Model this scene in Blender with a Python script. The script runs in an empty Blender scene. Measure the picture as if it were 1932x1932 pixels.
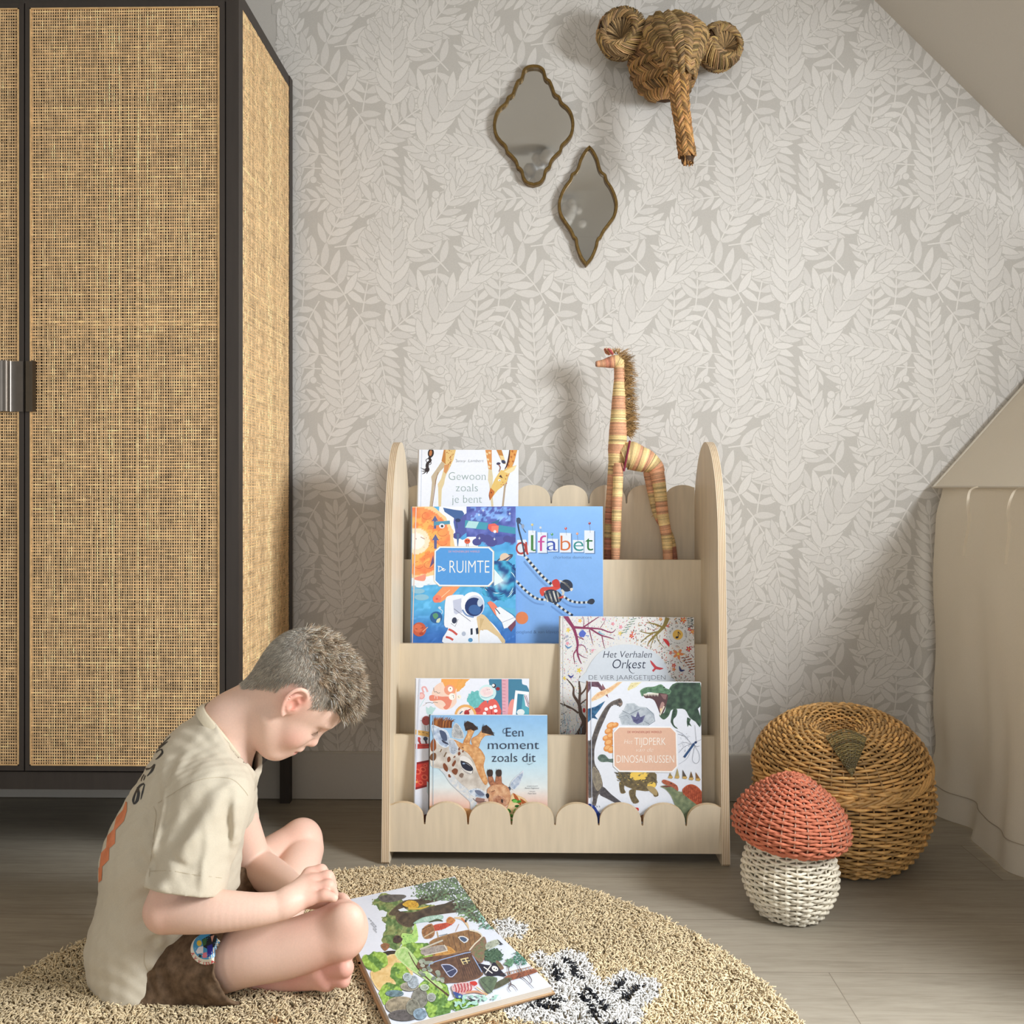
import bpy, math, random
import numpy as np
from mathutils import Vector, Matrix, noise as mnoise
from mathutils.bvhtree import BVHTree
random.seed(7); RNG = np.random.default_rng(7)
PI = math.pi
S = bpy.context.scene
COLL = S.collection
# ---------------------------------------------------------------- camera
F_PX = 1700.0; HZ = 917.0; CAMH = 0.8706
YAW = math.atan(29 / F_PX)
cd = bpy.data.cameras.new('camera'); cam = bpy.data.objects.new('camera', cd); COLL.objects.link(cam)
cam.location = (0, 0, CAMH); cam.rotation_euler = (PI / 2, 0, YAW)
cd.sensor_width = 36; cd.lens = F_PX / 1932 * 36; cd.shift_y = -(966 - HZ) / 1932
cd.clip_start = 0.05; cd.clip_end = 50
S.camera = cam
# ---------------------------------------------------------------- view, sky, window light, added fill
vs = S.view_settings
vs.view_transform = 'Standard'; vs.look = 'None'; vs.gamma = 1.0; vs.use_curve_mapping = False
vs.exposure = 0.0
W = bpy.data.worlds.new('sky'); S.world = W; W.use_nodes = True
W.node_tree.nodes['Background'].inputs[0].default_value = (0.88, 0.94, 1.0, 1)
W.node_tree.nodes['Background'].inputs[1].default_value = 0.52
def area(name, loc, target, sx, sy, power, col):
    d = bpy.data.lights.new(name, 'AREA'); d.shape = 'RECTANGLE'; d.size = sx; d.size_y = sy
    d.energy = power; d.color = col
    o = bpy.data.objects.new(name, d); COLL.objects.link(o)
    o.location = loc
    o.rotation_euler = (Vector(target) - Vector(loc)).to_track_quat('-Z', 'Y').to_euler()
    return o
area('skylight_daylight', (1.755, 0.80, 1.385), (1.755 - .70, 0.80 + .15, 1.385 - .70), 0.66, 0.80, 98.0, (0.91, 0.96, 1.0))
area('rear_fill_light', (-0.35, -1.75, 1.25), (-0.25, 1.6, 0.3), 1.2, 1.0, 15.0, (0.91, 0.96, 1.0))  # added soft fill from behind the camera, no window modelled there

# ---------------------------------------------------------------- helpers
def lin(c):
    c = np.asarray(c, float) / 255.0
    return np.where(c <= 0.04045, c / 12.92, ((c + 0.055) / 1.055) ** 2.4)
cy, sy_ = math.cos(YAW), math.sin(YAW)
FWD = np.array([-sy_, cy, 0.0]); RGT = np.array([cy, sy_, 0.0]); UPV = np.array([0, 0, 1.0])
CAM = np.array([0, 0, CAMH])
def ray(px, py): return FWD + RGT * ((px - 966) / F_PX) + UPV * ((HZ - py) / F_PX)
def P(px, py, Y):
    d = ray(px, py); return CAM + d * (Y / d[1])
def FL(px, py, z=0.0):
    d = ray(px, py); return CAM + d * ((z - CAMH) / d[2])
def proj(v):
    v = np.asarray(v, float) - CAM
    d = v @ FWD
    return np.stack([966 + F_PX * (v @ RGT) / d, HZ - F_PX * v[..., 2] / d], -1)
def sm(t): t = min(1, max(0, t)); return t * t * (3 - 2 * t)
def norm(v): v = np.asarray(v, float); return v / max(1e-12, np.linalg.norm(v))

def on(bv, px, py, lift=.0006):
    d = Vector(ray(px, py)); hit, n, i, dist = bv.ray_cast(Vector(CAM), d.normalized())
    if hit is None: return None
    n = n if n.dot(d) < 0 else -n
    return np.array(hit + n * lift)
class MB:
    def __init__(s): s.v = []; s.c = []; s.f = []; s.sm = []; s.n = 0
    def add(s, verts, faces, col=(200, 200, 200), smooth=False, linear=False):
        verts = np.asarray(verts, float).reshape(-1, 3); k = len(verts)
        c = np.asarray(col, float)
        if not linear: c = lin(c)
        if c.ndim == 1: c = np.tile(c, (k, 1))
        s.v.append(verts); s.c.append(c)
        n = s.n
        if isinstance(faces, np.ndarray): s.f.extend((faces + n).tolist())
        else: s.f.extend([[i + n for i in f] for f in faces])
        s.sm.extend([smooth] * len(faces)); s.n += k
    def box(s, lo, hi, col=(200, 200, 200)):
        (a, b, c), (d, e, f) = lo, hi
        v = [(a, b, c), (d, b, c), (d, e, c), (a, e, c), (a, b, f), (d, b, f), (d, e, f), (a, e, f)]
        s.add(v, [(0, 3, 2, 1), (4, 5, 6, 7), (0, 1, 5, 4), (1, 2, 6, 5), (2, 3, 7, 6), (3, 0, 4, 7)], col)
    def grid(s, pts, col=(200, 200, 200), smooth=True, linear=False, wrap_u=False, wrap_v=False, flip=False):
        pts = np.asarray(pts, float); nu, nv = pts.shape[:2]
        I = np.arange(nu * nv).reshape(nu, nv)
        if wrap_u: I = np.vstack([I, I[:1]])
        if wrap_v: I = np.hstack([I, I[:, :1]])
        q = np.stack([I[:-1, :-1], I[1:, :-1], I[1:, 1:], I[:-1, 1:]], -1).reshape(-1, 4)
        if flip: q = q[:, ::-1]
        c = np.asarray(col, float)
        if c.ndim == 3: c = c.reshape(-1, 3)
        s.add(pts.reshape(-1, 3), q, c, smooth, linear)
    def tube(s, path, rad, n=8, col=(200, 200, 200), caps=True, smooth=True, closed=False, flat=1.0, upv=None, linear=False):
        path = np.asarray(path, float); m = len(path)
        rad = np.broadcast_to(np.asarray(rad, float), (m,))
        if closed: T = np.roll(path, -1, 0) - np.roll(path, 1, 0)
        else: T = np.gradient(path, axis=0)
        T /= np.maximum(1e-12, np.linalg.norm(T, axis=1))[:, None]
        if upv is not None:
            U = np.broadcast_to(np.asarray(upv, float), (m, 3))
            A = np.cross(T, U); A /= np.maximum(1e-9, np.linalg.norm(A, axis=1))[:, None]
            B = np.cross(A, T)
        else:
            A = np.zeros((m, 3)); r = np.array([0.31, 0.17, 0.93]) if abs(T[0][2]) < .9 else np.array([1.0, .2, .1])
            a = norm(r - T[0] * (r @ T[0])); 
            for i in range(m):
                a = a - T[i] * (a @ T[i]); a = norm(a); A[i] = a
            B = np.cross(T, A)
        th = np.arange(n) * 2 * PI / n
        pts = path[:, None] + rad[:, None, None] * (A[:, None] * np.cos(th)[None, :, None] + flat * B[:, None] * np.sin(th)[None, :, None])
        c = np.asarray(col, float)
        if c.ndim == 2 and len(c) == m: c = np.repeat(c, n, 0)
        s.grid(pts, c, smooth, linear, wrap_v=True, wrap_u=closed, flip=True)
        if caps and not closed:
            b = s.n - m * n
            s.f.append([b + i for i in range(n)]); s.f.append([b + (m - 1) * n + i for i in reversed(range(n))]); s.sm += [False, False]
    def plate(s, outline, frame, t, col, edge_col=None, layers=None):
        """outline 2D -> extruded by t; frame=(origin, u, v, w); front face at w=0, back at w=t"""
        o, u, v, w = [np.asarray(x, float) for x in frame]
        ol = np.asarray(outline, float); k = len(ol)
        a = o + ol[:, :1] * u + ol[:, 1:] * v
        if np.dot(np.cross(u, v), w) < 0: pass
        s.add(a, [list(range(k))], col); s.add(a + w * t, [list(reversed(range(k)))], col)
        ls = layers or [(0, 1, edge_col or col)]
        for (q0, q1, cc) in ls:
            vv = np.vstack([a + w * t * q0, a + w * t * q1])
            s.add(vv, [[i, k + i, k + (i + 1) % k, (i + 1) % k] for i in range(k)], cc)
    def lathe(s, prof, n, col, center=(0, 0, 0), smooth=True):
        prof = np.asarray(prof, float); th = np.arange(n) * 2 * PI / n
        pts = np.stack([prof[:, :1] * np.cos(th), prof[:, :1] * np.sin(th), np.repeat(prof[:, 1:], n, 1)], -1) + np.asarray(center)
        s.grid(pts, col, smooth, wrap_v=True, flip=False)

ORG = {}
def mat_of(name): return bpy.data.materials[name]
def obj(name, mb, mat, parent=None, kind=None, label=None, uvw=None):
    if not mb.v: print('EMPTY', name); return None
    V = np.vstack(mb.v); C = np.vstack(mb.c)
    org = ORG.get(parent, np.zeros(3)) if parent is not None else np.zeros(3)
    me = bpy.data.meshes.new(name)
    me.from_pydata((V - org).tolist(), [], mb.f)
    at = me.color_attributes.new('Col', 'FLOAT_COLOR', 'POINT')
    at.data.foreach_set('color', np.hstack([C, np.ones((len(C), 1))]).astype(np.float32).ravel())
    me.polygons.foreach_set('use_smooth', np.array(mb.sm, bool))
    me.materials.append(mat if not isinstance(mat, str) else mat_of(mat))
    me.update()
    o = bpy.data.objects.new(name, me); COLL.objects.link(o)
    if parent is not None: o.parent = parent; ORG[o] = org
    if kind: o['kind'] = kind
    if label: o['label'] = label
    return o
def thing(name, label, cat, loc, group=None):
    o = bpy.data.objects.new(name, None); COLL.objects.link(o); o.location = [float(x) for x in loc]
    o.empty_display_size = 0.05
    o['label'] = label; o['category'] = cat
    if group: o['group'] = group
    ORG[o] = np.asarray(loc, float); return o

# ---------------------------------------------------------------- materials
def material(name, rough=0.6, noise=None, bump=None, spec=0.4, metal=0.0, sheen=0.0, sss=0.0, coat=0.0, stretch=(1, 1, 1), tint=None):
    """surface colour comes from the mesh's own colour attribute, varied by a procedural noise"""
    m = bpy.data.materials.new(name); m.use_nodes = True; nt = m.node_tree; N = nt.nodes; L = nt.links
    b = N['Principled BSDF']; b.inputs['Roughness'].default_value = rough
    b.inputs['Specular IOR Level'].default_value = spec; b.inputs['Metallic'].default_value = metal
    if sheen: b.inputs['Sheen Weight'].default_value = sheen
    if coat: b.inputs['Coat Weight'].default_value = coat; b.inputs['Coat Roughness'].default_value = .15
    if sss:
        b.inputs['Subsurface Weight'].default_value = sss; b.inputs['Subsurface Radius'].default_value = (1, .35, .2)
        b.inputs['Subsurface Scale'].default_value = 0.006
    at = N.new('ShaderNodeAttribute'); at.attribute_name = 'Col'
    out = at.outputs['Color']
    tc = N.new('ShaderNodeTexCoord'); mp = N.new('ShaderNodeMapping'); mp.inputs['Scale'].default_value = stretch
    L.new(tc.outputs['Object'], mp.inputs['Vector'])
    if noise:
        sc, amt, det = noise
        nz = N.new('ShaderNodeTexNoise'); nz.inputs['Scale'].default_value = sc; nz.inputs['Detail'].default_value = det
        L.new(mp.outputs['Vector'], nz.inputs['Vector'])
        mr = N.new('ShaderNodeMapRange'); mr.inputs['From Min'].default_value = .25; mr.inputs['From Max'].default_value = .75
        mr.inputs['To Min'].default_value = 1 - amt; mr.inputs['To Max'].default_value = 1 + amt
        L.new(nz.outputs['Fac'], mr.inputs['Value'])
        mx = N.new('ShaderNodeVectorMath'); mx.operation = 'SCALE'
        L.new(out, mx.inputs[0]); L.new(mr.outputs['Result'], mx.inputs['Scale']); out = mx.outputs['Vector']
    L.new(out, b.inputs['Base Color'])
    if bump:
        sc, st, dist = bump
        nz2 = N.new('ShaderNodeTexNoise'); nz2.inputs['Scale'].default_value = sc; nz2.inputs['Detail'].default_value = 4
        L.new(mp.outputs['Vector'], nz2.inputs['Vector'])
        bp = N.new('ShaderNodeBump'); bp.inputs['Strength'].default_value = st; bp.inputs['Distance'].default_value = dist
        L.new(nz2.outputs['Fac'], bp.inputs['Height']); L.new(bp.outputs['Normal'], b.inputs['Normal'])
    return m
M_PRINT = material('printed_paper', .42, noise=(160, .025, 5), spec=.4)
M_PAPER = material('paper', .7, noise=(60, .03, 3))
M_WALLP = material('wallpaper', .85, noise=(420, .055, 4), bump=(500, .12, .0006), spec=.2)
M_PAINT = material('white_paint', .8, noise=(300, .02, 3), bump=(350, .08, .0005), spec=.25)
M_BIRCH = material('birch_plywood', .5, noise=(14, .085, 6), stretch=(5, 5, .55), spec=.35)
M_DARK = material('dark_stained_frame', .55, noise=(70, .12, 4), stretch=(1, 1, .1), spec=.4)
M_RATTAN = material('rattan_webbing', .6, noise=(90, .16, 4), spec=.3)
M_METAL = material('black_metal', .3, noise=(60, .05, 2), metal=.85, spec=.5)
M_BRASS = material('aged_brass', .42, noise=(120, .3, 5), metal=.75, bump=(160, .2, .001))
M_STRAW = material('palm_straw', .65, noise=(220, .2, 3), spec=.3)
M_RAFFIA = material('raffia', .6, noise=(260, .14, 3), spec=.3)
M_WICKER = material('willow_wicker', .42, noise=(70, .17, 4), spec=.5)
M_ROPE = material('paper_rope', .8, noise=(500, .12, 3), bump=(600, .4, .001), spec=.2)
M_CANVAS = material('cotton_canvas', .9, noise=(900, .05, 3), bump=(1100, .25, .0005), sheen=.1, spec=.15)
_nt = M_CANVAS.node_tree; _p = _nt.nodes['Principled BSDF']; _t = _nt.nodes.new('ShaderNodeBsdfTranslucent'); _m = _nt.nodes.new('ShaderNodeMixShader'); _m.inputs[0].default_value = .22   # thin cotton lets daylight through
_nt.links.new(_p.inputs['Base Color'].links[0].from_socket, _t.inputs['Color']); _nt.links.new(_p.outputs[0], _m.inputs[1]); _nt.links.new(_t.outputs[0], _m.inputs[2]); _nt.links.new(_m.outputs[0], _nt.nodes['Material Output'].inputs['Surface'])
M_PILE = material('rug_pile', .95, noise=(90, .1, 3), sheen=.15, spec=.1)
M_SKIN = material('skin', .5, noise=(320, .035, 4), bump=(700, .08, .0006), sss=.12, spec=.35)
M_HAIR = material('hair', .5, noise=(60, .15, 2), spec=.4)
M_SHIRT = material('cotton_jersey', .9, noise=(700, .05, 3), bump=(160, .28, .0012), sheen=.08, spec=.12)
M_SHORTS = material('washed_terry', .95, noise=(85, .42, 5), bump=(420, .3, .001), spec=.1)
m = bpy.data.materials.new('mirror_glass'); m.use_nodes = True; b = m.node_tree.nodes['Principled BSDF']
b.inputs['Metallic'].default_value = 1; b.inputs['Roughness'].default_value = .03; b.inputs['Base Color'].default_value = (.60, .59, .57, 1); M_MIRROR = m

def catmull(pts, k=8, closed=False):
    p = np.asarray(pts, float); n = len(p); out = []
    rng = range(n if closed else n - 1)
    for i in rng:
        if closed: a, b, c, d = p[(i - 1) % n], p[i], p[(i + 1) % n], p[(i + 2) % n]
        else: a, b, c, d = p[max(i - 1, 0)], p[i], p[i + 1], p[min(i + 2, n - 1)]
        for j in range(k):
            t = j / k
            out.append(.5 * ((2 * b) + (c - a) * t + (2 * a - 5 * b + 4 * c - d) * t * t + (3 * b - 3 * c + d - a) * t ** 3))
    if not closed: out.append(p[-1])
    return np.array(out)
# ================================================================ the room
WALL_Y = 2.508; SL = 3.173           # sloped ceiling: x + z = SL
XL, XR, YB, ZC = -1.80, 2.55, -1.9, 2.45
# floor with procedural oak laminate
mb = MB(); mb.add([(XL, YB, 0), (XR, YB, 0), (XR, WALL_Y + .05, 0), (XL, WALL_Y + .05, 0)], [(0, 1, 2, 3)])
m = bpy.data.materials.new('oak_laminate'); m.use_nodes = True; nt = m.node_tree; N = nt.nodes; L = nt.links; b = N['Principled BSDF']
tc = N.new('ShaderNodeTexCoord')
br = N.new('ShaderNodeTexBrick'); br.offset = .37; br.inputs['Scale'].default_value = 1
br.inputs['Brick Width'].default_value = 1.38; br.inputs['Row Height'].default_value = .193; br.inputs['Mortar Size'].default_value = .0009
br.inputs['Mortar Smooth'].default_value = .3
br.inputs['Color1'].default_value = (.9, .9, .9, 1); br.inputs['Color2'].default_value = (1.06, 1.05, 1.03, 1); br.inputs['Mortar'].default_value = (.55, .52, .5, 1)
mpb = N.new('ShaderNodeMapping'); mpb.inputs['Location'].default_value = (.33, .115, 0); L.new(tc.outputs['Object'], mpb.inputs[0]); L.new(mpb.outputs[0], br.inputs['Vector'])
mp = N.new('ShaderNodeMapping'); mp.inputs['Scale'].default_value = (1.6, 22, 1); L.new(tc.outputs['Object'], mp.inputs[0])
# plank-dependent offset of the grain
add = N.new('ShaderNodeVectorMath'); add.operation = 'ADD'; L.new(mp.outputs[0], add.inputs[0])
sc = N.new('ShaderNodeVectorMath'); sc.operation = 'SCALE'; sc.inputs['Scale'].default_value = 37; L.new(br.outputs['Color'], sc.inputs[0]); L.new(sc.outputs[0], add.inputs[1])
n1 = N.new('ShaderNodeTexNoise'); n1.inputs['Scale'].default_value = 2.2; n1.inputs['Detail'].default_value = 8; n1.inputs['Distortion'].default_value = .9; n1.inputs['Roughness'].default_value = .62
L.new(add.outputs[0], n1.inputs['Vector'])
n2 = N.new('ShaderNodeTexNoise'); n2.inputs['Scale'].default_value = 14; n2.inputs['Detail'].default_value = 5; L.new(add.outputs[0], n2.inputs['Vector'])
cr = N.new('ShaderNodeValToRGB')
def stop(i, p, c):
    e = cr.color_ramp.elements[i] if i < 2 else cr.color_ramp.elements.new(p)
    e.position = p; e.color = (*lin(c), 1)
stop(0, .25, (132, 123, 109)); stop(1, .8, (174, 165, 150)); stop(2, .5, (155, 146, 131))
mixf = N.new('ShaderNodeMath'); mixf.operation = 'MULTIPLY_ADD'; mixf.inputs[1].default_value = .38
mlt = N.new('ShaderNodeMath'); mlt.operation = 'MULTIPLY'; mlt.inputs[1].default_value = .62; L.new(n1.outputs['Fac'], mlt.inputs[0])
L.new(n2.outputs['Fac'], mixf.inputs[0]); L.new(mlt.outputs[0], mixf.inputs[2]); L.new(mixf.outputs[0], cr.inputs[0])
mul = N.new('ShaderNodeVectorMath'); mul.operation = 'MULTIPLY'; L.new(cr.outputs['Color'], mul.inputs[0]); L.new(br.outputs['Color'], mul.inputs[1])
L.new(mul.outputs[0], b.inputs['Base Color']); b.inputs['Roughness'].default_value = .48; b.inputs['Specular IOR Level'].default_value = .35
bp = N.new('ShaderNodeBump'); bp.inputs['Strength'].default_value = .12; bp.inputs['Distance'].default_value = .001; L.new(mixf.outputs[0], bp.inputs['Height']); L.new(bp.outputs[0], b.inputs['Normal'])
obj('floor', mb, m, kind='structure')

# back wall: printed leaf wallpaper, every leaf a flat shape of the print
PAPER_BG = (194, 189, 182); LEAF = np.array((217, 212, 206.0))
from mathutils.geometry import delaunay_2d_cdt
TW, TH = .548, .560
wr = random.Random(23)
SHP = []                                   # (outline points, colour), painter's order
def leaf(bx, bz, ang, ln, wd, col, bend=0):
    t = np.array([0, .12, .3, .5, .72, .9, 1.0]); w = np.array([.04, .5, .92, 1.0, .78, .36, 0])
    t = np.concatenate([t, t[-2:0:-1]]); w = np.concatenate([w, -w[-2:0:-1]])
    c, s_ = math.cos(ang), math.sin(ang)
    for e, cc in ((.0023, PAPER_BG), (0, col)):
        lx = t * (ln + 2 * e) - e; ly = w * (wd / 2 + e) + bend * lx * lx
        SHP.append((np.stack([bx + lx * c - ly * s_, bz + lx * s_ + ly * c], 1), cc))
def wstroke(pts, wd, col):
    pts = np.asarray(pts); T = np.gradient(pts, axis=0); T /= np.linalg.norm(T, axis=1)[:, None]; Nn = np.stack([-T[:, 1], T[:, 0]], 1)
    SHP.append((np.vstack([pts + Nn * wd / 2, (pts - Nn * wd / 2)[::-1]]), col))
def branch(x, z, ang=None):
    a = wr.gauss(PI / 2, .75) if ang is None else ang
    ln = wr.uniform(.2, .33); curl = wr.uniform(-3, 3); step = wr.uniform(.0245, .033)
    n = int(ln / step); pts = [(x, z)]; angs = [a]
    for k in range(n):
        a += curl * ln / n; pts.append((pts[-1][0] + math.cos(a) * ln / n, pts[-1][1] + math.sin(a) * ln / n)); angs.append(a)
    size = step / .0245 * wr.uniform(.9, 1.15); spread = wr.uniform(.78, 1.2)
    if wr.random() < .7:
        k = wr.randrange(1, n); sd = wr.choice((1, -1))
        for j in range(wr.randint(3, 5)):
            q = angs[k] + sd * wr.uniform(.2, 1.5); r = wr.uniform(.05, .095)
            p = (pts[k][0] + r * math.cos(q), pts[k][1] + r * math.sin(q)); R = wr.uniform(.0085, .0115)
            wstroke(catmull([pts[k], ((pts[k][0] + p[0]) / 2 + .006, (pts[k][1] + p[1]) / 2), p], 3), .002, LEAF)
            for e, cc in ((.002, PAPER_BG), (0, LEAF + 2)):
                SHP.append((np.array([(p[0] + (R + e) * math.cos(h * PI / 7), p[1] + (R + e) * math.sin(h * PI / 7)) for h in range(14)]), cc))
    for k in range(1, n + 1):
        t = k / n; l = .074 * (1 - .4 * t) * size * (.72 + .28 * min(1, k / 3))
        for sd in (1, -1):
            leaf(pts[k][0], pts[k][1], angs[k] + sd * (spread - .32 * t) + wr.uniform(-.07, .07), l, l * .30, LEAF + wr.uniform(-5, 4), bend=-sd * 1.2)
    leaf(pts[n][0], pts[n][1], a, .045 * size, .0145, LEAF)
    wstroke(pts, .0034, LEAF + 3)
seeds = [((i + .5 * (j % 2)) * TW / 4 + wr.uniform(-.03, .03), j * TH / 4 + wr.uniform(-.03, .03)) for i in range(4) for j in range(4)]
wr.shuffle(seeds)
for x, z in seeds: branch(x, z)
# fill what is still bare with short sprigs underneath
gx, gz = np.meshgrid(np.arange(0, TW, .008), np.arange(0, TH, .008)); GP = np.stack([gx.ravel(), gz.ravel()], 1)
free = np.full(len(GP), 9.0)
def cover(shapes):
    for pts, col in shapes:
        if len(pts) != 12 or col is PAPER_BG: continue
        for q in (pts[0], pts[6], (pts[2] + pts[10]) / 2, (pts[3] + pts[9]) / 2, (pts[4] + pts[8]) / 2):
            d = np.abs(GP - q) % (TW, TH); d = np.minimum(d, np.array((TW, TH)) - d)
            np.minimum(free, np.hypot(d[:, 0], d[:, 1]), out=free)
cover(SHP)
for it in range(60):
    k = int(np.argmax(free))
    if free[k] < .022: break
    n0 = len(SHP); a = wr.uniform(0, 2 * PI); x, z = GP[k]
    branch(x - .035 * math.cos(a), z - .035 * math.sin(a), a)
    new = SHP[n0:]; SHP = new + SHP[:n0]; cover(new)
# make it one repeat of the paper: wrap every shape round the tile, then cut all outlines into one flat sheet
vs_, fs_, cs_ = [], [], []
for pts, col in SHP:
    for ox in (-TW, 0, TW):
        for oz in (-TH, 0, TH):
            q = pts + (ox, oz)
            if q[:, 0].max() < 0 or q[:, 0].min() > TW or q[:, 1].max() < 0 or q[:, 1].min() > TH: continue
            if np.sum(q[:, 0] * np.roll(q[:, 1], -1) - q[:, 1] * np.roll(q[:, 0], -1)) < 0: q = q[::-1]
            b0 = len(vs_); vs_.extend([Vector(p) for p in q]); fs_.append(list(range(b0, b0 + len(q)))); cs_.append(col)
b0 = len(vs_); vs_ += [Vector((0, 0)), Vector((TW, 0)), Vector((TW, TH)), Vector((0, TH))]; fs_.append([b0, b0 + 1, b0 + 2, b0 + 3]); rect = len(fs_) - 1
ov, oe, of, _, _, ofi = delaunay_2d_cdt(vs_, [], fs_, 0, 1e-6, True)
ov = np.array([tuple(v) for v in ov]); cs_ = [np.asarray(c, float) for c in cs_]
import bmesh
pal = {}; bm = bmesh.new(); bv = [bm.verts.new((v[0], v[1], 0)) for v in ov]
for f, ids in zip(of, ofi):
    if rect not in ids: continue
    ids = [i for i in ids if i != rect]
    col = cs_[max(ids)] if ids else np.array(PAPER_BG, float)
    try: bf = bm.faces.new([bv[i] for i in f])
    except ValueError: continue
    bf.material_index = pal.setdefault(tuple(np.round(col, 0)), len(pal))
bmesh.ops.dissolve_limit(bm, angle_limit=.002, verts=bm.verts[:], edges=bm.edges[:], delimit={'MATERIAL'})
palc = lin(np.array(list(pal.keys())))
FV = [np.array([(v.co.x, v.co.y) for v in f.verts]) for f in bm.faces]; FC = [palc[f.material_index] for f in bm.faces]; bm.free()
fl = np.array([len(v) for v in FV]); fo = np.concatenate([[0], np.cumsum(fl)]); AV = np.vstack(FV); AC = np.repeat(np.array(FC), fl, 0)
fmin = np.array([v.min(0) for v in FV]); fmax = np.array([v.max(0) for v in FV])
mb = MB()
for i in range(9):
    for j in range(5):
        ox, oz = -.30 - TW * 3 + i * TW, -.17 + j * TH
        if ox + TW < -.72 or ox > 1.9 or ox + oz > SL: continue
        keep = ~((fmin[:, 0] + ox + fmin[:, 1] + oz > SL + .01) | (fmin[:, 1] + oz > ZC) | (fmax[:, 1] + oz < .12) | (fmax[:, 0] + ox < -.70))
        if not keep.any(): continue
        kv = np.repeat(keep, fl); q = AV[kv]; o2 = np.concatenate([[0], np.cumsum(fl[keep])])
        mb.add(np.stack([q[:, 0] + ox, np.full(len(q), WALL_Y), q[:, 1] + oz], 1), [range(o2[t], o2[t + 1]) for t in range(len(o2) - 1)], AC[kv], linear=True)
mb.add([(XL, WALL_Y + .001, 0), (XR, WALL_Y + .001, 0), (XR, WALL_Y + .001, SL - XR), (SL - ZC, WALL_Y + .001, ZC), (XL, WALL_Y + .001, ZC)], [(0, 1, 2, 3, 4)], PAPER_BG)
obj('wall_back', mb, M_WALLP, kind='structure')

mb = MB(); bt = .016
mb.box((XL, WALL_Y - bt, 0.002), (XR, WALL_Y, .1285), (197, 192, 184)); mb.box((XL, WALL_Y - bt + .004, .1285), (XR, WALL_Y, .1305), (205, 200, 192))
obj('baseboard_back', mb, M_PAINT, kind='structure')
mb = MB(); mb.add([(XL, YB, ZC), (SL - ZC, YB, ZC), (SL - ZC, WALL_Y, ZC), (XL, WALL_Y, ZC)], [(3, 2, 1, 0)], (206, 202, 195))
obj('ceiling', mb, M_PAINT, kind='structure')
# sloped ceiling with the opening of a roof window
mb = MB(); wy0, wy1, wx0, wx1 = .38, 1.22, 1.54, 2.02
cc = (208, 202, 193); z_ = lambda x: SL - x
def quad(x0, x1, y0, y1): mb.add([(x0, y0, z_(x0)), (x1, y0, z_(x1)), (x1, y1, z_(x1)), (x0, y1, z_(x0))], [(3, 2, 1, 0)], cc)
quad(SL - ZC, wx0, YB, WALL_Y); quad(wx1, XR, YB, WALL_Y); quad(wx0, wx1, YB, wy0); quad(wx0, wx1, wy1, WALL_Y)
obj('ceiling_slope', mb, M_PAINT, kind='structure')
mb = MB()
for (x0, x1, y0, y1) in ((wx0, wx1, wy0 - .03, wy0), (wx0, wx1, wy1, wy1 + .03), (wx0 - .03, wx0, wy0 - .03, wy1 + .03), (wx1, wx1 + .03, wy0 - .03, wy1 + .03)):
    d = .05
    v = [(x + k * d, y, z_(x) + k * d) for k in (0, 1) for (x, y) in ((x0, y0), (x1, y0), (x1, y1), (x0, y1))]
    mb.add(v, [(0, 3, 2, 1), (4, 5, 6, 7), (0, 1, 5, 4), (1, 2, 6, 5), (2, 3, 7, 6), (3, 0, 4, 7)], (235, 233, 228))
obj('window_1', mb, M_PAINT, kind='structure')
mb = MB(); mb.add([(XL, YB, 0), (XL, WALL_Y, 0), (XL, WALL_Y, ZC), (XL, YB, ZC)], [(0, 1, 2, 3)], (205, 198, 188))
obj('wall_left', mb, M_PAINT, kind='structure')
mb = MB(); mb.add([(XR, YB, 0), (XR, WALL_Y, 0), (XR, WALL_Y, SL - XR), (XR, YB, SL - XR)], [(3, 2, 1, 0)], (205, 198, 188))
obj('wall_right', mb, M_PAINT, kind='structure')
# ================================================================ rattan wardrobe
WX1 = P(552, 600, 2.488)[0]; WY0, WY1 = 2.022, 2.488; WZ0, WZ1 = .183, 1.995; WX0 = WX1 - .96
FR = (58, 51, 46)
wr_ = thing('wardrobe', 'tall dark-framed wardrobe with woven rattan doors, standing left of the bookshelf', 'wardrobe', ((WX0 + WX1) / 2, (WY0 + WY1) / 2, 0))
mb = MB(); ps = .029
for x0 in (WX0, WX1 - ps):
    for y0 in (WY0, WY1 - ps):
        mb.box((x0, y0, WZ0 - .002), (x0 + ps, y0 + ps, WZ1), FR)
for z0, z1 in ((WZ0, WZ0 + .040), (WZ1 - .03, WZ1)):
    mb.box((WX0 + ps, WY0 + .002, z0), (WX1 - ps, WY0 + ps - .002, z1), FR); mb.box((WX0 + ps, WY1 - ps, z0), (WX1 - ps, WY1 - .002, z1), FR)
    for x0 in (WX0, WX1 - ps): mb.box((x0 + .002, WY0 + ps, z0), (x0 + ps - .002, WY1 - ps, z1), FR)
mb.box((WX0 + .004, WY0 + .01, WZ1 - .02), (WX1 - .004, WY1 - .004, WZ1 - .004), FR)          # top board
mb.box((WX0 + ps, WY0 + .03, WZ0 + .01), (WX1 - ps, WY1 - .004, WZ0 + .026), FR)             # bottom board
obj('frame', mb, M_DARK, wr_)
for x0 in (WX0, WX1 - ps):
    for y0 in (WY0, WY1 - ps):
        mb = MB(); mb.box((x0 + .001, y0 + .001, 0), (x0 + ps - .001, y0 + ps - .001, WZ0 - .002), FR); obj('leg', mb, M_DARK, wr_)
mb = MB(); mb.box((WX0 + ps, WY1 - .012, WZ0 + .03), (WX1 - ps, WY1 - .006, WZ1 - .02), (45, 36, 30)); obj('back_panel', mb, M_DARK, wr_)

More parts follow.
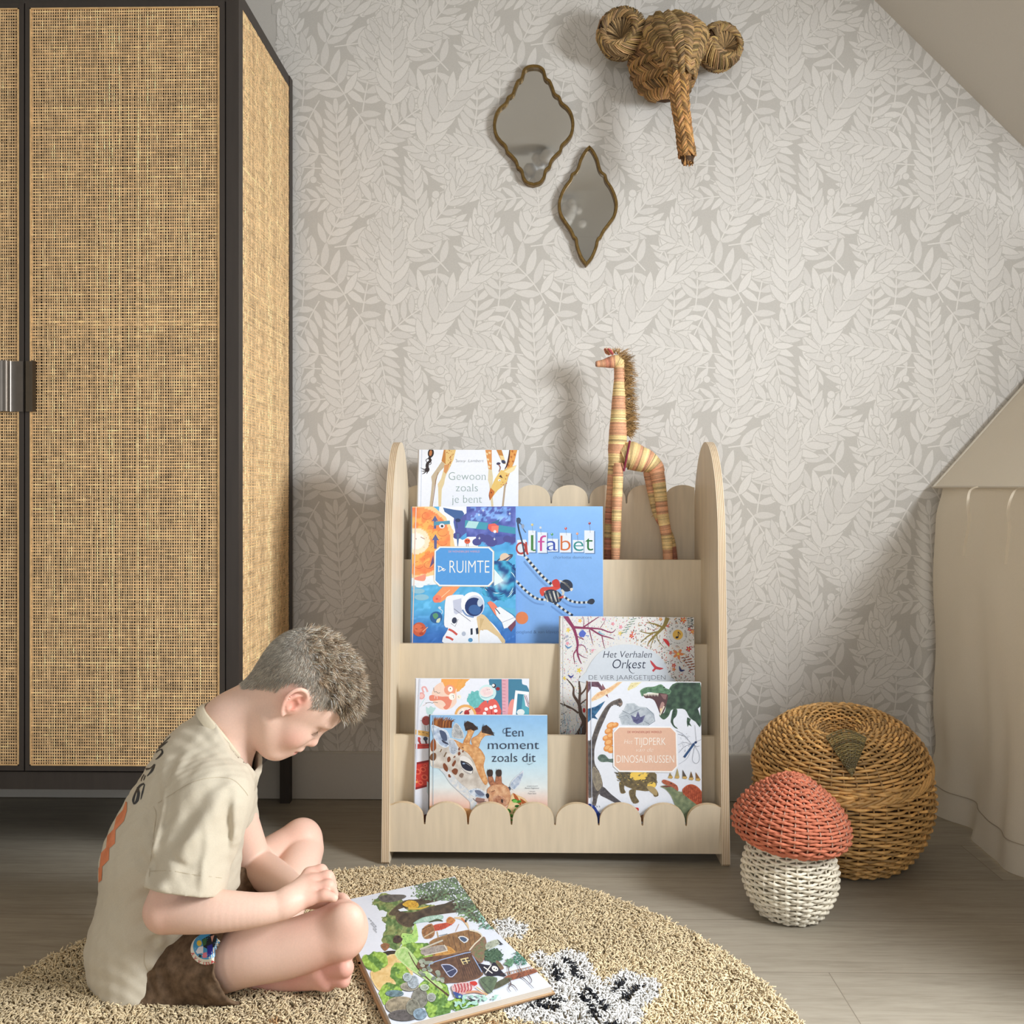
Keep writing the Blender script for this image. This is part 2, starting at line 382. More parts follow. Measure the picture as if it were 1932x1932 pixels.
def webbing(w, h, pu=.00545, pv=.0068, seed=1):
    """open square rattan weave in local (u, v) with depth along +n"""
    r = np.random.default_rng(seed); mb = MB()
    base = np.array((226, 192, 147.0))
    def strip(p0, along, across, length, width, n, lift, col):
        t = np.linspace(0, 1, n)
        wob = np.cumsum(r.normal(0, .00009, n)); wob -= np.linspace(wob[0], wob[-1], n)
        wv = width * (1 + r.normal(0, .09, n)) / 2
        c0 = p0[None] + along[None] * (t * length)[:, None] + across[None] * wob[:, None]
        nrm = np.array([0, 0, 1.0])
        ph = r.integers(0, 2)
        und = (lift + .0005 * np.where((np.arange(n) + ph) % 2, 1, -1))[:, None] * nrm[None]
        pts = np.stack([c0 - across * wv[:, None] + und * .3, c0 + und + nrm * .0011, c0 + across * wv[:, None] + und * .3], 0)
        f = col[None] * (1 + r.normal(0, .075, n))[:, None]
        cc = np.stack([f * .9, f * 1.04, f * .9], 0)
        mb.grid(pts, np.clip(cc, 10, 250), True, flip=(abs(along[1]) > .5))
    U, Vv = np.array([1.0, 0, 0]), np.array([0, 1.0, 0])
    nu = int(w / pu); nv = int(h / pv)
    for i in range(nu + 1):
        band = 1 + .05 * math.sin(i * .35 + seed) + r.normal(0, .055)
        strip(np.array([i * w / nu + r.normal(0, .00014), 0, 0]), Vv, U, h, .0028 * (1.18 if r.random() < .2 else 1), 100, 0, base * band)
    for j in range(nv + 1):
        band = 1 + r.normal(0, .05)
        col = base * band * np.array((.97, .93, .87))
        strip(np.array([0, j * h / nv + r.normal(0, .00016), 0]), U, Vv, w, .0034 if r.random() > .02 else .005, 24, .0003, col)
    return mb
def place(mb, o, u, v, n):
    o, u, v, n = [np.asarray(x, float) for x in (o, u, v, n)]
    mb.v = [o + p[:, :1] * u + p[:, 1:2] * v + p[:, 2:3] * n for p in mb.v]; return mb
# doors
dz0, dz1 = WZ0 + .044, WZ1 - .032
xm = P(48, 700, WY0)[0]; dw = (WX1 - ps - .002) - xm - .002
def door(x0, hinge_right, lab):
    st = .011; dy0, dy1 = WY0 - .004, WY0 + .018
    mb = MB()
    mb.box((x0, dy0, dz0), (x0 + st, dy1, dz1), FR); mb.box((x0 + dw - st, dy0, dz0), (x0 + dw, dy1, dz1), FR)
    mb.box((x0 + st, dy0, dz0), (x0 + dw - st, dy1, dz0 + .012), FR); mb.box((x0 + st, dy0, dz1 - .012), (x0 + dw - st, dy1, dz1), FR)
    d = obj('door', mb, M_DARK, wr_)
    w = dw - 2 * st; h = dz1 - dz0 - .024
    wb = place(webbing(w, h, seed=3 if hinge_right else 4), (x0 + st, dy0 + .003, dz0 + .012), (1, 0, 0), (0, 0, 1), (0, -1, 0))
    for s0 in (0, w - .0026):
        wb.box((x0 + st + s0, dy0 - .001, dz0 + .012), (x0 + st + s0 + .0026, dy0 + .004, dz1 - .012), (214, 176, 126))
    for s0 in (0, h - .0026):
        wb.box((x0 + st, dy0 - .001, dz0 + .012 + s0), (x0 + dw - st, dy0 + .004, dz0 + .0146 + s0), (214, 176, 126))
    obj('webbing', wb, M_RATTAN, d, label='natural woven rattan panel')
    dim_sheet = MB(); dim_sheet.box((x0 + st, dy0 + .014, dz0 + .012), (x0 + dw - st, dy0 + .018, dz1 - .012), (30, 24, 20)); obj('backing', dim_sheet, M_DARK, d)  # added dark sheet, its colour stands in for the unlit wardrobe interior
    hz0, hz1 = P(60, 777, WY0)[2], P(60, 682, WY0)[2]
    hb = MB()
    if hinge_right:      # flat bent tab seen face on
        xa = x0 + .001; hb.box((xa, dy0 - .004, hz0), (xa + .023, dy0 - .001, hz1), (92, 84, 74)); hb.box((xa + .0215, dy0 - .016, hz0), (xa + .0245, dy0 - .001, hz1), (92, 84, 74))
        hb.box((xa - .001, dy0 - .004, hz0), (xa + .002, dy1 - .004, hz1), (60, 54, 48))
    else:
        xe = x0 + dw; n = 9; prof = [(xe - .001, dy0 - .001), (xe - .012, dy0 - .003)]
        for k in range(n):
            a = k / (n - 1) * PI / 2; prof.append((xe - .024 - .006 * math.sin(a), dy0 - .004 - .012 * (1 - math.cos(a)) ** .8))
        prof += [(xe - .052, dy0 - .0165)]
        prof = np.array(prof); pr2 = prof + np.array([0, .002])
        A = np.stack([np.column_stack([prof, np.full(len(prof), z)]) for z in (hz0, hz1)]); B = np.stack([np.column_stack([pr2, np.full(len(prof), z)]) for z in (hz0, hz1)])
        hb.grid(A, (104, 96, 88), True); hb.grid(B, (60, 54, 48), True, flip=True)
        for k in range(len(prof) - 1):
            for q, z in ((0, hz0), (1, hz1)):
                hb.add([(*prof[k], z), (*prof[k + 1], z), (*pr2[k + 1], z), (*pr2[k], z)], [(0, 1, 2, 3)], (60, 54, 48))
    obj('handle', hb, M_METAL, d, label='dark metal edge pull')
    return d
door(xm + .0015, True, 'right'); door(xm - .0015 - dw, False, 'left')
# woven side panels
for x0, nx in ((WX1 - .004, 1), (WX0 + .004, -1)):
    w = WY1 - WY0 - 2 * ps; h = WZ1 - WZ0 - .07
    wb = webbing(w, h, seed=6)
    o = (x0, WY0 + ps, WZ0 + .04) if nx > 0 else (x0, WY1 - ps, WZ0 + .04)
    place(wb, o, (0, nx, 0), (0, 0, 1), (nx, 0, 0))
    sp = obj('side_panel', wb, M_RATTAN, wr_, label='natural woven rattan side')
    dim_sheet = MB(); xb = x0 - nx * .012; dim_sheet.box((min(xb, xb - nx * .003), WY0 + ps, WZ0 + .04), (max(xb, xb - nx * .003), WY1 - ps, WZ1 - .03), (34, 27, 22)); obj('backing', dim_sheet, M_DARK, sp)  # same near-black sheet behind the side weave, painted in place of interior shade
# ================================================================ plywood bookshelf
BX0 = P(720, 1632, 2.07)[0]; BX1 = P(1377, 1632, 2.07)[0]; PT = .018
IX0, IX1 = BX0 + PT, BX1 - PT; BXC = (BX0 + BX1) / 2
sh = thing('bookshelf', 'birch plywood front-facing bookshelf with scalloped boards and rounded side panels', 'bookshelf', (BXC, 2.25, 0))
BI = (218, 201, 175)
ply = [(k / 9, (k + 1) / 9, (226, 207, 180) if k % 2 == 0 else (186, 156, 122)) for k in range(9)]
yf, yb, yt, zt = 2.066, 2.440, 2.262, .981
# side profile in (y, z): slightly narrowing upwards, round top
def side_profile():
    pts = [(yf + .006, 0), (yb - .006, 0), (yb, .006)]
    zs = .70
    yl, yr = yf + .045, yb - .012
    pts.append((yr, zs))
    c = (yl + yr) / 2; hw = (yr - yl) / 2
    for k in range(1, 28):
        a = k / 28 * PI; pts.append((c + hw * math.cos(a), zs + (zt - zs) * math.sin(a) ** .92))
    pts += [(yl, zs), (yf, .006)]
    return pts
sp = side_profile()
for x0 in (BX0, BX1 - PT):
    mb = MB(); mb.plate(sp, ((x0, 0, 0), (0, 1, 0), (0, 0, 1), (1, 0, 0)), PT, BI, layers=ply)
    mb.f = [list(f) for f in mb.f]
    obj('side_panel', mb, M_BIRCH, sh, label='rounded plywood side with striped edge')
def board_scallop(y, zb, ztop, depth, pitch, t=.012):
    n = 8; pts = [(IX0, zb), (IX1, zb)]
    top = []
    for k in range(n):
        c = BXC + (k - (n - 1) / 2) * pitch
        for j in range(0, 17):
            a = PI - j / 16 * PI
            x = c + (pitch / 2 - .0022) * math.cos(a); z = ztop - depth + depth * math.sin(a) ** .86
            top.append((x, z))
        if k < n - 1:
            xx = c + pitch / 2
            for j in range(1, 6): a = PI + j / 6 * PI; top.append((xx + .0022 * math.cos(a), ztop - depth - .004 + .0026 * math.sin(a)))
    def ztop_at(x): return np.interp(x, [p[0] for p in top], [p[1] for p in top])
    top = [p for p in top if IX0 < p[0] < IX1]
    pts += [(IX1, top[-1][1])] + top[::-1] + [(IX0, top[0][1])]
    mb = MB(); mb.plate(pts, ((0, y, 0), (1, 0, 0), (0, 0, 1), (0, 1, 0)), t, BI, edge_col=(214, 190, 156)); return mb
obj('front_board', board_scallop(2.076, .026, .1395, .0435, .1003), M_BIRCH, sh, label='scalloped low front board')
obj('back_board', board_scallop(2.408, .60, .8735, .043, .1003), M_BIRCH, sh, label='scalloped top back board')
TIER = [(2.150, .275), (2.239, .478), (2.319, .681)]
FLZ = [.050, .232, .436, .640]
for (y, z), zb in zip(TIER, (.040, .222, .426)):
    mb = MB(); mb.box((IX0, y, zb), (IX1, y + .012, z), BI); obj('divider_board', mb, M_BIRCH, sh)
ys = [2.088, 2.162, 2.251, 2.331]; ye = [2.150, 2.239, 2.319, 2.408]
for k in range(4):
    mb = MB(); mb.box((IX0, ys[k], FLZ[k] - .010), (IX1, ye[k], FLZ[k]), BI); obj('shelf_floor', mb, M_BIRCH, sh)
# ================================================================ picture books
_txt = {}
def glyphs(s, thin=0.0, shear=0.0, spacing=1.0):
    key = (s, thin, shear, spacing)
    if key in _txt: return _txt[key]
    cu = bpy.data.curves.new('t', 'FONT'); cu.body = s; cu.offset = thin; cu.shear = shear; cu.space_character = spacing; cu.resolution_u = 4
    o = bpy.data.objects.new('t', cu); COLL.objects.link(o)
    me = bpy.data.meshes.new_from_object(o.evaluated_get(bpy.context.evaluated_depsgraph_get()))
    v = np.array([tuple(p.co) for p in me.vertices])[:, :2]; f = [list(p.vertices) for p in me.polygons]
    ed = {}
    for q in f:
        for i in range(len(q)): e = tuple(sorted((q[i], q[(i + 1) % len(q)]))); ed[e] = ed.get(e, 0) + 1
    be = [e for e, c in ed.items() if c == 1]
    bpy.data.objects.remove(o); bpy.data.curves.remove(cu); bpy.data.meshes.remove(me)
    _txt[key] = (v, f, be); return _txt[key]
def clip(poly, cq):
    out = list(poly); n = len(cq)
    for i in range(n):
        a, b = cq[i], cq[(i + 1) % n]; inp = out; out = []
        if not inp: return []
        def side(p): return (b[0] - a[0]) * (p[1] - a[1]) - (b[1] - a[1]) * (p[0] - a[0])
        for j in range(len(inp)):
            p, q = inp[j - 1], inp[j]; sp_, sq = side(p), side(q)
            if (sp_ >= 0) != (sq >= 0): t = sp_ / (sp_ - sq); out.append((p[0] + t * (q[0] - p[0]), p[1] + t * (q[1] - p[1])))
            if sq >= 0: out.append(tuple(q))
    return out
class Art:
    """print on a flat page; coordinates are magnified pixels of the photograph"""
    def __init__(s, mb, O, n, quad, origin, scale, step=7e-6):
        s.mb, s.O, s.n, s.org, s.sc, s.k, s.step = mb, np.asarray(O), np.asarray(n), np.asarray(origin, float), scale, 1, step
        q = [tuple((proj(c) - s.org) * scale) for c in quad]
        if sum(q[i][0] * q[(i + 1) % 4][1] - q[(i + 1) % 4][0] * q[i][1] for i in range(4)) < 0: q = q[::-1]
        s.cq = q; s.warp = None
    def w(s, pts):
        out = []
        for x, y in pts:
            d = ray(s.org[0] + x / s.sc, s.org[1] + y / s.sc); t = ((s.O - CAM) @ s.n) / (d @ s.n); out.append(CAM + d * t)
        return np.array(out) + s.n * s.k * s.step
    def polys(s, lst, up=True):
        if up: s.k += 1
        for pts, col in lst:
            p = clip(pts, s.cq)
            if len(p) >= 3:
                v = s.w(p); nn = np.cross(v[1] - v[0], v[2] - v[0])
                ar = np.sum(np.cross(v - v[0], np.roll(v, -1, 0) - v[0]), 0) @ s.n
                if ar < 0: v = v[::-1]
                s.mb.add(v, [list(range(len(v)))], col)
    def poly(s, pts, col, sm_=0):
        if sm_: pts = catmull(pts, sm_, True)
        s.polys([(pts, col)])
    def ell(s, x, y, rx, ry, col, rot=0, n=22, up=True):
        c, q = math.cos(rot), math.sin(rot)
        s.polys([([(x + rx * math.cos(a) * c - ry * math.sin(a) * q, y + rx * math.cos(a) * q + ry * math.sin(a) * c) for a in np.arange(n) * 2 * PI / n], col)], up)
    def line(s, pts, w, col, smooth=0, up=True):
        pts = np.asarray(pts, float)
        if smooth: 
            w = np.interp(np.linspace(0, 1, (len(pts) - 1) * smooth + 1), np.linspace(0, 1, np.size(w)), np.atleast_1d(w)); pts = catmull(pts, smooth)
        w = np.broadcast_to(np.interp(np.linspace(0, 1, len(pts)), np.linspace(0, 1, np.size(w)), np.atleast_1d(w)), (len(pts),))
        T = np.gradient(pts, axis=0); T /= np.maximum(1e-9, np.linalg.norm(T, axis=1))[:, None]; N_ = np.stack([-T[:, 1], T[:, 0]], 1)
        A, B = pts + N_ * w[:, None] / 2, pts - N_ * w[:, None] / 2
        s.polys([([A[i], A[i + 1], B[i + 1], B[i]], col) for i in range(len(pts) - 1)], up)
    def emit(s, p, cols):
        v = s.w(p)
        if np.sum(np.cross(v - v[0], np.roll(v, -1, 0) - v[0]), 0) @ s.n < 0: v = v[::-1]; cols = cols[::-1]
        s.mb.add(v, [list(range(len(v)))], np.clip(np.array(cols, float), 0, 255))
    def field(s, x0, y0, x1, y1, nx, ny, fn):
        """a patch whose printed colour varies smoothly: fn(x, y) -> rgb, or None outside the shape; its outline is cut exactly"""
        s.k += 1; xs = np.linspace(x0, x1, nx + 1); ys = np.linspace(y0, y1, ny + 1)
        q = np.array(s.cq); lo, hi = q.min(0), q.max(0)
        C = [[fn(x, y) if lo[0] - 40 < x < hi[0] + 40 and lo[1] - 40 < y < hi[1] + 40 else None for y in ys] for x in xs]
        for i in range(nx):
            for j in range(ny):
                cr = [((xs[i], ys[j]), C[i][j]), ((xs[i + 1], ys[j]), C[i + 1][j]), ((xs[i + 1], ys[j + 1]), C[i + 1][j + 1]), ((xs[i], ys[j + 1]), C[i][j + 1])]
                n_in = sum(c is not None for _, c in cr)
                if n_in == 0: continue
                pts, cols = [], []
                for t in range(4):
                    (p, c), (p2, c2) = cr[t], cr[(t + 1) % 4]
                    if c is not None: pts.append(p); cols.append(c)
                    if (c is None) != (c2 is None):
                        a_, b_ = (p, p2) if c is not None else (p2, p); cc = c if c is not None else c2
                        for _ in range(4):
                            m_ = ((a_[0] + b_[0]) / 2, (a_[1] + b_[1]) / 2); f_ = fn(*m_)
                            if f_ is not None: a_, cc = m_, f_
                            else: b_ = m_
                        pts.append(a_); cols.append(cc)
                if len(pts) < 3: continue
                cp = clip(pts, s.cq)
                if len(cp) < 3: continue
                if len(cp) != len(pts) or any(abs(u[0] - v[0]) + abs(u[1] - v[1]) > 1e-6 for u, v in zip(cp, pts)):
                    P_ = np.array(pts); cols = [cols[int(np.argmin(np.hypot(P_[:, 0] - u[0], P_[:, 1] - u[1])))] for u in cp]; pts = cp
                s.emit(pts, cols)
    def text(s, st, x, y, em, col, width=None, thin=0.0, shear=0.0, spacing=1.0, serif=0, rot=0.0, fn=None, dirs=None):
        v, f, be = glyphs(st, thin, shear, spacing); s.k += 1
        x0, x1 = v[:, 0].min(), v[:, 0].max(); sx = em if width is None else width / (x1 - x0)
        c, q = math.cos(rot), math.sin(rot)
        def tr(p):
            a, b_ = (p[:, 0] - x0) * sx, -p[:, 1] * em
            if fn: return np.array([fn(i, j) for i, j in zip(a, b_)])
            if dirs: return np.array([x, y]) + np.outer(a, dirs[0]) + np.outer(b_, dirs[1])
            return np.stack([x + a * c - b_ * q, y + a * q + b_ * c], 1)
        w_ = s.w(tr(v)); cq = s.cq
        nn = np.cross(w_[f[0][1]] - w_[f[0][0]], w_[f[0][2]] - w_[f[0][0]])
        ff = [list(reversed(t)) for t in f] if nn @ s.n < 0 else f
        s.mb.add(w_, ff, col)
        if serif:
            L_ = []
            hts = [0, .52, .545, .727, .76]
            for a, b_ in be:
                if abs(v[a, 1] - v[b_, 1]) < .004 and .02 < abs(v[a, 0] - v[b_, 0]) < .17 and min(abs(v[a, 1] - h) for h in hts) < .03:
                    xa, xb = sorted((v[a, 0], v[b_, 0])); yy = v[a, 1]; e = .055 * serif; top = yy > .3; tk = .026
                    ya, yb_ = (yy - tk, yy) if top else (yy, yy + tk)
                    xr = xb + (e if not top or yy > .7 else .012); L_.append((tr(np.array([(xa - e, ya), (xr, ya), (xr, yb_), (xa - e, yb_)])), col))
            if L_: s.k += 1; s.polys(L_, False)
def hard_book(label, tl, tr, bl, br, ytop, ybot, zbot, th, spine, face, back=(235, 235, 235), pages=True, group='picture books in the bookshelf'):
    """front cover rectangle from its visible corners; returns thing, mesh builder, plane"""
    TL, TR = P(*tl, ytop), P(*tr, ytop); BL = P(bl, 1000, ybot); BR = P(br, 1000, ybot); BL[2] = BR[2] = zbot
    u = norm((TR - TL) + (BR - BL)); vv = (TL + TR - BL - BR) / 2; H = np.linalg.norm(vv); vv = norm(vv - u * (vv @ u)); n = np.cross(u, vv)
    if n[1] > 0: n = -n
    W_ = ((TR - TL) @ u + (BR - BL) @ u) / 2; c = (TL + TR + BL + BR) / 4
    q = [c - u * W_ / 2 + vv * H / 2, c + u * W_ / 2 + vv * H / 2, c + u * W_ / 2 - vv * H / 2, c - u * W_ / 2 - vv * H / 2]
    t = thing('picture_book', label, 'book', (q[2] + q[3]) / 2, group)
    mb = MB(); bt = .0022
    def slab(m_, x0, x1, y0, y1, z0, z1, col):
        p = [c + u * x + vv * y - n * z for z in (z0, z1) for (x, y) in ((x0, y0), (x1, y0), (x1, y1), (x0, y1))]
        m_.add(p, [(0, 1, 2, 3), (7, 6, 5, 4), (4, 5, 1, 0), (5, 6, 2, 1), (6, 7, 3, 2), (7, 4, 0, 3)], col)
    a, b_ = W_ / 2, H / 2
    slab(mb, -a, a, -b_, b_, 0, bt, face); slab(mb, -a, a, -b_, b_, th - bt, th, back)
    # rounded spine on the left
    k = 9; ar = [(-a - .0035 * math.sin(PI * i / (k - 1)), th * i / (k - 1)) for i in range(k)]
    g = np.array([[c + u * x + vv * y - n * z for y in (-b_, b_)] for x, z in ar]); mb.grid(g, spine, True, flip=False)
    g2 = np.array([[c + u * (x + .002) + vv * y - n * z for y in (-b_, b_)] for x, z in ar]); mb.grid(g2, spine, True, flip=True)
    pm = MB(); slab(pm, -a + .003, a - .004, -b_ + .004, b_ - .004, bt + .0001, th - bt - .0001, (240, 236, 228))
    return t, mb, pm, c, n, q
def finish(t, mb, pm):
    obj('cover', mb, M_PRINT, t); obj('page_block', pm, M_PAPER, t)
def nz(x, y, s_, k=0): return mnoise.fractal((x * s_, y * s_, k), 1.0, 2.0, 4)
WHT = (238, 241, 250)

# ---------------------------------------------------------------- white giraffe-legs book, top tier
t, mb, pm, c, n, q = hard_book('white picture book titled Gewoon zoals je bent, with giraffe legs', (789.5, 848), (978.5, 849.5), 787, 977, 2.398, 2.352, FLZ[3] + .001, .011, (236, 238, 244), WHT)
A = Art(mb, c, n, q, (780, 840), 9.424)
A.line([(150, 60), (130, 1100)], 14, (206, 214, 232))
FUR, ORG_, GRY = (222, 178, 108), (202, 140, 74), (190, 172, 148)
A.poly([(545, 60), (760, 60), (710, 260), (640, 420), (585, 520), (560, 600), (545, 690), (505, 780), (490, 1100), (445, 1100), (440, 760), (432, 690), (465, 640), (490, 600), (545, 400), (500, 270)], (226, 205, 160))
A.poly([(545, 60), (570, 60), (575, 340), (500, 280)], (196, 132, 70))
A.poly([(575, 60), (760, 60), (712, 260), (640, 400), (570, 320)], (230, 196, 132))
rr = random.Random(3)
A.polys([([(x - r_, y), (x, y - r_), (x + r_, y), (x, y + r_)], (176, 98, 48)) for x, y, r_ in [(595 + rr.uniform(0, 130) * (1 - (yy - 80) / 600), yy, rr.uniform(7, 15)) for yy in range(80, 400, 16)]])
A.poly([(500, 290), (555, 330), (540, 400), (470, 470), (430, 540), (400, 620), (370, 740), (330, 1100), (285, 1100), (320, 780), (330, 660), (316, 560), (350, 510), (400, 440)], (196, 178, 152))
A.poly([(550, 350), (640, 340), (620, 430), (575, 510), (540, 470)], (214, 150, 96))
A.line([(440, 480), (400, 620), (335, 1100)], [8, 16, 10], (150, 112, 78))
# tail
A.ell(310, 140, 54, 80, (48, 38, 36), .15); A.ell(306, 140, 26, 52, (190, 120, 70), .15)
A.line([(300, 200), (285, 240), (305, 270), (250, 330), (245, 390)], [50, 44, 40, 50, 60], (52, 42, 42), 5)
A.line([(290, 220), (225, 260), (240, 310), (230, 350)], 12, (48, 38, 38), 4); A.line([(290, 270), (315, 310), (300, 340), (250, 355)], 12, (48, 38, 38), 4)
A.ell(248, 430, 38, 48, (58, 46, 46))
for e in ((125, 400), (135, 460), (150, 515), (235, 510)): A.line([(255, 420), ((255 + e[0]) / 2, (440 + e[1]) / 2 + 10), e], [26, 18, 3], (50, 40, 42), 4)
# right legs and head
A.poly([(1275, 60), (1392, 60), (1395, 440), (1415, 560), (1410, 650), (1395, 760), (1425, 1100), (1385, 1100), (1350, 700), (1325, 620), (1335, 440)], (224, 208, 172))
A.poly([(1275, 60), (1392, 60), (1395, 440), (1335, 420)], (220, 150, 86))
A.polys([([(x, y), (x + 40, y + 20), (x + 24, y + 50), (x - 8, y + 30)], (240, 214, 170)) for x, y in ((1290, 130), (1340, 110), (1310, 230), (1350, 300), (1330, 360))])
A.poly([(1462, 60), (1560, 60), (1650, 340), (1585, 320)], (200, 136, 70)); A.poly([(1530, 180), (1600, 190), (1650, 340), (1590, 330)], (236, 208, 150))
A.poly([(1720, 60), (1855, 60), (1800, 280), (1690, 560), (1640, 760), (1605, 1100), (1570, 1100), (1610, 740), (1640, 500)], (186, 164, 140))
A.poly([(1720, 60), (1855, 60), (1800, 260), (1740, 420), (1690, 560), (1640, 500), (1680, 300)], (226, 160, 84))
A.polys([([(x - 22, y), (x - 4, y - 26), (x + 20, y - 6), (x + 8, y + 26)], (196, 112, 54)) for x, y in ((1760, 110), (1800, 170), (1740, 210), (1770, 290), (1700, 290), (1690, 360))])
A.line([(1712, 80), (1700, 200), (1670, 340), (1625, 430)], [14, 26, 30, 10], (84, 46, 34), 4)
A.ell(1602, 296, 42, 30, (62, 66, 92), .6); A.ell(1512, 328, 36, 24, (66, 62, 90), -.1); A.line([(1515, 345), (1545, 400), (1520, 470)], [20, 24, 18], (150, 104, 92), 4)
A.poly([(1525, 480), (1560, 440), (1600, 450), (1640, 420), (1840, 350), (1790, 450), (1690, 510), (1665, 640), (1600, 720), (1500, 800), (1420, 900), (1360, 985), (1350, 880), (1390, 730), (1450, 600)], (232, 196, 116))
A.poly([(1610, 470), (1840, 350), (1790, 450), (1690, 505)], (240, 222, 172)); A.poly([(1370, 755), (1445, 825), (1420, 900), (1355, 988), (1362, 930), (1345, 850)], (204, 116, 52))
A.poly([(1345, 840), (1362, 930), (1358, 985), (1340, 900)], (150, 76, 40))
A.ell(1530, 622, 26, 20, (250, 250, 248)); A.ell(1536, 628, 9, 9, (60, 90, 50)); A.poly([(1520, 555), (1555, 525), (1590, 590), (1555, 575)], (78, 52, 48)); A.ell(1385, 842, 10, 16, (110, 50, 30))
A.polys([([(x - r_, y), (x, y - r_), (x + r_, y), (x, y + r_)], (200, 124, 60)) for x, y, r_ in ((1660, 540, 20), (1640, 600, 14), (1590, 660, 12), (1560, 700, 10), (1600, 705, 16), (1655, 680, 14), (1560, 745, 10))])
TG = (134, 158, 152)
A.text('Gewoon', 628, 618, 205, TG, 655, -.019, serif=.9); A.text('zoals', 755, 822, 205, TG, 390, -.019, serif=.9); A.text('je bent', 688, 1025, 205, TG, 530, -.019, serif=.9)
A.line([(750, 252), (772, 258), (770, 292), (755, 300)], 6, (90, 100, 110), 3); A.text('enny', 785, 300, 62, (90, 100, 110), 150, -.012, .3); A.text('Lambert', 975, 298, 66, (90, 100, 110), 275, -.014, .2)
finish(t, mb, pm)

# ---------------------------------------------------------------- blue alphabet book behind the space book
t, mb, pm, c, n, q = hard_book('blue picture book titled alfabet, half hidden behind the space book', (948, 955), (1137.5, 955.5), 946, 1138.5, 2.3135, 2.290, FLZ[2] + .001, .010, (120, 170, 228), (136, 183, 240))
A = Art(mb, c, n, q, (770, 940), 5.084)
A.field(900, 60, 1900, 1420, 34, 44, lambda x, y: np.array((139, 187, 243)) + np.array((-14, -16, -12)) * ((y - 80) / 1300) + 5 * nz(x, y, .004))
A.line([(1870, 70), (1876, 1420)], 10, (200, 224, 250))
DKB = (44, 54, 74)
def card(x0, y0, x1, y1, ch, col, cx, cy, em, w, pin, pc):
    A.poly([(x0 + 9, y0 + 8), (x1 + 9, y0 + 8), (x1 + 10, y1 + 8), (x0 + 9, y1 + 8)], (88, 122, 172)); A.poly([(x0, y0), (x1, y0 + 2), (x1, y1), (x0, y1)], (226, 232, 242))
    A.text(ch, cx, cy, em, col, w, -.008)
    A.line([pin, (pin[0] + 8, y0 + 24)], 3, (120, 130, 150)); A.ell(pin[0], pin[1], 12, 12, pc); A.ell(pin[0] - 3, pin[1] - 4, 4, 4, (250, 240, 230))
A.poly([(1046, 400), (1130, 396), (1172, 520), (1100, 555), (1046, 545)], (226, 232, 242))
card(1152, 308, 1222, 520, 'l', (70, 130, 66), 1178, 502, 220, 24, (1190, 254), (206, 190, 120)); A.line([(1190, 480), (1198, 500), (1222, 498)], 14, (70, 130, 66), 3)
card(1242, 326, 1332, 524, 'f', (196, 74, 150), 1246, 508, 222, 78, (1270, 282), (200, 210, 220)); card(1340, 388, 1438, 512, 'a', (50, 76, 170), 1328, 502, 205, 100, (1380, 346), (64, 150, 90))
card(1454, 332, 1562, 520, 'b', (206, 110, 60), 1462, 502, 212, 96, (1512, 290), (200, 70, 80)); card(1580, 400, 1684, 518, 'e', (44, 140, 140), 1586, 506, 205, 96, (1622, 340), (214, 150, 120)); card(1690, 308, 1784, 526, 't', (40, 112, 62), 1698, 502, 228, 76, (1740, 240), (150, 40, 70))
A.ell(1085, 480, 52, 60, (176, 60, 56)); A.ell(1082, 480, 34, 42, (220, 224, 232)); A.line([(1132, 420), (1138, 510), (1150, 540)], 18, (176, 60, 56), 3)
A.line([(1046, 190), (1062, 300), (1096, 430), (1118, 560)], [14, 16, 15, 16], (56, 66, 86), 4); A.line([(1046, 230), (1085, 250), (1108, 300), (1130, 330)], 9, (90, 104, 128), 4); A.ell(1060, 215, 22, 30, (64, 74, 96)); A.ell(1100, 270, 14, 22, (150, 160, 180))
A.text('charlotte dematons', 1395, 580, 42, (72, 92, 130), 365, -.02)
def rope(pts, w, sh=True):
    p = catmull(pts, 10); l = np.concatenate([[0], np.cumsum(np.linalg.norm(np.diff(p, axis=0), axis=1))])
    if sh: A.line(p + np.array([-14, 44]), w * .7, (112, 154, 212))
    m_ = int(l[-1] / 22)
    for k in range(m_):
        s0, s1 = k * l[-1] / m_, (k + 1) * l[-1] / m_ + 1
        a_, b_ = [np.array([np.interp(s_, l, p[:, i]) for i in (0, 1)]) for s_ in (s0, s1)]
        A.line([a_, b_], w, DKB if k % 2 else (222, 222, 216), up=False)
    A.k += 1
rope([(1125, 560), (1200, 650), (1290, 750), (1390, 840)], 26); rope([(1036, 790), (1090, 850), (1150, 905), (1230, 960), (1320, 975)], 22); rope([(1385, 990), (1440, 1030), (1500, 1075), (1580, 1125)], 22); rope([(1490, 940), (1560, 985), (1640, 1000), (1720, 998)], 22)
A.poly([(1716, 1000), (1740, 970), (1775, 965), (1790, 990), (1770, 1016), (1740, 1014)], (52, 58, 72), 5)
A.poly([(1262, 890), (1290, 855), (1370, 850), (1440, 830), (1460, 860), (1380, 900), (1330, 910), (1285, 940)], (214, 76, 64), 4); A.poly([(1380, 800), (1420, 775), (1450, 800), (1455, 850), (1400, 850)], (200, 62, 56), 4)
A.ell(1390, 940, 90, 62, DKB, .35); 
for d in (-60, -20, 20, 55): A.line([(1390 + d - 18, 940 - 50), (1390 + d + 10, 940 + 54)], 16, (224, 222, 214), up=False)
A.k += 1; A.ell(1518, 838, 62, 58, DKB, .4)
for d in (-36, -4, 30): A.line([(1518 + d - 30, 838 + d * .4 - 34), (1518 + d * .6 + 34, 838 + d + 22)], 14, (224, 222, 214), up=False)
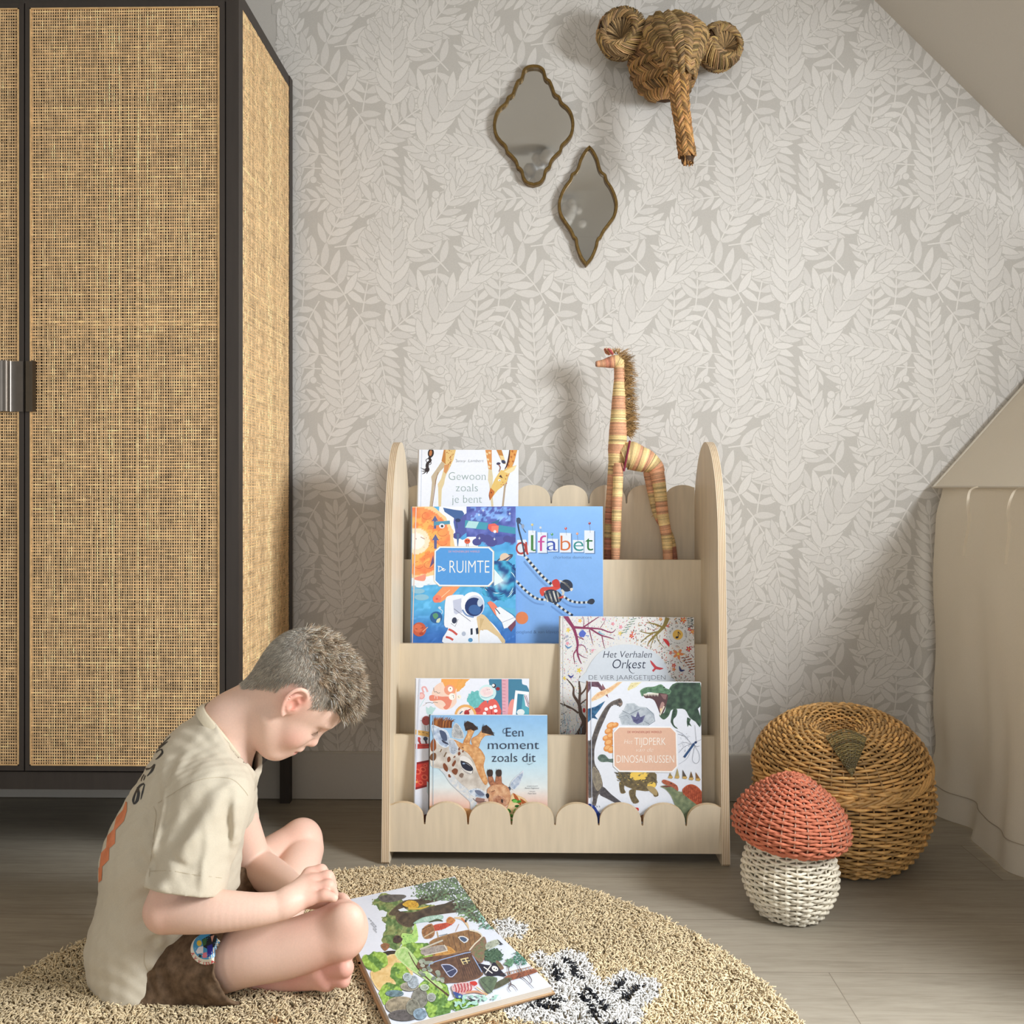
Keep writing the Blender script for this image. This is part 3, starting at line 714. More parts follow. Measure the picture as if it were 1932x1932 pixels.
A.k += 1; A.ell(1568, 872, 14, 12, (226, 214, 200)); A.line([(1470, 880), (1490, 900), (1480, 930)], 22, (210, 206, 196), 3); A.poly([(1430, 960), (1490, 930), (1490, 960)], (204, 84, 66))
A.ell(1092, 1148, 60, 60, (226, 132, 84)); A.text('oogland & van klaveren', 1040, 1296, 44, (72, 100, 150), 440, -.02)
finish(t, mb, pm)

# ---------------------------------------------------------------- space book
t, mb, pm, c, n, q = hard_book('space picture book titled De Ruimte, with an astronaut on the cover', (778.5, 956), (973, 955.5), 775, 973, 2.2985, 2.270, FLZ[2] + .001, .012, (120, 160, 205), (110, 180, 226))
A = Art(mb, c, n, q, (770, 940), 5.084)
def space(x, y):
    v = nz(x, y, .006); w_ = nz(x, y, .014, 3)
    sky = np.array((88, 176, 226)) * (1 - sm((y - 1000) / 350)) + np.array((56, 112, 190)) * sm((y - 1000) / 350)
    edge = 420 - 30 * math.sin(x * .03) + 30 * v
    if x > 640 and y < edge: 
        return np.array((78, 86, 160)) + 26 * w_ + (np.array((70, 78, 80)) * max(0, v) if v > .12 else 0)
    if y < 520 and x > 500: return np.array((84, 168, 226)) + 16 * w_
    return sky + 14 * w_ + (18 if math.sin(y * .05 + x * .01 + 3 * v) > .96 else 0)
A.field(0, 70, 1040, 1400, 60, 76, space)
A.poly([(300, 70), (640, 70), (560, 150), (440, 190), (460, 330), (520, 400), (600, 350), (660, 340), (665, 470), (440, 470), (380, 300)], WHT, 3)
A.poly([(440, 190), (520, 170), (600, 110), (660, 70), (1040, 70), (1040, 390), (960, 400), (900, 440), (800, 450), (700, 400), (640, 340), (560, 330), (470, 400), (450, 300)], (84, 92, 164), 3)
A.field(560, 80, 1036, 370, 40, 26, lambda x, y: (np.array((92, 104, 182)) + 40 * nz(x, y, .012) + (np.array((40, 70, 60)) if 600 < x < 980 and 90 < y < 220 and nz(x, y, .02, 5) > 0 else 0)))
for x, y, r_ in ((660, 420, 44), (700, 380, 50), (800, 420, 56), (950, 390, 40), (470, 360, 40), (760, 390, 50), (1000, 400, 36)): A.ell(x, y, r_, r_ * .8, (76, 78, 146))
A.field(0, 560, 420, 900, 16, 14, lambda x, y: WHT if y > 690 + 40 * math.sin(x * .02) and y < 850 - x * .08 else None)
def sun(x, y):
    d = math.hypot((x - 80) / 1.0, (y - 410) / 1.0)
    if d > 360 + 20 * nz(x, y, .01): return None
    v = nz(x, y, .01, 4)
    if d > 325: return np.array((250, 206, 150))
    if d < 80: return np.array((250, 240, 232))
    if d < 125: return np.array((250, 226, 196))
    return np.array((246, 166 + 30 * (1 - d / 320), 96)) + (np.array((-6, -44, -18)) if (v > .05 or d > 230) else 0) * np.clip(.6 + v, .3, 1)
A.field(10, 70, 460, 780, 44, 60, sun)
A.polys([([(x - 4, y), (x, y - 4), (x + 4, y), (x, y + 4)], (196, 96, 50)) for x, y in [(rr.uniform(150, 280), rr.uniform(200, 640)) for _ in range(40)]])
for cx, cy in ((330, 330), (180, 170), (200, 640), (100, 640), (330, 420)):
    A.line([(cx + 46 * math.cos(a), cy + 34 * math.sin(a)) for a in np.linspace(.4, 4.6, 12)], 4, (206, 92, 62))
def arrow(x, y, s_): A.poly([(x, y - 60 * s_), (x + 34 * s_, y), (x + 14 * s_, y - 4), (x + 12 * s_, y + 80 * s_), (x - 12 * s_, y + 80 * s_), (x - 14 * s_, y - 4), (x - 34 * s_, y)], (92, 98, 150))
arrow(258, 220, .9); arrow(262, 405, 1.0); A.poly([(205, 670), (240, 545), (250, 620)], (100, 84, 128))
A.poly([(250, 225), (400, 215), (402, 248), (248, 262)], (84, 150, 178)); A.ell(324, 266, 28, 24, (222, 226, 236)); A.ell(326, 268, 12, 12, (40, 44, 60))
A.line([(66, 384), (80, 392)], 8, (90, 60, 50)); A.line([(120, 372), (160, 392)], 6, (160, 110, 90))
A.poly([(335, 90), (440, 110), (520, 120), (540, 150), (500, 200), (480, 230), (440, 190), (350, 130)], (66, 100, 156)); A.ell(478, 212, 26, 18, (40, 56, 100)); A.line([(465, 230), (470, 290)], 8, (60, 80, 120)); A.line([(478, 340), (476, 460)], [30, 6], (80, 110, 160))
A.poly([(548, 210), (770, 236), (752, 304), (542, 282)], (70, 156, 180)); A.poly([(580, 218), (680, 226), (650, 290), (548, 282)], (180, 220, 224)); A.poly([(868, 256), (1032, 282), (1030, 344), (866, 320)], (66, 150, 178)); A.poly([(770, 250), (830, 240), (870, 270), (862, 330), (800, 322), (766, 290)], (226, 100, 92)); A.poly([(800, 268), (868, 262), (862, 332), (800, 322)], (244, 130, 110)); A.ell(832, 320, 14, 14, (240, 240, 240)); A.poly([(790, 240), (880, 200), (860, 244)], (56, 110, 150))
for x, y in ((680, 160), (720, 118), (975, 148), (828, 392), (684, 384)): A.polys([([(x, y - 18), (x + 4, y), (x, y + 18), (x - 4, y)], (226, 236, 250))]); A.polys([([(x - 15, y), (x, y + 4), (x + 15, y), (x, y - 4)], (226, 236, 250))])
A.ell(568, 412, 28, 26, (226, 100, 66)); A.ell(558, 408, 7, 5, (60, 30, 40)); A.ell(578, 408, 7, 5, (60, 30, 40)); A.line([(560, 436), (560, 462)], 4, (90, 60, 60)); A.line([(576, 436), (576, 462)], 4, (90, 60, 60))
# saturn, swirl
A.ell(925, 582, 88, 30, (74, 70, 96), -.45); A.ell(925, 582, 70, 20, (206, 190, 180), -.45); A.ell(925, 568, 46, 42, (224, 200, 176), -.3); A.line([(852, 622), (925, 596), (1004, 540)], [10, 18, 10], (86, 78, 100), 4)
def swirl(x, y):
    dx, dy = x - 880, (y - 790); d = math.hypot(dx, dy * .95)
    if d > 190 + 25 * nz(x, y, .02) or (x < 800 and y < 850): return None
    a = math.atan2(dy, dx); v = .5 + .5 * math.sin(5 * a + d * .045 + 2 * nz(x, y, .015))
    return np.array((228, 240, 246)) * max(0, 1 - d / 100) + min(1, d / 100) * (np.array((70, 176, 216)) * v + np.array((28, 74, 136)) * (1 - v))
A.field(680, 600, 1040, 990, 44, 46, swirl)
for k in range(26):
    a = rr.uniform(-1.2, 2.8); d = rr.uniform(110, 190); A.line([(880 + (d + e * 5) * math.cos(a + e * .16), 790 + (d + e * 5) * math.sin(a + e * .16)) for e in range(4)], [3, 9, 2], rr.choice([(24, 52, 104), (200, 230, 240), (40, 110, 170)]), 3)
A.poly([(826, 680), (915, 790), (826, 840)], (226, 242, 248))
# comet, clouds, planets
A.poly([(240, 950), (330, 850), (500, 845), (420, 930), (310, 1000), (250, 1000)], (240, 154, 104)); A.ell(278, 965, 42, 36, (236, 128, 106), -.4); A.ell(276, 966, 12, 8, (220, 80, 80)); A.line([(320, 950), (400, 880)], 5, (250, 214, 180))
for x, y, a_ in ((100, 890, 60), (130, 950, 70), (190, 820, 26), (60, 850, 30)): A.ell(x, y, a_, a_ * .42, (140, 190, 214))
for x, y, a_ in ((60, 790, 60), (150, 800, 70), (230, 800, 60), (110, 840, 40)): A.ell(x, y, a_, a_ * .45, (232, 240, 246))
A.poly([(50, 770), (130, 740), (170, 730), (160, 790), (100, 790)], (236, 150, 128), 3)
A.ell(270, 1142, 58, 56, (42, 92, 150)); A.poly([(235, 1120), (270, 1100), (290, 1130), (260, 1160)], (90, 150, 110), 3); A.poly([(280, 1160), (310, 1150), (300, 1190), (270, 1190)], (210, 220, 190), 3); A.line([(300, 1060), (330, 1080), (322, 1110)], 6, (220, 236, 246), 4); A.ell(302, 1050, 14, 12, (200, 220, 236))
A.ell(108, 1258, 66, 68, (196, 92, 66)); A.ell(96, 1246, 40, 40, (214, 112, 80)); A.line([(70, 1250), (90, 1256)], 5, (110, 40, 30)); A.line([(120, 1248), (144, 1240)], 5, (110, 40, 30)); A.ell(128, 1300, 22, 14, (170, 70, 50)); A.line([(140, 1280), (190, 1235)], 6, (240, 190, 150))
# title plate
A.poly([(300, 460), (780, 464), (826, 510), (822, 800), (776, 850), (296, 846), (246, 796), (252, 504)], (222, 206, 176)); A.poly([(304, 465), (776, 469), (820, 512), (817, 798), (772, 844), (300, 841), (251, 794), (256, 507)], (238, 244, 250)); A.poly([(310, 476), (770, 480), (810, 517), (806, 792), (766, 833), (306, 830), (262, 788), (267, 512)], (84, 154, 222))
A.text('DE WONDERLIJKE WERELD', 388, 520, 26, (214, 158, 168), 300, .002); A.text('RUIMTE', 398, 716, 175, (246, 242, 234), 382, -.012); A.line([(296, 650), (292, 700), (288, 704)], 7, (246, 242, 234)); A.line([(284, 652), (318, 660), (326, 684), (290, 704)], 7, (246, 242, 234), 4); A.line([(326, 690), (346, 676), (336, 674), (332, 690), (344, 696), (360, 680)], 6, (246, 242, 234), 4)
# astronaut
A.poly([(355, 1000), (380, 940), (500, 925), (540, 960), (520, 1180), (360, 1240), (350, 1100)], (236, 240, 250), 4); A.poly([(430, 980), (510, 960), (520, 1160), (440, 1100)], (196, 202, 224))
A.poly([(360, 1400), (380, 1260), (420, 1160), (500, 1100), (660, 1130), (760, 1160), (860, 1260), (930, 1390), (900, 1400)], (240, 243, 251), 4)
A.poly([(660, 1130), (730, 1120), (830, 1240), (930, 1360), (905, 1395), (860, 1330), (760, 1260), (690, 1270), (680, 1400), (670, 1240)], (222, 196, 152), 3); A.poly([(690, 1150), (740, 1160), (720, 1270), (690, 1260)], (206, 178, 132))
A.ell(620, 1020, 112, 122, (244, 246, 252), .1); A.ell(640, 1035, 92, 104, (206, 214, 234), .1); A.ell(632, 1042, 88, 90, (28, 52, 108), .15); A.ell(640, 1070, 60, 48, (58, 100, 160), .2); A.ell(690, 1000, 26, 40, (190, 206, 226), .2); A.line([(520, 1070), (560, 1120), (630, 1140)], 16, (120, 150, 196), 4)
A.ell(444, 1172, 24, 30, (52, 60, 84), .2); A.line([(412, 1200), (450, 1230), (480, 1160)], 5, (120, 120, 140)); A.line([(388, 1256), (430, 1276), (470, 1310)], 20, (206, 84, 76), 4); A.line([(362, 1330), (400, 1340), (432, 1360)], 20, (206, 84, 76), 4)
A.poly([(598, 1252), (618, 1246), (620, 1306), (600, 1312)], (40, 50, 70)); A.poly([(648, 1250), (672, 1240), (676, 1300), (654, 1306)], (40, 50, 70)); A.ell(534, 1300, 20, 22, (180, 190, 210)); A.ell(598, 1360, 22, 20, (86, 150, 196)); A.line([(440, 1060), (520, 1120), (600, 1180)], 5, (110, 116, 140), 3); A.line([(880, 1340), (910, 1380)], 5, (150, 120, 84)); A.line([(860, 1350), (880, 1396)], 5, (150, 120, 84)); A.poly([(700, 1390), (740, 1230), (930, 1400)], (240, 243, 251))
A.poly([(690, 1260), (760, 1262), (862, 1330), (905, 1395), (930, 1362), (830, 1240), (740, 1130)], (222, 196, 152))
# shuttle
A.poly([(760, 1000), (790, 985), (830, 1010), (920, 1130), (940, 1180), (900, 1190), (830, 1110)], (236, 132, 106)); A.poly([(832, 1060), (880, 1040), (1000, 1120), (1034, 1160), (960, 1240), (920, 1250), (900, 1190), (850, 1130)], (238, 242, 248)); A.poly([(880, 1040), (1000, 1110), (1036, 1140), (1036, 1060)], (92, 180, 220)); A.line([(836, 1056), (862, 1085), (880, 1110)], 9, (50, 60, 90)); A.poly([(956, 1236), (1030, 1170), (1036, 1210), (990, 1280)], (120, 70, 90)); A.line([(905, 1190), (1030, 1140)], 4, (140, 150, 180))
A.line([(78, 70), (40, 1400)], 9, (226, 206, 196)); 
finish(t, mb, pm)

# ---------------------------------------------------------------- story orchestra book
t, mb, pm, c, n, q = hard_book('flower-patterned picture book titled Het Verhalen Orkest, behind the dinosaur book', (1056, 1161.5), (1307, 1166), 1058, 1315, 2.234, 2.196, FLZ[1] + .001, .016, (216, 208, 196), (226, 224, 222))
A = Art(mb, c, n, q, (1050, 1155), 6.779)
dots = []; ro = random.Random(8)
PALL = [(214, 120, 160), (150, 170, 220), (222, 190, 96), (110, 150, 120), (206, 96, 110), (90, 110, 150)]; PALR = [(150, 52, 56), (50, 70, 60), (190, 60, 56), (120, 96, 50), (60, 50, 60), (206, 160, 80)]
for k in range(2600):
    x, y = ro.uniform(30, 1790), ro.uniform(45, 1560)
    if ((x - 870) / 560) ** 2 + ((y - 860) / 440) ** 2 < 1: continue
    if math.hypot(x - 1550, y - 285) < 140: continue
    pr = x > 980; r_ = ro.uniform(4, 9); a = ro.uniform(0, PI)
    if not pr or ro.random() < .3: dots.append(([(x + r_ * .8 * math.cos(h), y + r_ * .8 * math.sin(h)) for h in (0, 1.3, 2.6, 3.9, 5.2)], ro.choice(PALL if not pr else PALR)))
    else:
        l_ = ro.uniform(10, 22); c_, s_ = math.cos(a + .8), math.sin(a + .8); dots.append(([(x - l_ * c_, y - l_ * s_), (x - s_ * 5, y + c_ * 5), (x + l_ * c_, y + l_ * s_), (x + s_ * 5, y - c_ * 5)], ro.choice(PALR)))
for k in range(0, len(dots), 300): A.polys(dots[k:k + 300])
def flower(x, y, r_, col, ctr=(240, 210, 90), pet=5):
    for j in range(pet): a = j * 2 * PI / pet + ro.uniform(0, .3); A.ell(x + r_ * .6 * math.cos(a), y + r_ * .6 * math.sin(a), r_ * .5, r_ * .28, col, a, 8, up=False)
    A.k += 1; A.ell(x, y, r_ * .25, r_ * .25, ctr, n=7)
for x, y, r_, col in ((150, 230, 30, (230, 206, 90)), (300, 110, 26, (232, 180, 80)), (720, 150, 24, (226, 130, 170)), (820, 190, 26, (226, 130, 170)), (815, 270, 30, (226, 206, 120)), (290, 745, 32, (232, 206, 80)), (960, 305, 30, (206, 52, 56)), (1690, 470, 36, (206, 40, 50)), (1556, 535, 66, (226, 140, 84)), (1500, 680, 28, (206, 60, 70)), (1500, 730, 26, (220, 120, 70)), (1460, 520, 24, (200, 60, 76)), (1620, 100, 40, (214, 110, 60)), (1330, 90, 26, (220, 150, 90)), (1740, 250, 30, (226, 130, 60)), (1700, 220, 26, (206, 60, 66)), (970, 260, 18, (206, 60, 66)), (1420, 175, 20, (206, 60, 66)), (100, 845, 26, (230, 200, 80)), (460, 490, 20, (226, 140, 180)), (140, 400, 24, (226, 140, 180)), (600, 90, 20, (226, 140, 180))): flower(x, y, r_, col)
PB = (138, 54, 92); GB = (138, 120, 60); BB = (84, 62, 50)
for p_, w_ in (([(110, 40), (170, 130), (210, 190), (245, 280), (270, 400), (265, 500), (290, 600), (320, 660)], [60, 46, 40, 34, 30, 24, 18, 8]), ([(200, 190), (320, 200), (420, 205), (560, 215), (700, 260), (760, 215)], [34, 28, 24, 18, 14, 5]), ([(430, 210), (560, 290), (660, 320), (740, 345)], [22, 18, 14, 5]), ([(340, 195), (420, 140), (540, 60)], [20, 16, 8]), ([(250, 300), (350, 350), (300, 310)], [12, 6, 3]), ([(420, 220), (445, 330), (470, 420)], [14, 10, 4]), ([(580, 300), (600, 400), (620, 470)], [12, 9, 4]), ([(270, 420), (350, 430), (400, 520)], [14, 9, 4]), ([(265, 470), (220, 540), (235, 660)], [18, 14, 6]), ([(280, 530), (340, 570), (400, 590)], [12, 9, 3]), ([(345, 190), (350, 100), (330, 50)], [9, 6, 3]), ([(560, 200), (610, 130), (630, 70)], [8, 5, 3]), ([(400, 200), (410, 110), (400, 50)], [7, 5, 3])): A.line(p_, w_, PB, 5)
for p_, w_ in (([(1420, 70), (1380, 170), (1310, 250), (1230, 330), (1180, 390), (1160, 440)], [60, 44, 34, 24, 16, 6]), ([(1350, 190), (1250, 150), (1140, 130)], [26, 18, 6]), ([(1300, 250), (1180, 270), (1060, 240)], [24, 16, 6]), ([(1240, 260), (1140, 330), (1080, 390)], [22, 15, 5]), ([(1280, 290), (1300, 360), (1390, 470)], [16, 10, 3]), ([(1250, 320), (1210, 420), (1200, 480)], [12, 8, 3]), ([(1370, 180), (1400, 230)], [24, 6])): A.line(p_, w_, GB, 5)
A.poly([(60, 800), (360, 800), (380, 1600), (30, 1600)], (216, 226, 232)) if False else None
for p_, w_ in (([(290, 1600), (360, 1420), (310, 1300), (290, 1180), (220, 1060), (215, 960), (130, 850)], [130, 80, 52, 40, 30, 20, 8]), ([(290, 1180), (300, 1000), (290, 900), (300, 810)], [34, 30, 20, 6]), ([(300, 1060), (370, 980), (400, 850)], [26, 20, 8]), ([(280, 1290), (180, 1220), (60, 1170), (30, 1160)], [26, 20, 14, 8]), ([(220, 1240), (130, 1210), (80, 1130)], [14, 9, 4]), ([(300, 1180), (360, 1130), (400, 1100)], [20, 14, 8])): A.line(p_, w_, BB, 5)
for k in range(26):
    x, y = ro.uniform(60, 330), ro.uniform(1330, 1560); A.line([(x, y + 60), (x + ro.uniform(-10, 10), y), (x + ro.uniform(-30, 30), y - 40)], [5, 4, 2], (130, 170, 196), 2)
A.polys([([(x, y), (x + 10, y + 16), (x + 30, y - 14), (x + 12, y + 4)], (60, 70, 66)) for x, y in [(ro.uniform(40, 110), ro.uniform(1180, 1560)) for _ in range(16)]])
A.poly([(300, 250), (340, 225), (380, 270), (350, 320), (300, 315), (285, 280)], (86, 106, 196)); A.line([(375, 300), (412, 300), (400, 320)], 9, (110, 140, 206)); A.line([(310, 250), (325, 222), (350, 240)], 6, (110, 140, 206), 3)
A.line([(110, 420), (150, 455), (200, 430)], [6, 22, 4], (96, 140, 186), 5); A.line([(150, 800), (185, 830), (220, 800)], [6, 26, 4], (60, 66, 140), 5); A.line([(530, 250), (560, 270), (620, 285)], [6, 16, 4], (130, 190, 206), 4); A.line([(1570, 690), (1590, 745), (1640, 740)], [8, 34, 6], (50, 60, 110), 5)
A.poly([(1360, 340), (1410, 350), (1440, 390), (1440, 440), (1400, 400)], (206, 50, 50), 3); A.ell(352, 1255, 18, 30, (190, 40, 44))
for j in range(6):
    for (x0, y0, dx, dy, col) in ((980, 90, -24, 34, (96, 136, 104)), (1700, 80, 2, 22, (52, 76, 70)), (1640, 580, 22, 30, (150, 84, 50))):
        x, y = x0 + dx * j, y0 + dy * j; L_ = 46 if col[0] != 150 else 60; A.line([(x, y), (x + L_, y - 12)], [3, 11 if col[0] != 150 else 20, 3], col, 3); A.line([(x, y), (x - L_ * .8, y + 6)], [3, 11 if col[0] != 150 else 20, 3], col, 3)
A.poly([(350, 900), (380, 760), (470, 600), (600, 480), (780, 420), (960, 415), (1120, 450), (1280, 530), (1390, 660), (1430, 800), (1440, 900)], (214, 220, 228), 4)
NV = (34, 40, 66)
A.text('Het Verhalen', 594, 580, 122, NV, 625, -.006, .22, serif=.7); A.text('Orkest', 716, 718, 168, NV, 425, -.006, .2, serif=.5); A.line([(925, 690), (935, 750), (975, 782), (1000, 774)], [12, 10, 6, 2], NV, 4)
A.text('DE VIER JAARGETIJDEN', 412, 862, 84, (40, 44, 60), 980, -.018)
A.poly([(1195, 612), (1240, 650), (1275, 690), (1320, 705), (1370, 718), (1320, 738), (1270, 730), (1240, 764), (1222, 740), (1250, 715), (1215, 670)], (196, 68, 74), 2)
A.ell(1550, 288, 138, 138, (226, 226, 226)); A.ell(1550, 288, 66, 66, (232, 186, 84)); A.ell(1540, 322, 20, 14, (40, 36, 44), -.3); A.line([(1557, 320), (1553, 250)], 8, (40, 36, 44)); A.line([(1553, 250), (1580, 280), (1570, 300)], [10, 8, 3], (40, 36, 44), 3)
for st, r0, a0, a1, fl in (('DRUK OP DE NOOT', 92, 195, 372, 1), ('en hoor VIVALDI\'S muziek', 118, 168, 12, -1)):
    for j, ch in enumerate(st):
        a = math.radians(a0 + (a1 - a0) * j / (len(st) - 1))
        if ch != ' ':
            p_ = (1550 + r0 * math.cos(a), 288 + r0 * math.sin(a)); ro_ = a + PI / 2 if fl > 0 else a - PI / 2
            e_ = 36 if fl > 0 else 22; A.text(ch, p_[0] - e_ * .3 * math.cos(ro_), p_[1] - e_ * .3 * math.sin(ro_), e_, (52, 56, 66), None, -.004, rot=ro_)
A.text('willie', 96, 350, 46, (60, 70, 130), 76, -.01, .3, rot=-.6); A.text('vers', 120, 380, 40, (60, 70, 130), 50, -.01, .3, rot=-.6)
A.line([(86, 45), (84, 1580)], 5, (196, 198, 204))
finish(t, mb, pm)

# ---------------------------------------------------------------- human-body book behind the giraffe book
t, mb, pm, c, n, q = hard_book('white picture book with red cartoon figures, behind the giraffe book', (788, 1280.5), (997.5, 1281.5), 779, 999, 2.1475, 2.116, FLZ[0] + .001, .014, (220, 224, 236), (236, 239, 250))
A = Art(mb, c, n, q, (770, 1270), 6.778)
A.field(400, 60, 800, 300, 20, 14, lambda x, y: np.array((244, 176, 96)) - 16 * abs(nz(x, y, .02)) if x > 425 - (y - 70) * .06 and x < 785 - (y - 70) * .75 - 14 * math.sin(y * .3) and y < 260 - abs(x - 560) * .3 else None)
A.field(140, 100, 620, 480, 26, 20, lambda x, y: np.array((246, 214, 196)) if ((x - 470) / 170) ** 2 + ((y - 290) / 180) ** 2 < 1 and x > 200 else None)
A.poly([(425, 75), (640, 75), (600, 260), (480, 200)], (245, 170, 92)); A.ell(530, 215, 70, 66, (240, 160, 130)); A.ell(540, 205, 32, 36, (250, 246, 240)); A.ell(540, 198, 6, 8, (40, 40, 50))
A.poly([(270, 300), (310, 280), (420, 300), (500, 300), (560, 320), (540, 420), (490, 465), (450, 440), (480, 400), (420, 345), (290, 355)], (234, 140, 116), 4); A.text('\u266a', 330, 330, 60, (250, 240, 230)) if False else A.line([(340, 325), (340, 290), (372, 296), (372, 330)], 6, (250, 240, 236))
A.ell(560, 300, 40, 44, (250, 246, 238)); A.ell(650, 305, 28, 30, (250, 240, 222)); A.line([(560, 290), (580, 280), (582, 320)], 5, (60, 50, 50)); A.line([(640, 295), (652, 316)], 4, (90, 80, 70))
A.ell(170, 290, 44, 46, (236, 170, 168)); A.ell(174, 290, 26, 28, (246, 200, 196)); A.line([(200, 250), (180, 190), (220, 180), (250, 240)], 22, (236, 180, 180), 4); A.line([(325, 185), (335, 240), (360, 235), (380, 255), (410, 250)], 5, (60, 70, 80), 3); A.line([(220, 385), (280, 375), (310, 385), (330, 372), (380, 378)], 5, (60, 60, 70), 3); A.line([(150, 430), (215, 320)], 7, (190, 226, 230)); A.line([(190, 420), (240, 385)], 5, (210, 190, 180))
A.poly([(230, 430), (260, 450), (290, 420), (320, 440), (355, 445), (320, 500), (300, 530), (240, 520)], (190, 222, 220), 3); A.ell(230, 608, 54, 60, (180, 84, 84)); A.ell(205, 590, 6, 6, (40, 30, 40)); A.line([(160, 605), (180, 612)], 5, (90, 40, 50)); A.line([(215, 670), (220, 740)], 4, (80, 60, 70)); A.line([(250, 670), (252, 740)], 4, (80, 60, 70))
A.poly([(1060, 60), (1420, 60), (1460, 140), (1540, 200), (1540, 560), (880, 560), (850, 440), (960, 330), (1040, 180)], (70, 130, 160), 3); A.field(700, 210, 960, 480, 24, 20, lambda x, y: np.array((110, 190, 190)) + 20 * nz(x, y, .03) if ((x - 880) / 140) ** 2 + ((y - 340) / 130) ** 2 < .8 + .5 * nz(x, y, .03) else None)
A.ell(1015, 250, 112, 104, (206, 236, 238)); A.ell(1005, 240, 86, 66, (244, 226, 226)); 
for x, y in ((970, 230), (1010, 210), (1040, 250), (990, 262), (1020, 260)): A.ell(x, y, 26, 20, (240, 214, 216)); 
A.line([(1010, 208), (1016, 212)], 6, (60, 50, 60)); A.line([(1034, 206), (1040, 212)], 6, (60, 50, 60)); A.line([(930, 300), (1000, 316), (1090, 280)], 6, (130, 180, 200), 4)
A.ell(1096, 160, 26, 28, (60, 20, 26)); A.ell(1090, 156, 18, 18, (244, 240, 240)); A.ell(1148, 200, 26, 22, (150, 40, 50))
A.poly([(1000, 350), (1018, 400), (1030, 350), (1100, 330), (1160, 400), (1180, 560), (840, 560), (880, 460), (940, 380)], (228, 100, 92), 2); A.ell(890, 470, 40, 30, (200, 80, 80))
for x, y in ((1000, 460), (1062, 440), (1110, 426), (1120, 482), (980, 515)): A.line([(x, y), (x + 10, 560)], 9, (180, 40, 46)); A.ell(x, y, 24, 22, (250, 240, 240))
A.poly([(1196, 60), (1282, 60), (1282, 560), (1204, 560)], (226, 168, 182)); A.polys([([(1206, y), (1246, y + 4), (1246, y + 9), (1206, y + 5)], (180, 100, 124)) for y in range(90, 540, 44)])
A.poly([(1290, 400), (1340, 330), (1380, 400), (1360, 560), (1280, 560)], (236, 150, 140), 3); A.poly([(1372, 220), (1545, 240), (1545, 560), (1330, 560)], (246, 248, 252)); A.poly([(1400, 262), (1545, 280), (1545, 560), (1376, 560)], (90, 170, 186)); A.poly([(1400, 262), (1470, 272), (1440, 560), (1376, 560)], (60, 130, 160)); A.poly([(1480, 280), (1545, 270), (1545, 440), (1500, 420)], (240, 232, 240)); A.line([(1490, 285), (1540, 430)], 8, (120, 50, 80)); A.line([(1510, 285), (1545, 400)], 6, (60, 40, 80)); A.ell(1440, 500, 50, 40, (232, 236, 234))
A.ell(735, 540, 140, 140, (236, 176, 104)); A.ell(735, 545, 112, 112, (244, 226, 214)); A.line([(660, 520), (700, 480)], 14, (70, 110, 140)); A.ell(750, 510, 34, 40, (170, 50, 50)); A.line([(720, 500), (800, 460)], 14, (190, 60, 60)); A.ell(700, 470, 16, 16, (250, 240, 230))
# lower left, beside the giraffe book
A.poly([(80, 720), (280, 750), (275, 820), (80, 780)], (232, 184, 104)); A.polys([([(x, y), (x + 26, y + 6), (x + 24, y + 14), (x, y + 8)], (120, 90, 60)) for x, y in ((130, 745), (180, 750), (230, 770))])
A.line([(140, 860), (170, 930)], [30, 14], (170, 50, 50)); A.ell(135, 840, 26, 24, (190, 70, 70)); A.line([(220, 840), (240, 930)], [30, 16], (90, 60, 70)); A.ell(222, 838, 28, 26, (60, 70, 90))
A.poly([(80, 905), (290, 900), (290, 960), (80, 970)], (190, 66, 60)); A.line([(80, 930), (290, 925)], 8, (150, 40, 40))
A.poly([(60, 1150), (290, 1105), (290, 1440), (55, 1500)], (206, 60, 52)); A.poly([(60, 1150), (290, 1105), (290, 1130), (60, 1178)], (140, 34, 38)); A.poly([(60, 1470), (290, 1415), (290, 1440), (55, 1500)], (140, 34, 38))
for x, y, r_ in ((120, 1260, 46), (190, 1230, 40), (210, 1330, 44), (100, 1370, 30), (220, 1180, 24), (160, 1400, 34)): A.ell(x, y, r_, r_ * .8, (230, 104, 80), .4); A.ell(x, y, r_ * .6, r_ * .45, (190, 50, 44), .4)
A.ell(110, 1390, 14, 16, (240, 160, 100)); A.poly([(240, 1380), (290, 1420), (290, 1640), (240, 1520)], (200, 216, 222)); A.poly([(160, 1850), (240, 1800), (290, 1840), (290, 1990), (180, 1960)], (96, 56, 52), 3)
A.line([(150, 70), (60, 1990)], 20, (214, 218, 232))
finish(t, mb, pm)

# ---------------------------------------------------------------- giraffe book in front
t, mb, pm, c, n, q = hard_book('picture book titled Een moment zoals dit, with two giraffe heads on a blue sky', (813, 1349.5), (1033, 1350), 808.5, 1033, 2.123, 2.100, FLZ[0] + .001, .012, (70, 60, 56), (170, 205, 235))
A = Art(mb, c, n, q, (770, 1270), 6.778)
def sky(x, y):
    t_ = (y - 540) / 1230; a, b_, d, e = np.array((142, 190, 234)), np.array((194, 224, 240)), np.array((226, 232, 232)), np.array((240, 196, 176))
    v = a + (b_ - a) * min(1, t_ / .5) if t_ < .5 else (b_ + (d - b_) * (t_ - .5) / .25 if t_ < .75 else d + (e - d) * min(1, (t_ - .75) / .2))
    return v + 4 * nz(x, y, .01)
A.field(250, 530, 1800, 2000, 40, 60, sky)
A.poly([(250, 1700), (500, 1700), (760, 1730), (900, 1760), (900, 1990), (250, 1990)], (226, 170, 110))
A.line([(1790, 540), (1790, 2000)], 12, (214, 230, 246))
CRE, BRN, WH2 = (236, 224, 206), (128, 74, 44), (222, 230, 240)
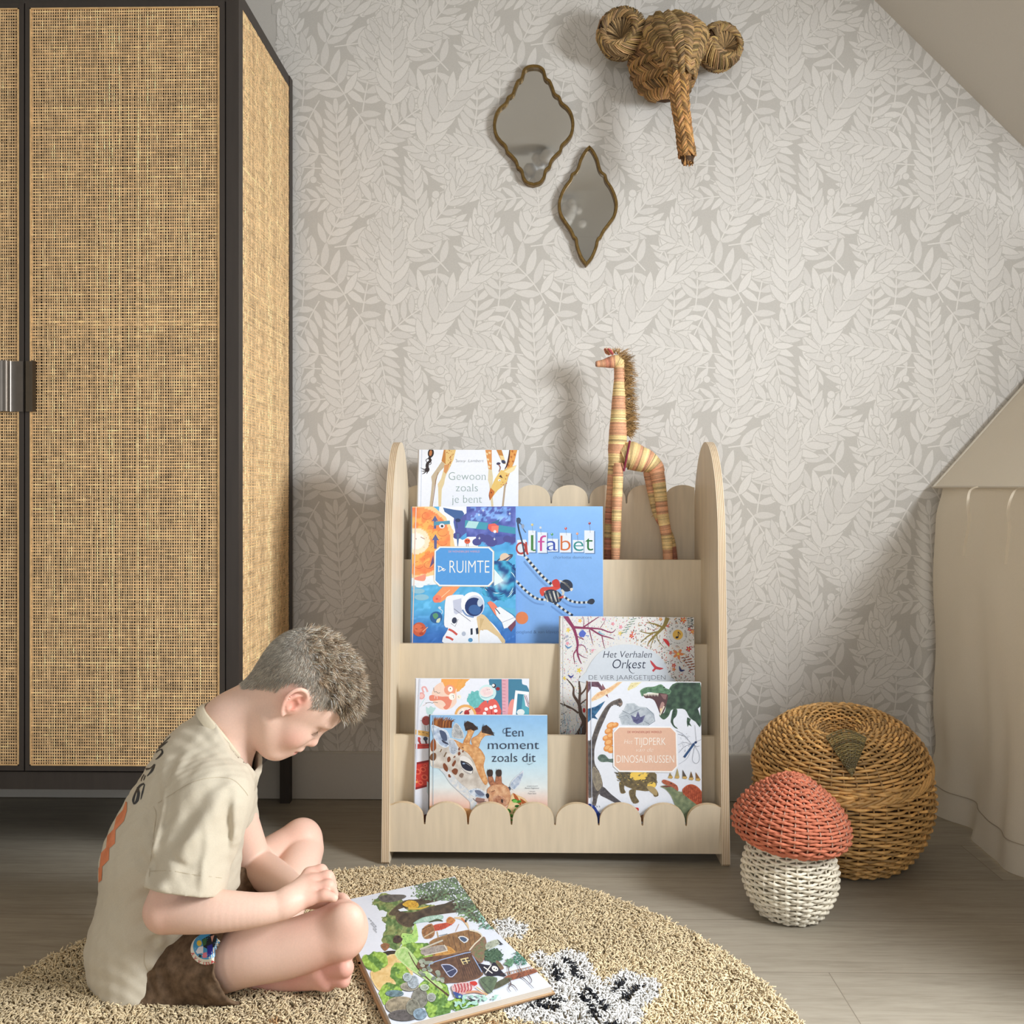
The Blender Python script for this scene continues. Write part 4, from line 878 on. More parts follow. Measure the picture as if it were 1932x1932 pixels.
def shade(base, dark, s_=.012, k=0): return lambda x, y: np.asarray(base) + (np.asarray(dark) - np.asarray(base)) * np.clip(.5 + .9 * nz(x, y, s_, k), 0, 1)
def pfield(poly, x0, y0, x1, y1, nx, ny, fn):
    P_ = np.asarray(poly); gx, gy = np.meshgrid(np.linspace(x0, x1, nx + 1), np.linspace(y0, y1, ny + 1), indexing='ij'); ins = inpoly_(gx.ravel(), gy.ravel(), P_).reshape(gx.shape)
    full = ins[:-1, :-1] & ins[1:, :-1] & ins[1:, 1:] & ins[:-1, 1:]; A.k += 1; C = {}
    def col(i, j):
        if (i, j) not in C: C[(i, j)] = fn(gx[i, j], gy[i, j])
        return C[(i, j)]
    for i, j in np.argwhere(full):
        cr = [(i, j), (i + 1, j), (i + 1, j + 1), (i, j + 1)]; pts = [(gx[q], gy[q]) for q in cr]; cp = clip(pts, A.cq)
        if len(cp) == 4 and all(abs(u[0] - v[0]) + abs(u[1] - v[1]) < 1e-6 for u, v in zip(cp, pts)): A.emit(pts, [col(*q) for q in cr])
        elif len(cp) >= 3: A.emit(cp, [col(*cr[0])] * len(cp))
def inpoly_(x, y, poly):
    c_ = np.zeros(len(x), bool); n_ = len(poly)
    for i in range(n_):
        x0, y0 = poly[i]; x1, y1 = poly[(i + 1) % n_]; c_ ^= ((y0 > y) != (y1 > y)) & (x < (x1 - x0) * (y - y0) / (y1 - y0 + 1e-12) + x0)
    return c_
def painted(poly, base, dark, s_=.015, k=0, cell=22, sm_=3):
    """filled shape with a mottled, hand-painted tint inside"""
    pl = catmull(poly, sm_, True) if sm_ else np.asarray(poly, float); A.poly(pl, base)
    lo, hi = pl.min(0), pl.max(0); ctr = pl.mean(0); inner = ctr + (pl - ctr) * .97
    cell = cell * .5; nx, ny = max(2, int((hi[0] - lo[0]) / cell)), max(2, int((hi[1] - lo[1]) / cell))
    pfield(inner, lo[0], lo[1], hi[0], hi[1], nx, ny, shade(base, dark, s_, k))
    # fine ink hatching
    n_ = int(min(60, (hi[0] - lo[0]) * (hi[1] - lo[1]) / 420)); hr = random.Random(int(lo[0] * 7 + lo[1])); pts = np.array([(hr.uniform(lo[0], hi[0]), hr.uniform(lo[1], hi[1])) for _ in range(n_)])
    if n_ > 3:
        ins = inpoly_(pts[:, 0], pts[:, 1], inner); a0 = hr.uniform(0, PI); L_ = []
        for (x, y), i in zip(pts, ins):
            if i:
                a = a0 + hr.gauss(0, .5); l = hr.uniform(5, 13); w = hr.uniform(1.2, 2.4); c_, q_ = math.cos(a), math.sin(a); f_ = hr.choice((.62, .72, 1.18))
                L_.append(([(x - l * c_, y - l * q_), (x + w * q_, y - w * c_), (x + l * c_, y + l * q_), (x - w * q_, y + w * c_)], np.clip(np.asarray(dark) * f_, 0, 255)))
        if L_: A.polys(L_)
mane_ = random.Random(2)
for k in range(60):
    x = 305 + k * 4.2; A.line([(x, 700), (x + mane_.uniform(0, 20), 620), (x + 25 + mane_.uniform(0, 30), 545 + mane_.uniform(0, 60) + max(0, k - 40) * 2)], [14, 12, 2], mane_.choice([(120, 66, 34), (150, 88, 44), (92, 50, 30), (176, 112, 60)]), 2)
painted([(560, 800), (570, 700), (610, 635), (670, 690), (715, 790), (700, 840), (600, 830)], (214, 216, 216), (150, 152, 156))
painted([(700, 900), (760, 760), (730, 660), (790, 640), (850, 720), (830, 780), (790, 880), (790, 940)], (196, 130, 78), (232, 186, 130), .02)
painted([(715, 650), (760, 610), (830, 640), (900, 715), (840, 740), (800, 720), (735, 740)], (74, 56, 48), (40, 30, 30), .03, 0, 22, 0)
for k in range(16): x = 720 + k * 11; A.line([(x, 670 + k * 2), (x + 6, 606 + k * 5)], [12, 2], (58, 44, 40))
painted([(830, 930), (810, 840), (890, 790), (950, 720), (1010, 700), (1080, 790), (990, 800), (930, 870), (900, 950)], (200, 136, 84), (234, 190, 136), .02)
painted([(945, 690), (1000, 660), (1060, 710), (1105, 800), (1060, 790), (990, 770), (940, 760)], (70, 54, 48), (40, 32, 32), .03, 0, 22, 0)
for k in range(14): x = 950 + k * 11; A.line([(x, 700 + k * 5), (x + 14, 650 + k * 9)], [12, 2], (58, 44, 40))
HEAD = [(285, 900), (400, 860), (560, 830), (700, 900), (800, 910), (900, 950), (960, 1020), (985, 1090), (970, 1180), (985, 1270), (1020, 1380), (1010, 1480), (930, 1560), (860, 1700), (840, 1770), (800, 1740), (790, 1650), (720, 1580), (600, 1470), (530, 1400), (460, 1290), (400, 1220), (290, 1180)]
painted(HEAD, (222, 216, 208), (190, 180, 170), .012, 1)
painted([(580, 850), (700, 900), (800, 910), (900, 950), (960, 1020), (985, 1090), (965, 1180), (985, 1270), (1020, 1380), (985, 1430), (930, 1350), (880, 1240), (840, 1130), (760, 1020), (660, 960)], (204, 142, 88), (230, 184, 132), .02, 2)
painted([(400, 1220), (520, 1240), (640, 1380), (760, 1480), (860, 1560), (900, 1600), (860, 1700), (800, 1740), (790, 1650), (720, 1580), (600, 1470), (530, 1400), (460, 1290)], (200, 208, 218), (232, 228, 222), .02, 3)
A.poly([(285, 900), (340, 830), (360, 960), (300, 1000)], (150, 84, 46), 3); A.poly([(290, 1040), (350, 1020), (360, 1080), (330, 1120), (280, 1100)], (120, 82, 54), 3)
painted([(300, 660), (420, 700), (500, 740), (540, 850), (520, 930), (450, 950), (350, 860), (310, 760)], (220, 230, 242), (160, 178, 206)); A.poly([(400, 730), (480, 760), (500, 860), (440, 850)], (76, 90, 120), 3); A.poly([(430, 850), (500, 890), (520, 915), (450, 890)], (60, 64, 86), 3)
painted([(520, 850), (590, 860), (640, 960), (600, 1040), (540, 1020), (520, 930)], (206, 214, 226), (160, 170, 186))
for p_ in ([(500, 1090), (530, 1065), (545, 1110), (510, 1140)], [(445, 1170), (470, 1150), (510, 1210), (500, 1260), (460, 1230)], [(560, 1170), (600, 1110), (612, 1140), (580, 1195)], [(558, 1245), (600, 1215), (638, 1240), (615, 1300), (575, 1280)], [(512, 1300), (530, 1290), (550, 1330), (520, 1330)], [(635, 1030), (655, 1000), (672, 1030), (650, 1055)], [(640, 970), (655, 945), (665, 975), (650, 990)], [(690, 1000), (705, 980), (712, 1000), (700, 1015)], [(685, 955), (705, 945), (708, 962)], [(575, 1080), (600, 1055), (605, 1075)]): A.poly(p_, (128, 72, 46), 3)
A.poly([(650, 1310), (680, 1275), (712, 1290), (690, 1340)], (132, 110, 98), 3); A.line([(460, 1070), (490, 1010)], 16, (120, 96, 70)); A.line([(410, 1010), (430, 970)], 14, (130, 104, 76))
A.poly([(660, 1080), (720, 1060), (800, 1110), (830, 1180), (820, 1280), (740, 1250), (680, 1190)], (232, 228, 224), 3); A.poly([(672, 1125), (740, 1150), (820, 1210), (815, 1250), (750, 1245), (690, 1200)], (36, 40, 58), 3); A.ell(712, 1155, 18, 10, (150, 170, 200)); A.line([(670, 1120), (760, 1150), (826, 1215), (818, 1285)], [8, 14, 8, 4], (30, 26, 30), 3); A.line([(680, 1210), (740, 1270), (800, 1290)], 6, (150, 150, 160), 3)
A.ell(920, 1620, 60, 44, (156, 120, 110)); A.line([(830, 1600), (880, 1640), (1000, 1640)], 8, (110, 90, 84), 3)
# young giraffe
painted([(1330, 1540), (1400, 1560), (1540, 1660), (1600, 1990), (1200, 1990), (1300, 1640)], (226, 190, 140), (240, 214, 170)); 
for p_ in ([(1340, 1530), (1400, 1580), (1440, 1680), (1380, 1640)], [(1430, 1600), (1500, 1640), (1530, 1680), (1470, 1690)], [(1420, 1630), (1450, 1660), (1430, 1700)]): A.poly(p_, (176, 92, 46), 2)
painted([(1060, 1450), (1020, 1320), (1070, 1290), (1110, 1400), (1130, 1290), (1190, 1290), (1200, 1400), (1240, 1440)], (150, 96, 72), (190, 130, 96), .03, 0, 18, 2)
for cx in (1045, 1158): 
    A.poly([(cx - 38, 1270), (cx - 20, 1235), (cx + 34, 1240), (cx + 34, 1310), (cx - 20, 1320)], (62, 48, 44), 3)
    for k in range(6): A.line([(cx - 30 + k * 12, 1265), (cx - 28 + k * 12, 1220 + (k % 2) * 12)], [9, 2], (56, 44, 40))
painted([(1300, 1440), (1340, 1360), (1440, 1270), (1475, 1245), (1465, 1320), (1420, 1430), (1350, 1490)], (220, 226, 236), (140, 160, 190)); A.poly([(1240, 1480), (1300, 1450), (1310, 1490), (1270, 1530), (1235, 1510)], (60, 66, 84), 3)
painted([(770, 1500), (880, 1470), (960, 1500), (1010, 1560), (1000, 1600), (900, 1590), (810, 1560)], (222, 228, 236), (150, 170, 196)); A.poly([(850, 1500), (920, 1500), (980, 1560), (900, 1560)], (110, 120, 146), 3)
painted([(1010, 1490), (1080, 1430), (1200, 1420), (1280, 1460), (1310, 1560), (1290, 1660), (1230, 1700), (1120, 1680), (1050, 1680), (1030, 1600)], (196, 140, 104), (226, 184, 146), .02, 6)
painted([(1085, 1590), (1150, 1560), (1230, 1590), (1260, 1660), (1200, 1700), (1100, 1680)], (206, 160, 132), (170, 112, 84), .025, 7); A.line([(1060, 1520), (1110, 1500)], 8, (110, 60, 44)); A.poly([(995, 1545), (1025, 1535), (1040, 1570), (1020, 1600), (1000, 1580)], (34, 34, 44), 3); A.poly([(1190, 1610), (1215, 1620), (1210, 1660), (1190, 1645)], (70, 54, 50), 3); A.line([(1120, 1600), (1135, 1650), (1110, 1670)], 6, (150, 84, 64), 3)
for k in range(26): x, y = mane_.uniform(1240, 1430), mane_.uniform(1620, 1880); A.ell(x, y, mane_.uniform(20, 42), mane_.uniform(10, 20), mane_.choice([(86, 160, 60), (60, 130, 44), (120, 190, 84), (44, 100, 40)]), mane_.uniform(-1, 1), 8)
A.ell(880, 1700, 22, 16, (90, 170, 60)); 
A.text('Een', 1255, 808, 165, NV, 220, -.012, serif=.8); A.line([(1260, 700), (1225, 715), (1215, 750), (1240, 770), (1262, 740)], [3, 6, 7, 5, 2], NV, 4)
A.text('moment', 1025, 968, 165, NV, 650, -.012, serif=.8); A.text('zoals dit', 1072, 1132, 165, NV, 560, -.012, serif=.8); A.line([(1520, 1150), (1550, 1166), (1600, 1145)], [2, 5, 2], NV, 4)
for st, x, y, w_, e_ in (('vertaald en bewerkt', 1520, 1448, 140, 20), ('Ronan Hagenouw', 1498, 1476, 178, 26), ('illustraties', 1555, 1516, 70, 18), ('Peter Scott', 1535, 1545, 104, 25)): A.text(st, x, y, e_, (70, 80, 100), w_, -.004)
A.line([(325, 540), (318, 2000)], 7, (160, 176, 190))
finish(t, mb, pm)

# ---------------------------------------------------------------- dinosaur book
t, mb, pm, c, n, q = hard_book('white picture book titled Het tijdperk van de dinosaurussen, front right of the lowest tier', (1108, 1285.5), (1318, 1288.5), 1110, 1329, 2.118, 2.096, FLZ[0] + .001, .014, (156, 112, 96), (232, 236, 246))
A = Art(mb, c, n, q, (1095, 1275), 6.9)
painted([(90, 70), (230, 70), (290, 150), (330, 190), (365, 285), (300, 230), (230, 150), (150, 140), (95, 230)], (128, 96, 108), (90, 64, 80), .02, 0, 20, 0); A.poly([(285, 100), (340, 190), (365, 290), (320, 230), (280, 170)], (140, 96, 106))
painted([(135, 300), (220, 220), (380, 150), (500, 70), (560, 70), (400, 210), (260, 290), (140, 340)], (240, 214, 176), (226, 170, 120), .02, 0, 22, 0); painted([(610, 170), (660, 90), (800, 80), (720, 150), (620, 195)], (240, 232, 190), (222, 206, 150), .02, 0, 20, 0)
painted([(95, 430), (200, 400), (325, 325), (260, 430), (190, 520), (230, 570), (160, 550), (95, 610)], (66, 118, 158), (30, 66, 104), .02, 0, 20, 0)
painted([(500, 520), (560, 450), (600, 360), (700, 355), (760, 400), (860, 410), (960, 490), (970, 590), (880, 650), (540, 640)], (198, 206, 214), (168, 178, 190), .02, 0, 24, 0); A.line([(545, 455), (640, 500), (780, 430)], 6, (90, 100, 120)); A.line([(500, 545), (600, 510), (640, 560)], 4, (110, 120, 140)); A.line([(830, 590), (900, 630)], 5, (100, 110, 130)); A.line([(860, 415), (950, 500), (972, 590), (885, 645)], 6, (96, 110, 134))
painted([(655, 510), (720, 540), (750, 460), (780, 540), (845, 510), (810, 600), (740, 630), (690, 600)], (110, 112, 150), (80, 80, 120), .03, 0, 20, 0)
# t-rex
TRX, TRD = (78, 104, 84), (46, 62, 56)
painted([(1150, 180), (1250, 90), (1560, 90), (1570, 640), (1500, 600), (1420, 540), (1360, 440), (1250, 430), (1180, 450), (1150, 520), (1090, 570), (1040, 540), (1030, 500), (1090, 480), (1110, 400), (1090, 330)], TRX, TRD, .014, 2, 26)
painted([(780, 190), (850, 150), (960, 140), (1050, 110), (1110, 160), (1180, 190), (1160, 240), (1090, 240), (1000, 230), (880, 215), (810, 270), (785, 230)], (112, 150, 118), (70, 104, 82), .02, 2, 22)
A.poly([(820, 240), (960, 225), (1090, 230), (1140, 260), (1110, 400), (1080, 480), (1040, 500), (1000, 400), (960, 320), (900, 290), (850, 290)], (92, 66, 70), 3); A.poly([(1040, 240), (1130, 240), (1110, 310), (1080, 300)], (136, 104, 104)); A.poly([(1030, 420), (1060, 340), (1095, 370), (1060, 470), (1040, 480)], (176, 140, 134), 3); A.poly([(1035, 430), (1060, 420), (1050, 490)], (240, 210, 160))
A.polys([([(x, 222 + abs(i - 9) * 1.5), (x + 14, 222 + abs(i - 9) * 1.5), (x + 6, 262 + (i % 3) * 6)], (244, 240, 226)) for i, x in enumerate(range(822, 1010, 13))]); A.polys([([(1040 + i * 8, 520 - i * 17), (1050 + i * 8, 500 - i * 17), (1028 + i * 8, 492 - i * 16)], (244, 236, 216)) for i in range(7)])
A.ell(1090, 150, 12, 8, (40, 50, 40)); A.ell(862, 160, 8, 5, (50, 70, 56))
painted([(1210, 430), (1260, 440), (1250, 520), (1210, 570), (1220, 640), (1270, 690), (1220, 670), (1180, 610), (1180, 560)], TRX, TRD, .03, 0, 18); painted([(1390, 540), (1440, 560), (1420, 610), (1450, 660), (1410, 640), (1395, 670), (1385, 600)], TRX, TRD, .03, 0, 16, 0); A.poly([(1560, 400), (1530, 430), (1560, 520)], (232, 236, 246))
# long neck
painted([(470, 310), (520, 295), (550, 350), (530, 395), (490, 380), (440, 370), (380, 430), (320, 560), (250, 720), (200, 880), (180, 1000), (190, 1150), (250, 1260), (290, 1400), (280, 1500), (230, 1560), (200, 1690), (150, 1690), (160, 1580), (90, 1540), (90, 900), (140, 830), (220, 600), (320, 420), (400, 340)], (112, 104, 100), (72, 68, 70), .02, 5, 24); A.ell(505, 322, 12, 9, (60, 40, 40)); A.poly([(490, 355), (550, 352), (528, 395)], (150, 130, 120))
painted([(250, 1540), (290, 1440), (400, 1540), (560, 1670), (470, 1660), (330, 1590)], (96, 92, 96), (66, 64, 70), .03, 0, 20); painted([(170, 1180), (260, 1290), (280, 1420), (220, 1500), (160, 1350)], (160, 150, 130), (120, 112, 104), .03, 0, 22)
# eggs
for x, y, r_ in ((400, 650, 60), (455, 640, 44), (370, 720, 56), (340, 810, 52), (400, 780, 56), (375, 870, 64), (360, 940, 60), (410, 960, 60)): A.ell(x, y, r_, r_ * .74, (226, 150, 84), -.4); A.ell(x - 10, y - 8, r_ * .6, r_ * .4, (240, 184, 122), -.4)
painted([(225, 1070), (260, 1025), (320, 1030), (370, 1080), (430, 1080), (430, 1130), (360, 1120), (270, 1120)], (112, 132, 122), (78, 96, 92), .03, 0, 20)
# ankylosaur
AN, AD = (128, 112, 80), (92, 82, 64)
painted([(500, 1240), (640, 1240), (960, 1250), (990, 1380), (980, 1440), (880, 1500), (760, 1490), (700, 1480), (560, 1420), (510, 1340)], AN, AD, .025, 3, 24)
for pts in ([(510, 1380), (570, 1390), (570, 1470), (590, 1520), (530, 1530), (510, 1460)], [(640, 1490), (720, 1470), (720, 1560), (765, 1640), (690, 1660), (640, 1560)], [(940, 1480), (1000, 1500), (1015, 1560), (960, 1570)]): painted(pts, AN, AD, .04, 0, 18)
A.field(560, 1240, 980, 1450, 22, 12, lambda x, y: np.array((244, 206, 96)) * 1.0 if ((x - 760) / 130) ** 2 + ((y - 1290) / 70) ** 2 < 1 + .6 * nz(x, y, .03) or ((x - 930) / 60) ** 2 + ((y - 1430) / 50) ** 2 < 1 else None)
for k in range(44): x, y = ro.uniform(470, 960), ro.uniform(1255, 1420); s_ = ro.uniform(16, 34); A.poly([(x, y), (x + s_ * 1.2, y + s_ * .2), (x - s_ * .4 if x < 700 else x + s_ * 1.6, y - s_ * .7)], ro.choice([(150, 134, 92), (110, 98, 72), (196, 172, 100), (92, 84, 66)]))
for k in range(9): x = 440 + k * 22; A.poly([(x, 1250 + (k % 3) * 40), (x + 60, 1262 + (k % 3) * 36), (x + 40, 1290 + (k % 3) * 40)], (92, 88, 74))
A.poly([(860, 1440), (940, 1440), (1000, 1500), (985, 1560), (900, 1500)], (176, 154, 110), 3); A.polys([([(930 + i * 12, 1300 + i * 14), (975 + i * 6, 1290 + i * 18), (950 + i * 10, 1330 + i * 14)], (120, 110, 84)) for i in range(6)])
# dimetrodon
painted([(1040, 1440), (1130, 1420), (1230, 1430), (1270, 1500), (1400, 1520), (1600, 1620), (1610, 1720), (1500, 1740), (1440, 1800), (1400, 1900), (1340, 1900), (1310, 1780), (1240, 1700), (1180, 1560), (1100, 1470)], (140, 150, 116), (104, 118, 92), .02, 4, 24); painted([(1330, 1520), (1350, 1450), (1430, 1410), (1520, 1440), (1590, 1530), (1610, 1660), (1560, 1700), (1440, 1620)], (196, 100, 68), (150, 66, 46), .03, 0, 22)
for k in range(11): A.line([(1340 + k * 24, 1560 + k * 10), (1330 + k * 27, 1420 + abs(k - 4) * 12 + (k > 6) * (k - 6) * 10)], [7, 4], (136, 60, 44))
painted([(1060, 1370), (1090, 1350), (1180, 1380), (1260, 1430), (1270, 1500), (1200, 1450), (1120, 1420), (1080, 1400)], (186, 106, 80), (150, 80, 60), .03, 0, 18); A.poly([(1035, 1435), (1130, 1430), (1200, 1440), (1120, 1450)], (120, 60, 60)); A.ell(1180, 1400, 9, 6, (30, 24, 24))
# wings, dragonfly, teeth
for e in ((1250, 710), (1290, 760), (1270, 900), (1280, 1000)): A.line([(1450, 890), ((1450 + e[0]) / 2, (890 + e[1]) / 2 - 30), e], 4, (140, 146, 160), 4)
A.polys([([(x, y), (x + 9, y + 3), (x + 3, y + 8)], (110, 116, 130)) for x, y in [(ro.uniform(1270, 1420), ro.uniform(740, 980)) for _ in range(46)]]); A.line([(1480, 900), (1540, 1000), (1550, 1090), (1510, 1140), (1460, 1100), (1470, 1000), (1490, 910)], 4, (130, 136, 150), 5); A.line([(1450, 890), (1400, 1060), (1280, 1150)], 3, (140, 146, 160), 4)
A.line([(1350, 1060), (1430, 950), (1480, 880)], [30, 26, 30], (52, 84, 128), 4); A.ell(1500, 866, 20, 15, (50, 70, 110), -.6); A.line([(1490, 860), (1510, 850), (1488, 640)], 3, (70, 70, 80)); A.line([(1500, 860), (1570, 830)], 3, (70, 70, 80)); A.line([(1470, 900), (1520, 920), (1550, 910)], 4, (60, 60, 80))
for x0, y0, x1, y1, col in ((1165, 1260, 1170, 1330, (150, 130, 90)), (1262, 1200, 1256, 1330, (176, 160, 110)), (1330, 1220, 1356, 1335, (92, 82, 76)), (1440, 1240, 1440, 1350, (120, 96, 70)), (1500, 1250, 1530, 1360, (140, 100, 60))): A.poly([(x0, y0), (x1 + 34, y1 - 10), (x1 + 20, y1 + 8), (x1 - 28, y1)], col); A.poly([(x1 - 24, y1 - 26), (x1 + 30, y1 - 26), (x1 + 22, y1 + 8), (x1 - 28, y1)], (206, 170, 100))
A.poly([(90, 1680), (180, 1690), (240, 1780), (270, 1800), (250, 1930), (100, 1930)], (46, 70, 150), 3)
for k in range(30): x, y = ro.uniform(95, 260), ro.uniform(1690, 1900); A.line([(x, y), (x - 10, y - 26)], [8, 2], ro.choice([(30, 44, 100), (90, 120, 190), (20, 28, 60)]))
A.poly([(690, 1720), (750, 1715), (760, 1750), (720, 1770)], (206, 66, 60), 2); A.poly([(770, 1830), (840, 1800), (860, 1840), (800, 1900)], (150, 104, 70), 2)
# title plate
A.poly([(495, 655), (1180, 658), (1255, 735), (1268, 1180), (1200, 1258), (505, 1250), (428, 1175), (420, 735)], (248, 248, 250)); A.poly([(505, 672), (1172, 676), (1238, 742), (1250, 1175), (1190, 1238), (512, 1230), (444, 1168), (436, 742)], (230, 188, 164))
A.text('DE WONDERLIJKE WERELD', 612, 744, 38, (166, 50, 52), 445, .004); OW = (250, 244, 238)
A.text('TIJDPERK', 704, 900, 142, OW, 405, -.012); A.text('DINOSAURUSSEN', 470, 1130, 142, OW, 750, -.012); A.text('Het', 570, 884, 86, OW, 108, -.02, .2); A.text('van de', 728, 986, 78, OW, 220, -.024, .4)
A.line([(138, 75), (150, 1900)], 8, (200, 206, 220)); A.poly([(70, 70), (92, 70), (105, 1900), (85, 1900)], (176, 126, 106))
finish(t, mb, pm)
# ================================================================ brass mirrors
def mirror(name, label, half, axis_x, tilt_top, org_px, sc, tilt, fw=.0082):
    """half = right half outline in magnified photo pixels, top to bottom"""
    half = np.asarray(half, float)
    pts = [P(org_px[0] + x / sc, org_px[1] + y / sc, WALL_Y - .02)[[0, 2]] for x, y in half]
    c_top, c_bot = pts[0], pts[-1]
    ax = norm(np.array([*(c_bot - c_top)])); nn = np.array([-ax[1], ax[0]]); L = np.linalg.norm(c_bot - c_top)
    prm = [((p - c_top) @ ax, (p - c_top) @ nn) for p in pts]
    sgn = 1 if np.mean([q[1] for q in prm]) > 0 else -1
    right = catmull([(a, abs(b)) for a, b in prm], 6)
    loop = np.vstack([right, (right * (1, -1))[-2:0:-1]])
    xz = c_top + loop[:, :1] * ax + loop[:, 1:] * nn * sgn
    ctr = xz.mean(0)
    k = len(xz)
    T = np.roll(xz, -1, 0) - np.roll(xz, 1, 0); T /= np.linalg.norm(T, axis=1)[:, None]; N_ = np.stack([-T[:, 1], T[:, 0]], 1)
    if np.sum(N_ * (xz - ctr)) > 0: N_ = -N_
    # smooth the inner offset so that it does not fold in the notches
    Ns = N_.copy()
    for _ in range(2): Ns = (np.roll(Ns, 1, 0) + 2 * Ns + np.roll(Ns, -1, 0)) / 4
    inn = xz + Ns * fw
    t = thing(name, label, 'mirror', (ctr[0], WALL_Y - .01, ctr[1]), 'brass-framed wall mirrors')
    mb = MB(); br = (124, 99, 56); y0, y1 = WALL_Y - .0215, WALL_Y - .0015
    rows = [(xz, y1), (xz, y0 + .002), (xz + Ns * .0018, y0), (inn - Ns * .0016, y0), (inn, y0 + .0016), (inn, y1)]
    g = np.stack([np.column_stack([r[:, 0], np.full(k, y), r[:, 1]]) for r, y in rows])
    mb.grid(g, br, False, wrap_v=True)
    obj('frame', mb, M_BRASS, t)
    mb = MB(); ym = WALL_Y - .012
    # glass leans very slightly
    GL = lambda inn: np.column_stack([inn[:, 0], ym + tilt[0] * (inn[:, 0] - ctr[0]) + tilt[1] * (inn[:, 1] - ctr[1]), inn[:, 1]])
    h = len(right); rt = inn[:h]; lf_ = np.vstack([inn[:1], inn[:h - 1:-1], inn[h - 1:h]]); q = np.stack([GL(rt), GL(lf_)]); mb.grid(q, (150, 148, 140), False, flip=True); obj('glass', mb, M_MIRROR, t)
    return ym, ctr, tilt
Z5 = 3.715
MR1 = mirror('wall_mirror', 'larger brass mirror with scalloped rhombus outline, upper left of the pair', [(397, 450), (440, 457), (473, 484), (490, 540), (516, 560), (538, 610), (552, 650), (583, 672), (600, 712), (640, 746), (670, 796), (683, 868), (671, 940), (640, 988), (604, 1024), (592, 1062), (558, 1096), (530, 1130), (516, 1172), (490, 1198), (478, 1246), (448, 1285), (397, 1302)], 397, 0, (900, 0), Z5, (0, .02))
MR2 = mirror('wall_mirror', 'smaller brass mirror with pointed ends, hanging lower right of the larger mirror', [(788, 1017), (820, 1052), (850, 1110), (866, 1170), (880, 1200), (906, 1222), (918, 1262), (950, 1310), (976, 1370), (988, 1435), (974, 1510), (935, 1570), (896, 1622), (872, 1668), (856, 1682), (846, 1730), (812, 1810), (766, 1866)], 780, 0, (900, 0), Z5, (.03, .0))
# cotton cloud hanging under the ceiling in front of the wall: it is what the mirrors show
def cloud_at(p, r, seed, label):
    rr = random.Random(seed); t = thing('cloud_decoration', label, 'decoration', p, 'cotton clouds under the ceiling')
    mb = MB()
    for k in range(16):
        q = np.array(p) + (rr.gauss(0, r * .55), rr.gauss(0, r * .25), rr.uniform(-r * .9, r * .9)); R = r * rr.uniform(.26, .48)
        n1, n2 = 10, 14
        g = np.array([[q + R * np.array([math.sin(a) * math.cos(b_), math.sin(a) * math.sin(b_), math.cos(a)]) * (1 + .06 * rr.uniform(-1, 1)) for b_ in np.arange(n2) * 2 * PI / n2] for a in np.linspace(0.01, PI - .01, n1)])
        mb.grid(g, (245, 245, 245), True, wrap_v=True)
    obj('cotton', mb, M_PAPER, t)

def reflect_to(px, py, mr, z):
    ym, ctr, tl = mr; n = norm((tl[0], -1, tl[1])); d = norm(ray(px, py)); M0 = np.array([ctr[0], ym, ctr[1]])
    h = CAM + d * (((M0 - CAM) @ n) / (d @ n)); r_ = d - 2 * n * (d @ n); return h + r_ * ((z - h[2]) / r_[2])
cloud_at(reflect_to(1010, 322, MR1, 2.36), .075, 1, 'white cotton cloud seen only as a reflection in the larger mirror')
cloud_at(reflect_to(1066, 400, MR2, 2.36), .075, 2, 'white cotton cloud seen only as a reflection in the smaller mirror')
# ================================================================ woven straw elephant head
STR = np.array((176, 144, 100.0))
def straws(mb, fn, u0, u1, v0, v1, nb, step, wid, seed, lift=.004, out=None, sub=3, base=STR, dark=None, slope=1.15):
    """herringbone braids over a surface fn(u,v)->point ; nb braids across u, straws along v"""
    r = random.Random(seed)
    def nrm(u, v):
        e = 1e-3; a = fn(u + e, v) - fn(u - e, v); b_ = fn(u, v + e) - fn(u, v - e); n = np.cross(a, b_); l = np.linalg.norm(n); n = n / l if l > 1e-12 else np.array([0, -1.0, 0]); return n if n @ (out(u, v) if out else (0, -1, 0)) >= 0 else -n
    for b_ in range(nb):
        ua = u0 + (u1 - u0) * b_ / nb; ub = u0 + (u1 - u0) * (b_ + 1) / nb; um = (ua + ub) / 2
        nv = max(2, int((v1 - v0) / step))
        for k in range(nv):
            for sd in (0, 1):
                vv = v0 + (v1 - v0) * (k + .5 * sd) / nv
                uo, ui = (ua, um + (um - ua) * .12) if sd == 0 else (ub, um - (ub - um) * .12)
                dv = step * slope
                for s_ in range(sub):
                    off = (s_ - (sub - 1) / 2) * step / sub * .92
                    sh = r.uniform(.62, 1.18); col = np.clip(base * sh * np.array((1, r.uniform(.96, 1.03), r.uniform(.9, 1.05))), 0, 255)
                    pts = []
                    for q, t in enumerate((0, .35, .7, 1.0)):
                        u = uo + (ui - uo) * t; v = min(v1 + .01, max(v0 - .01, vv + off + dv * t))
                        p = fn(u, v); n = nrm(u, v)
                        h = lift * (math.sin(PI * (.08 + .84 * t)) * .9 + .12) * (1 + .25 * r.uniform(-1, 1)) 
                        pts.append(p + n * h)
                    pts = np.array(pts); w_ = wid * r.uniform(.75, 1.15)
                    mb.tube(pts, [w_ * .7, w_, w_, w_ * .6], 5, col, caps=False)
def shell(mb, fn, u0, u1, v0, v1, nu, nv, col, inset=0.0):
    g = np.array([[fn(u, v) for v in np.linspace(v0, v1, nv)] for u in np.linspace(u0, u1, nu)]); mb.grid(g, col, True)
ec = P(1268, 90, 2.36)
el = thing('elephant_head', 'woven straw elephant head with round ears and long trunk, mounted high on the wall', 'wall decoration', (ec[0], WALL_Y, ec[2]))
DK = (70, 48, 28)
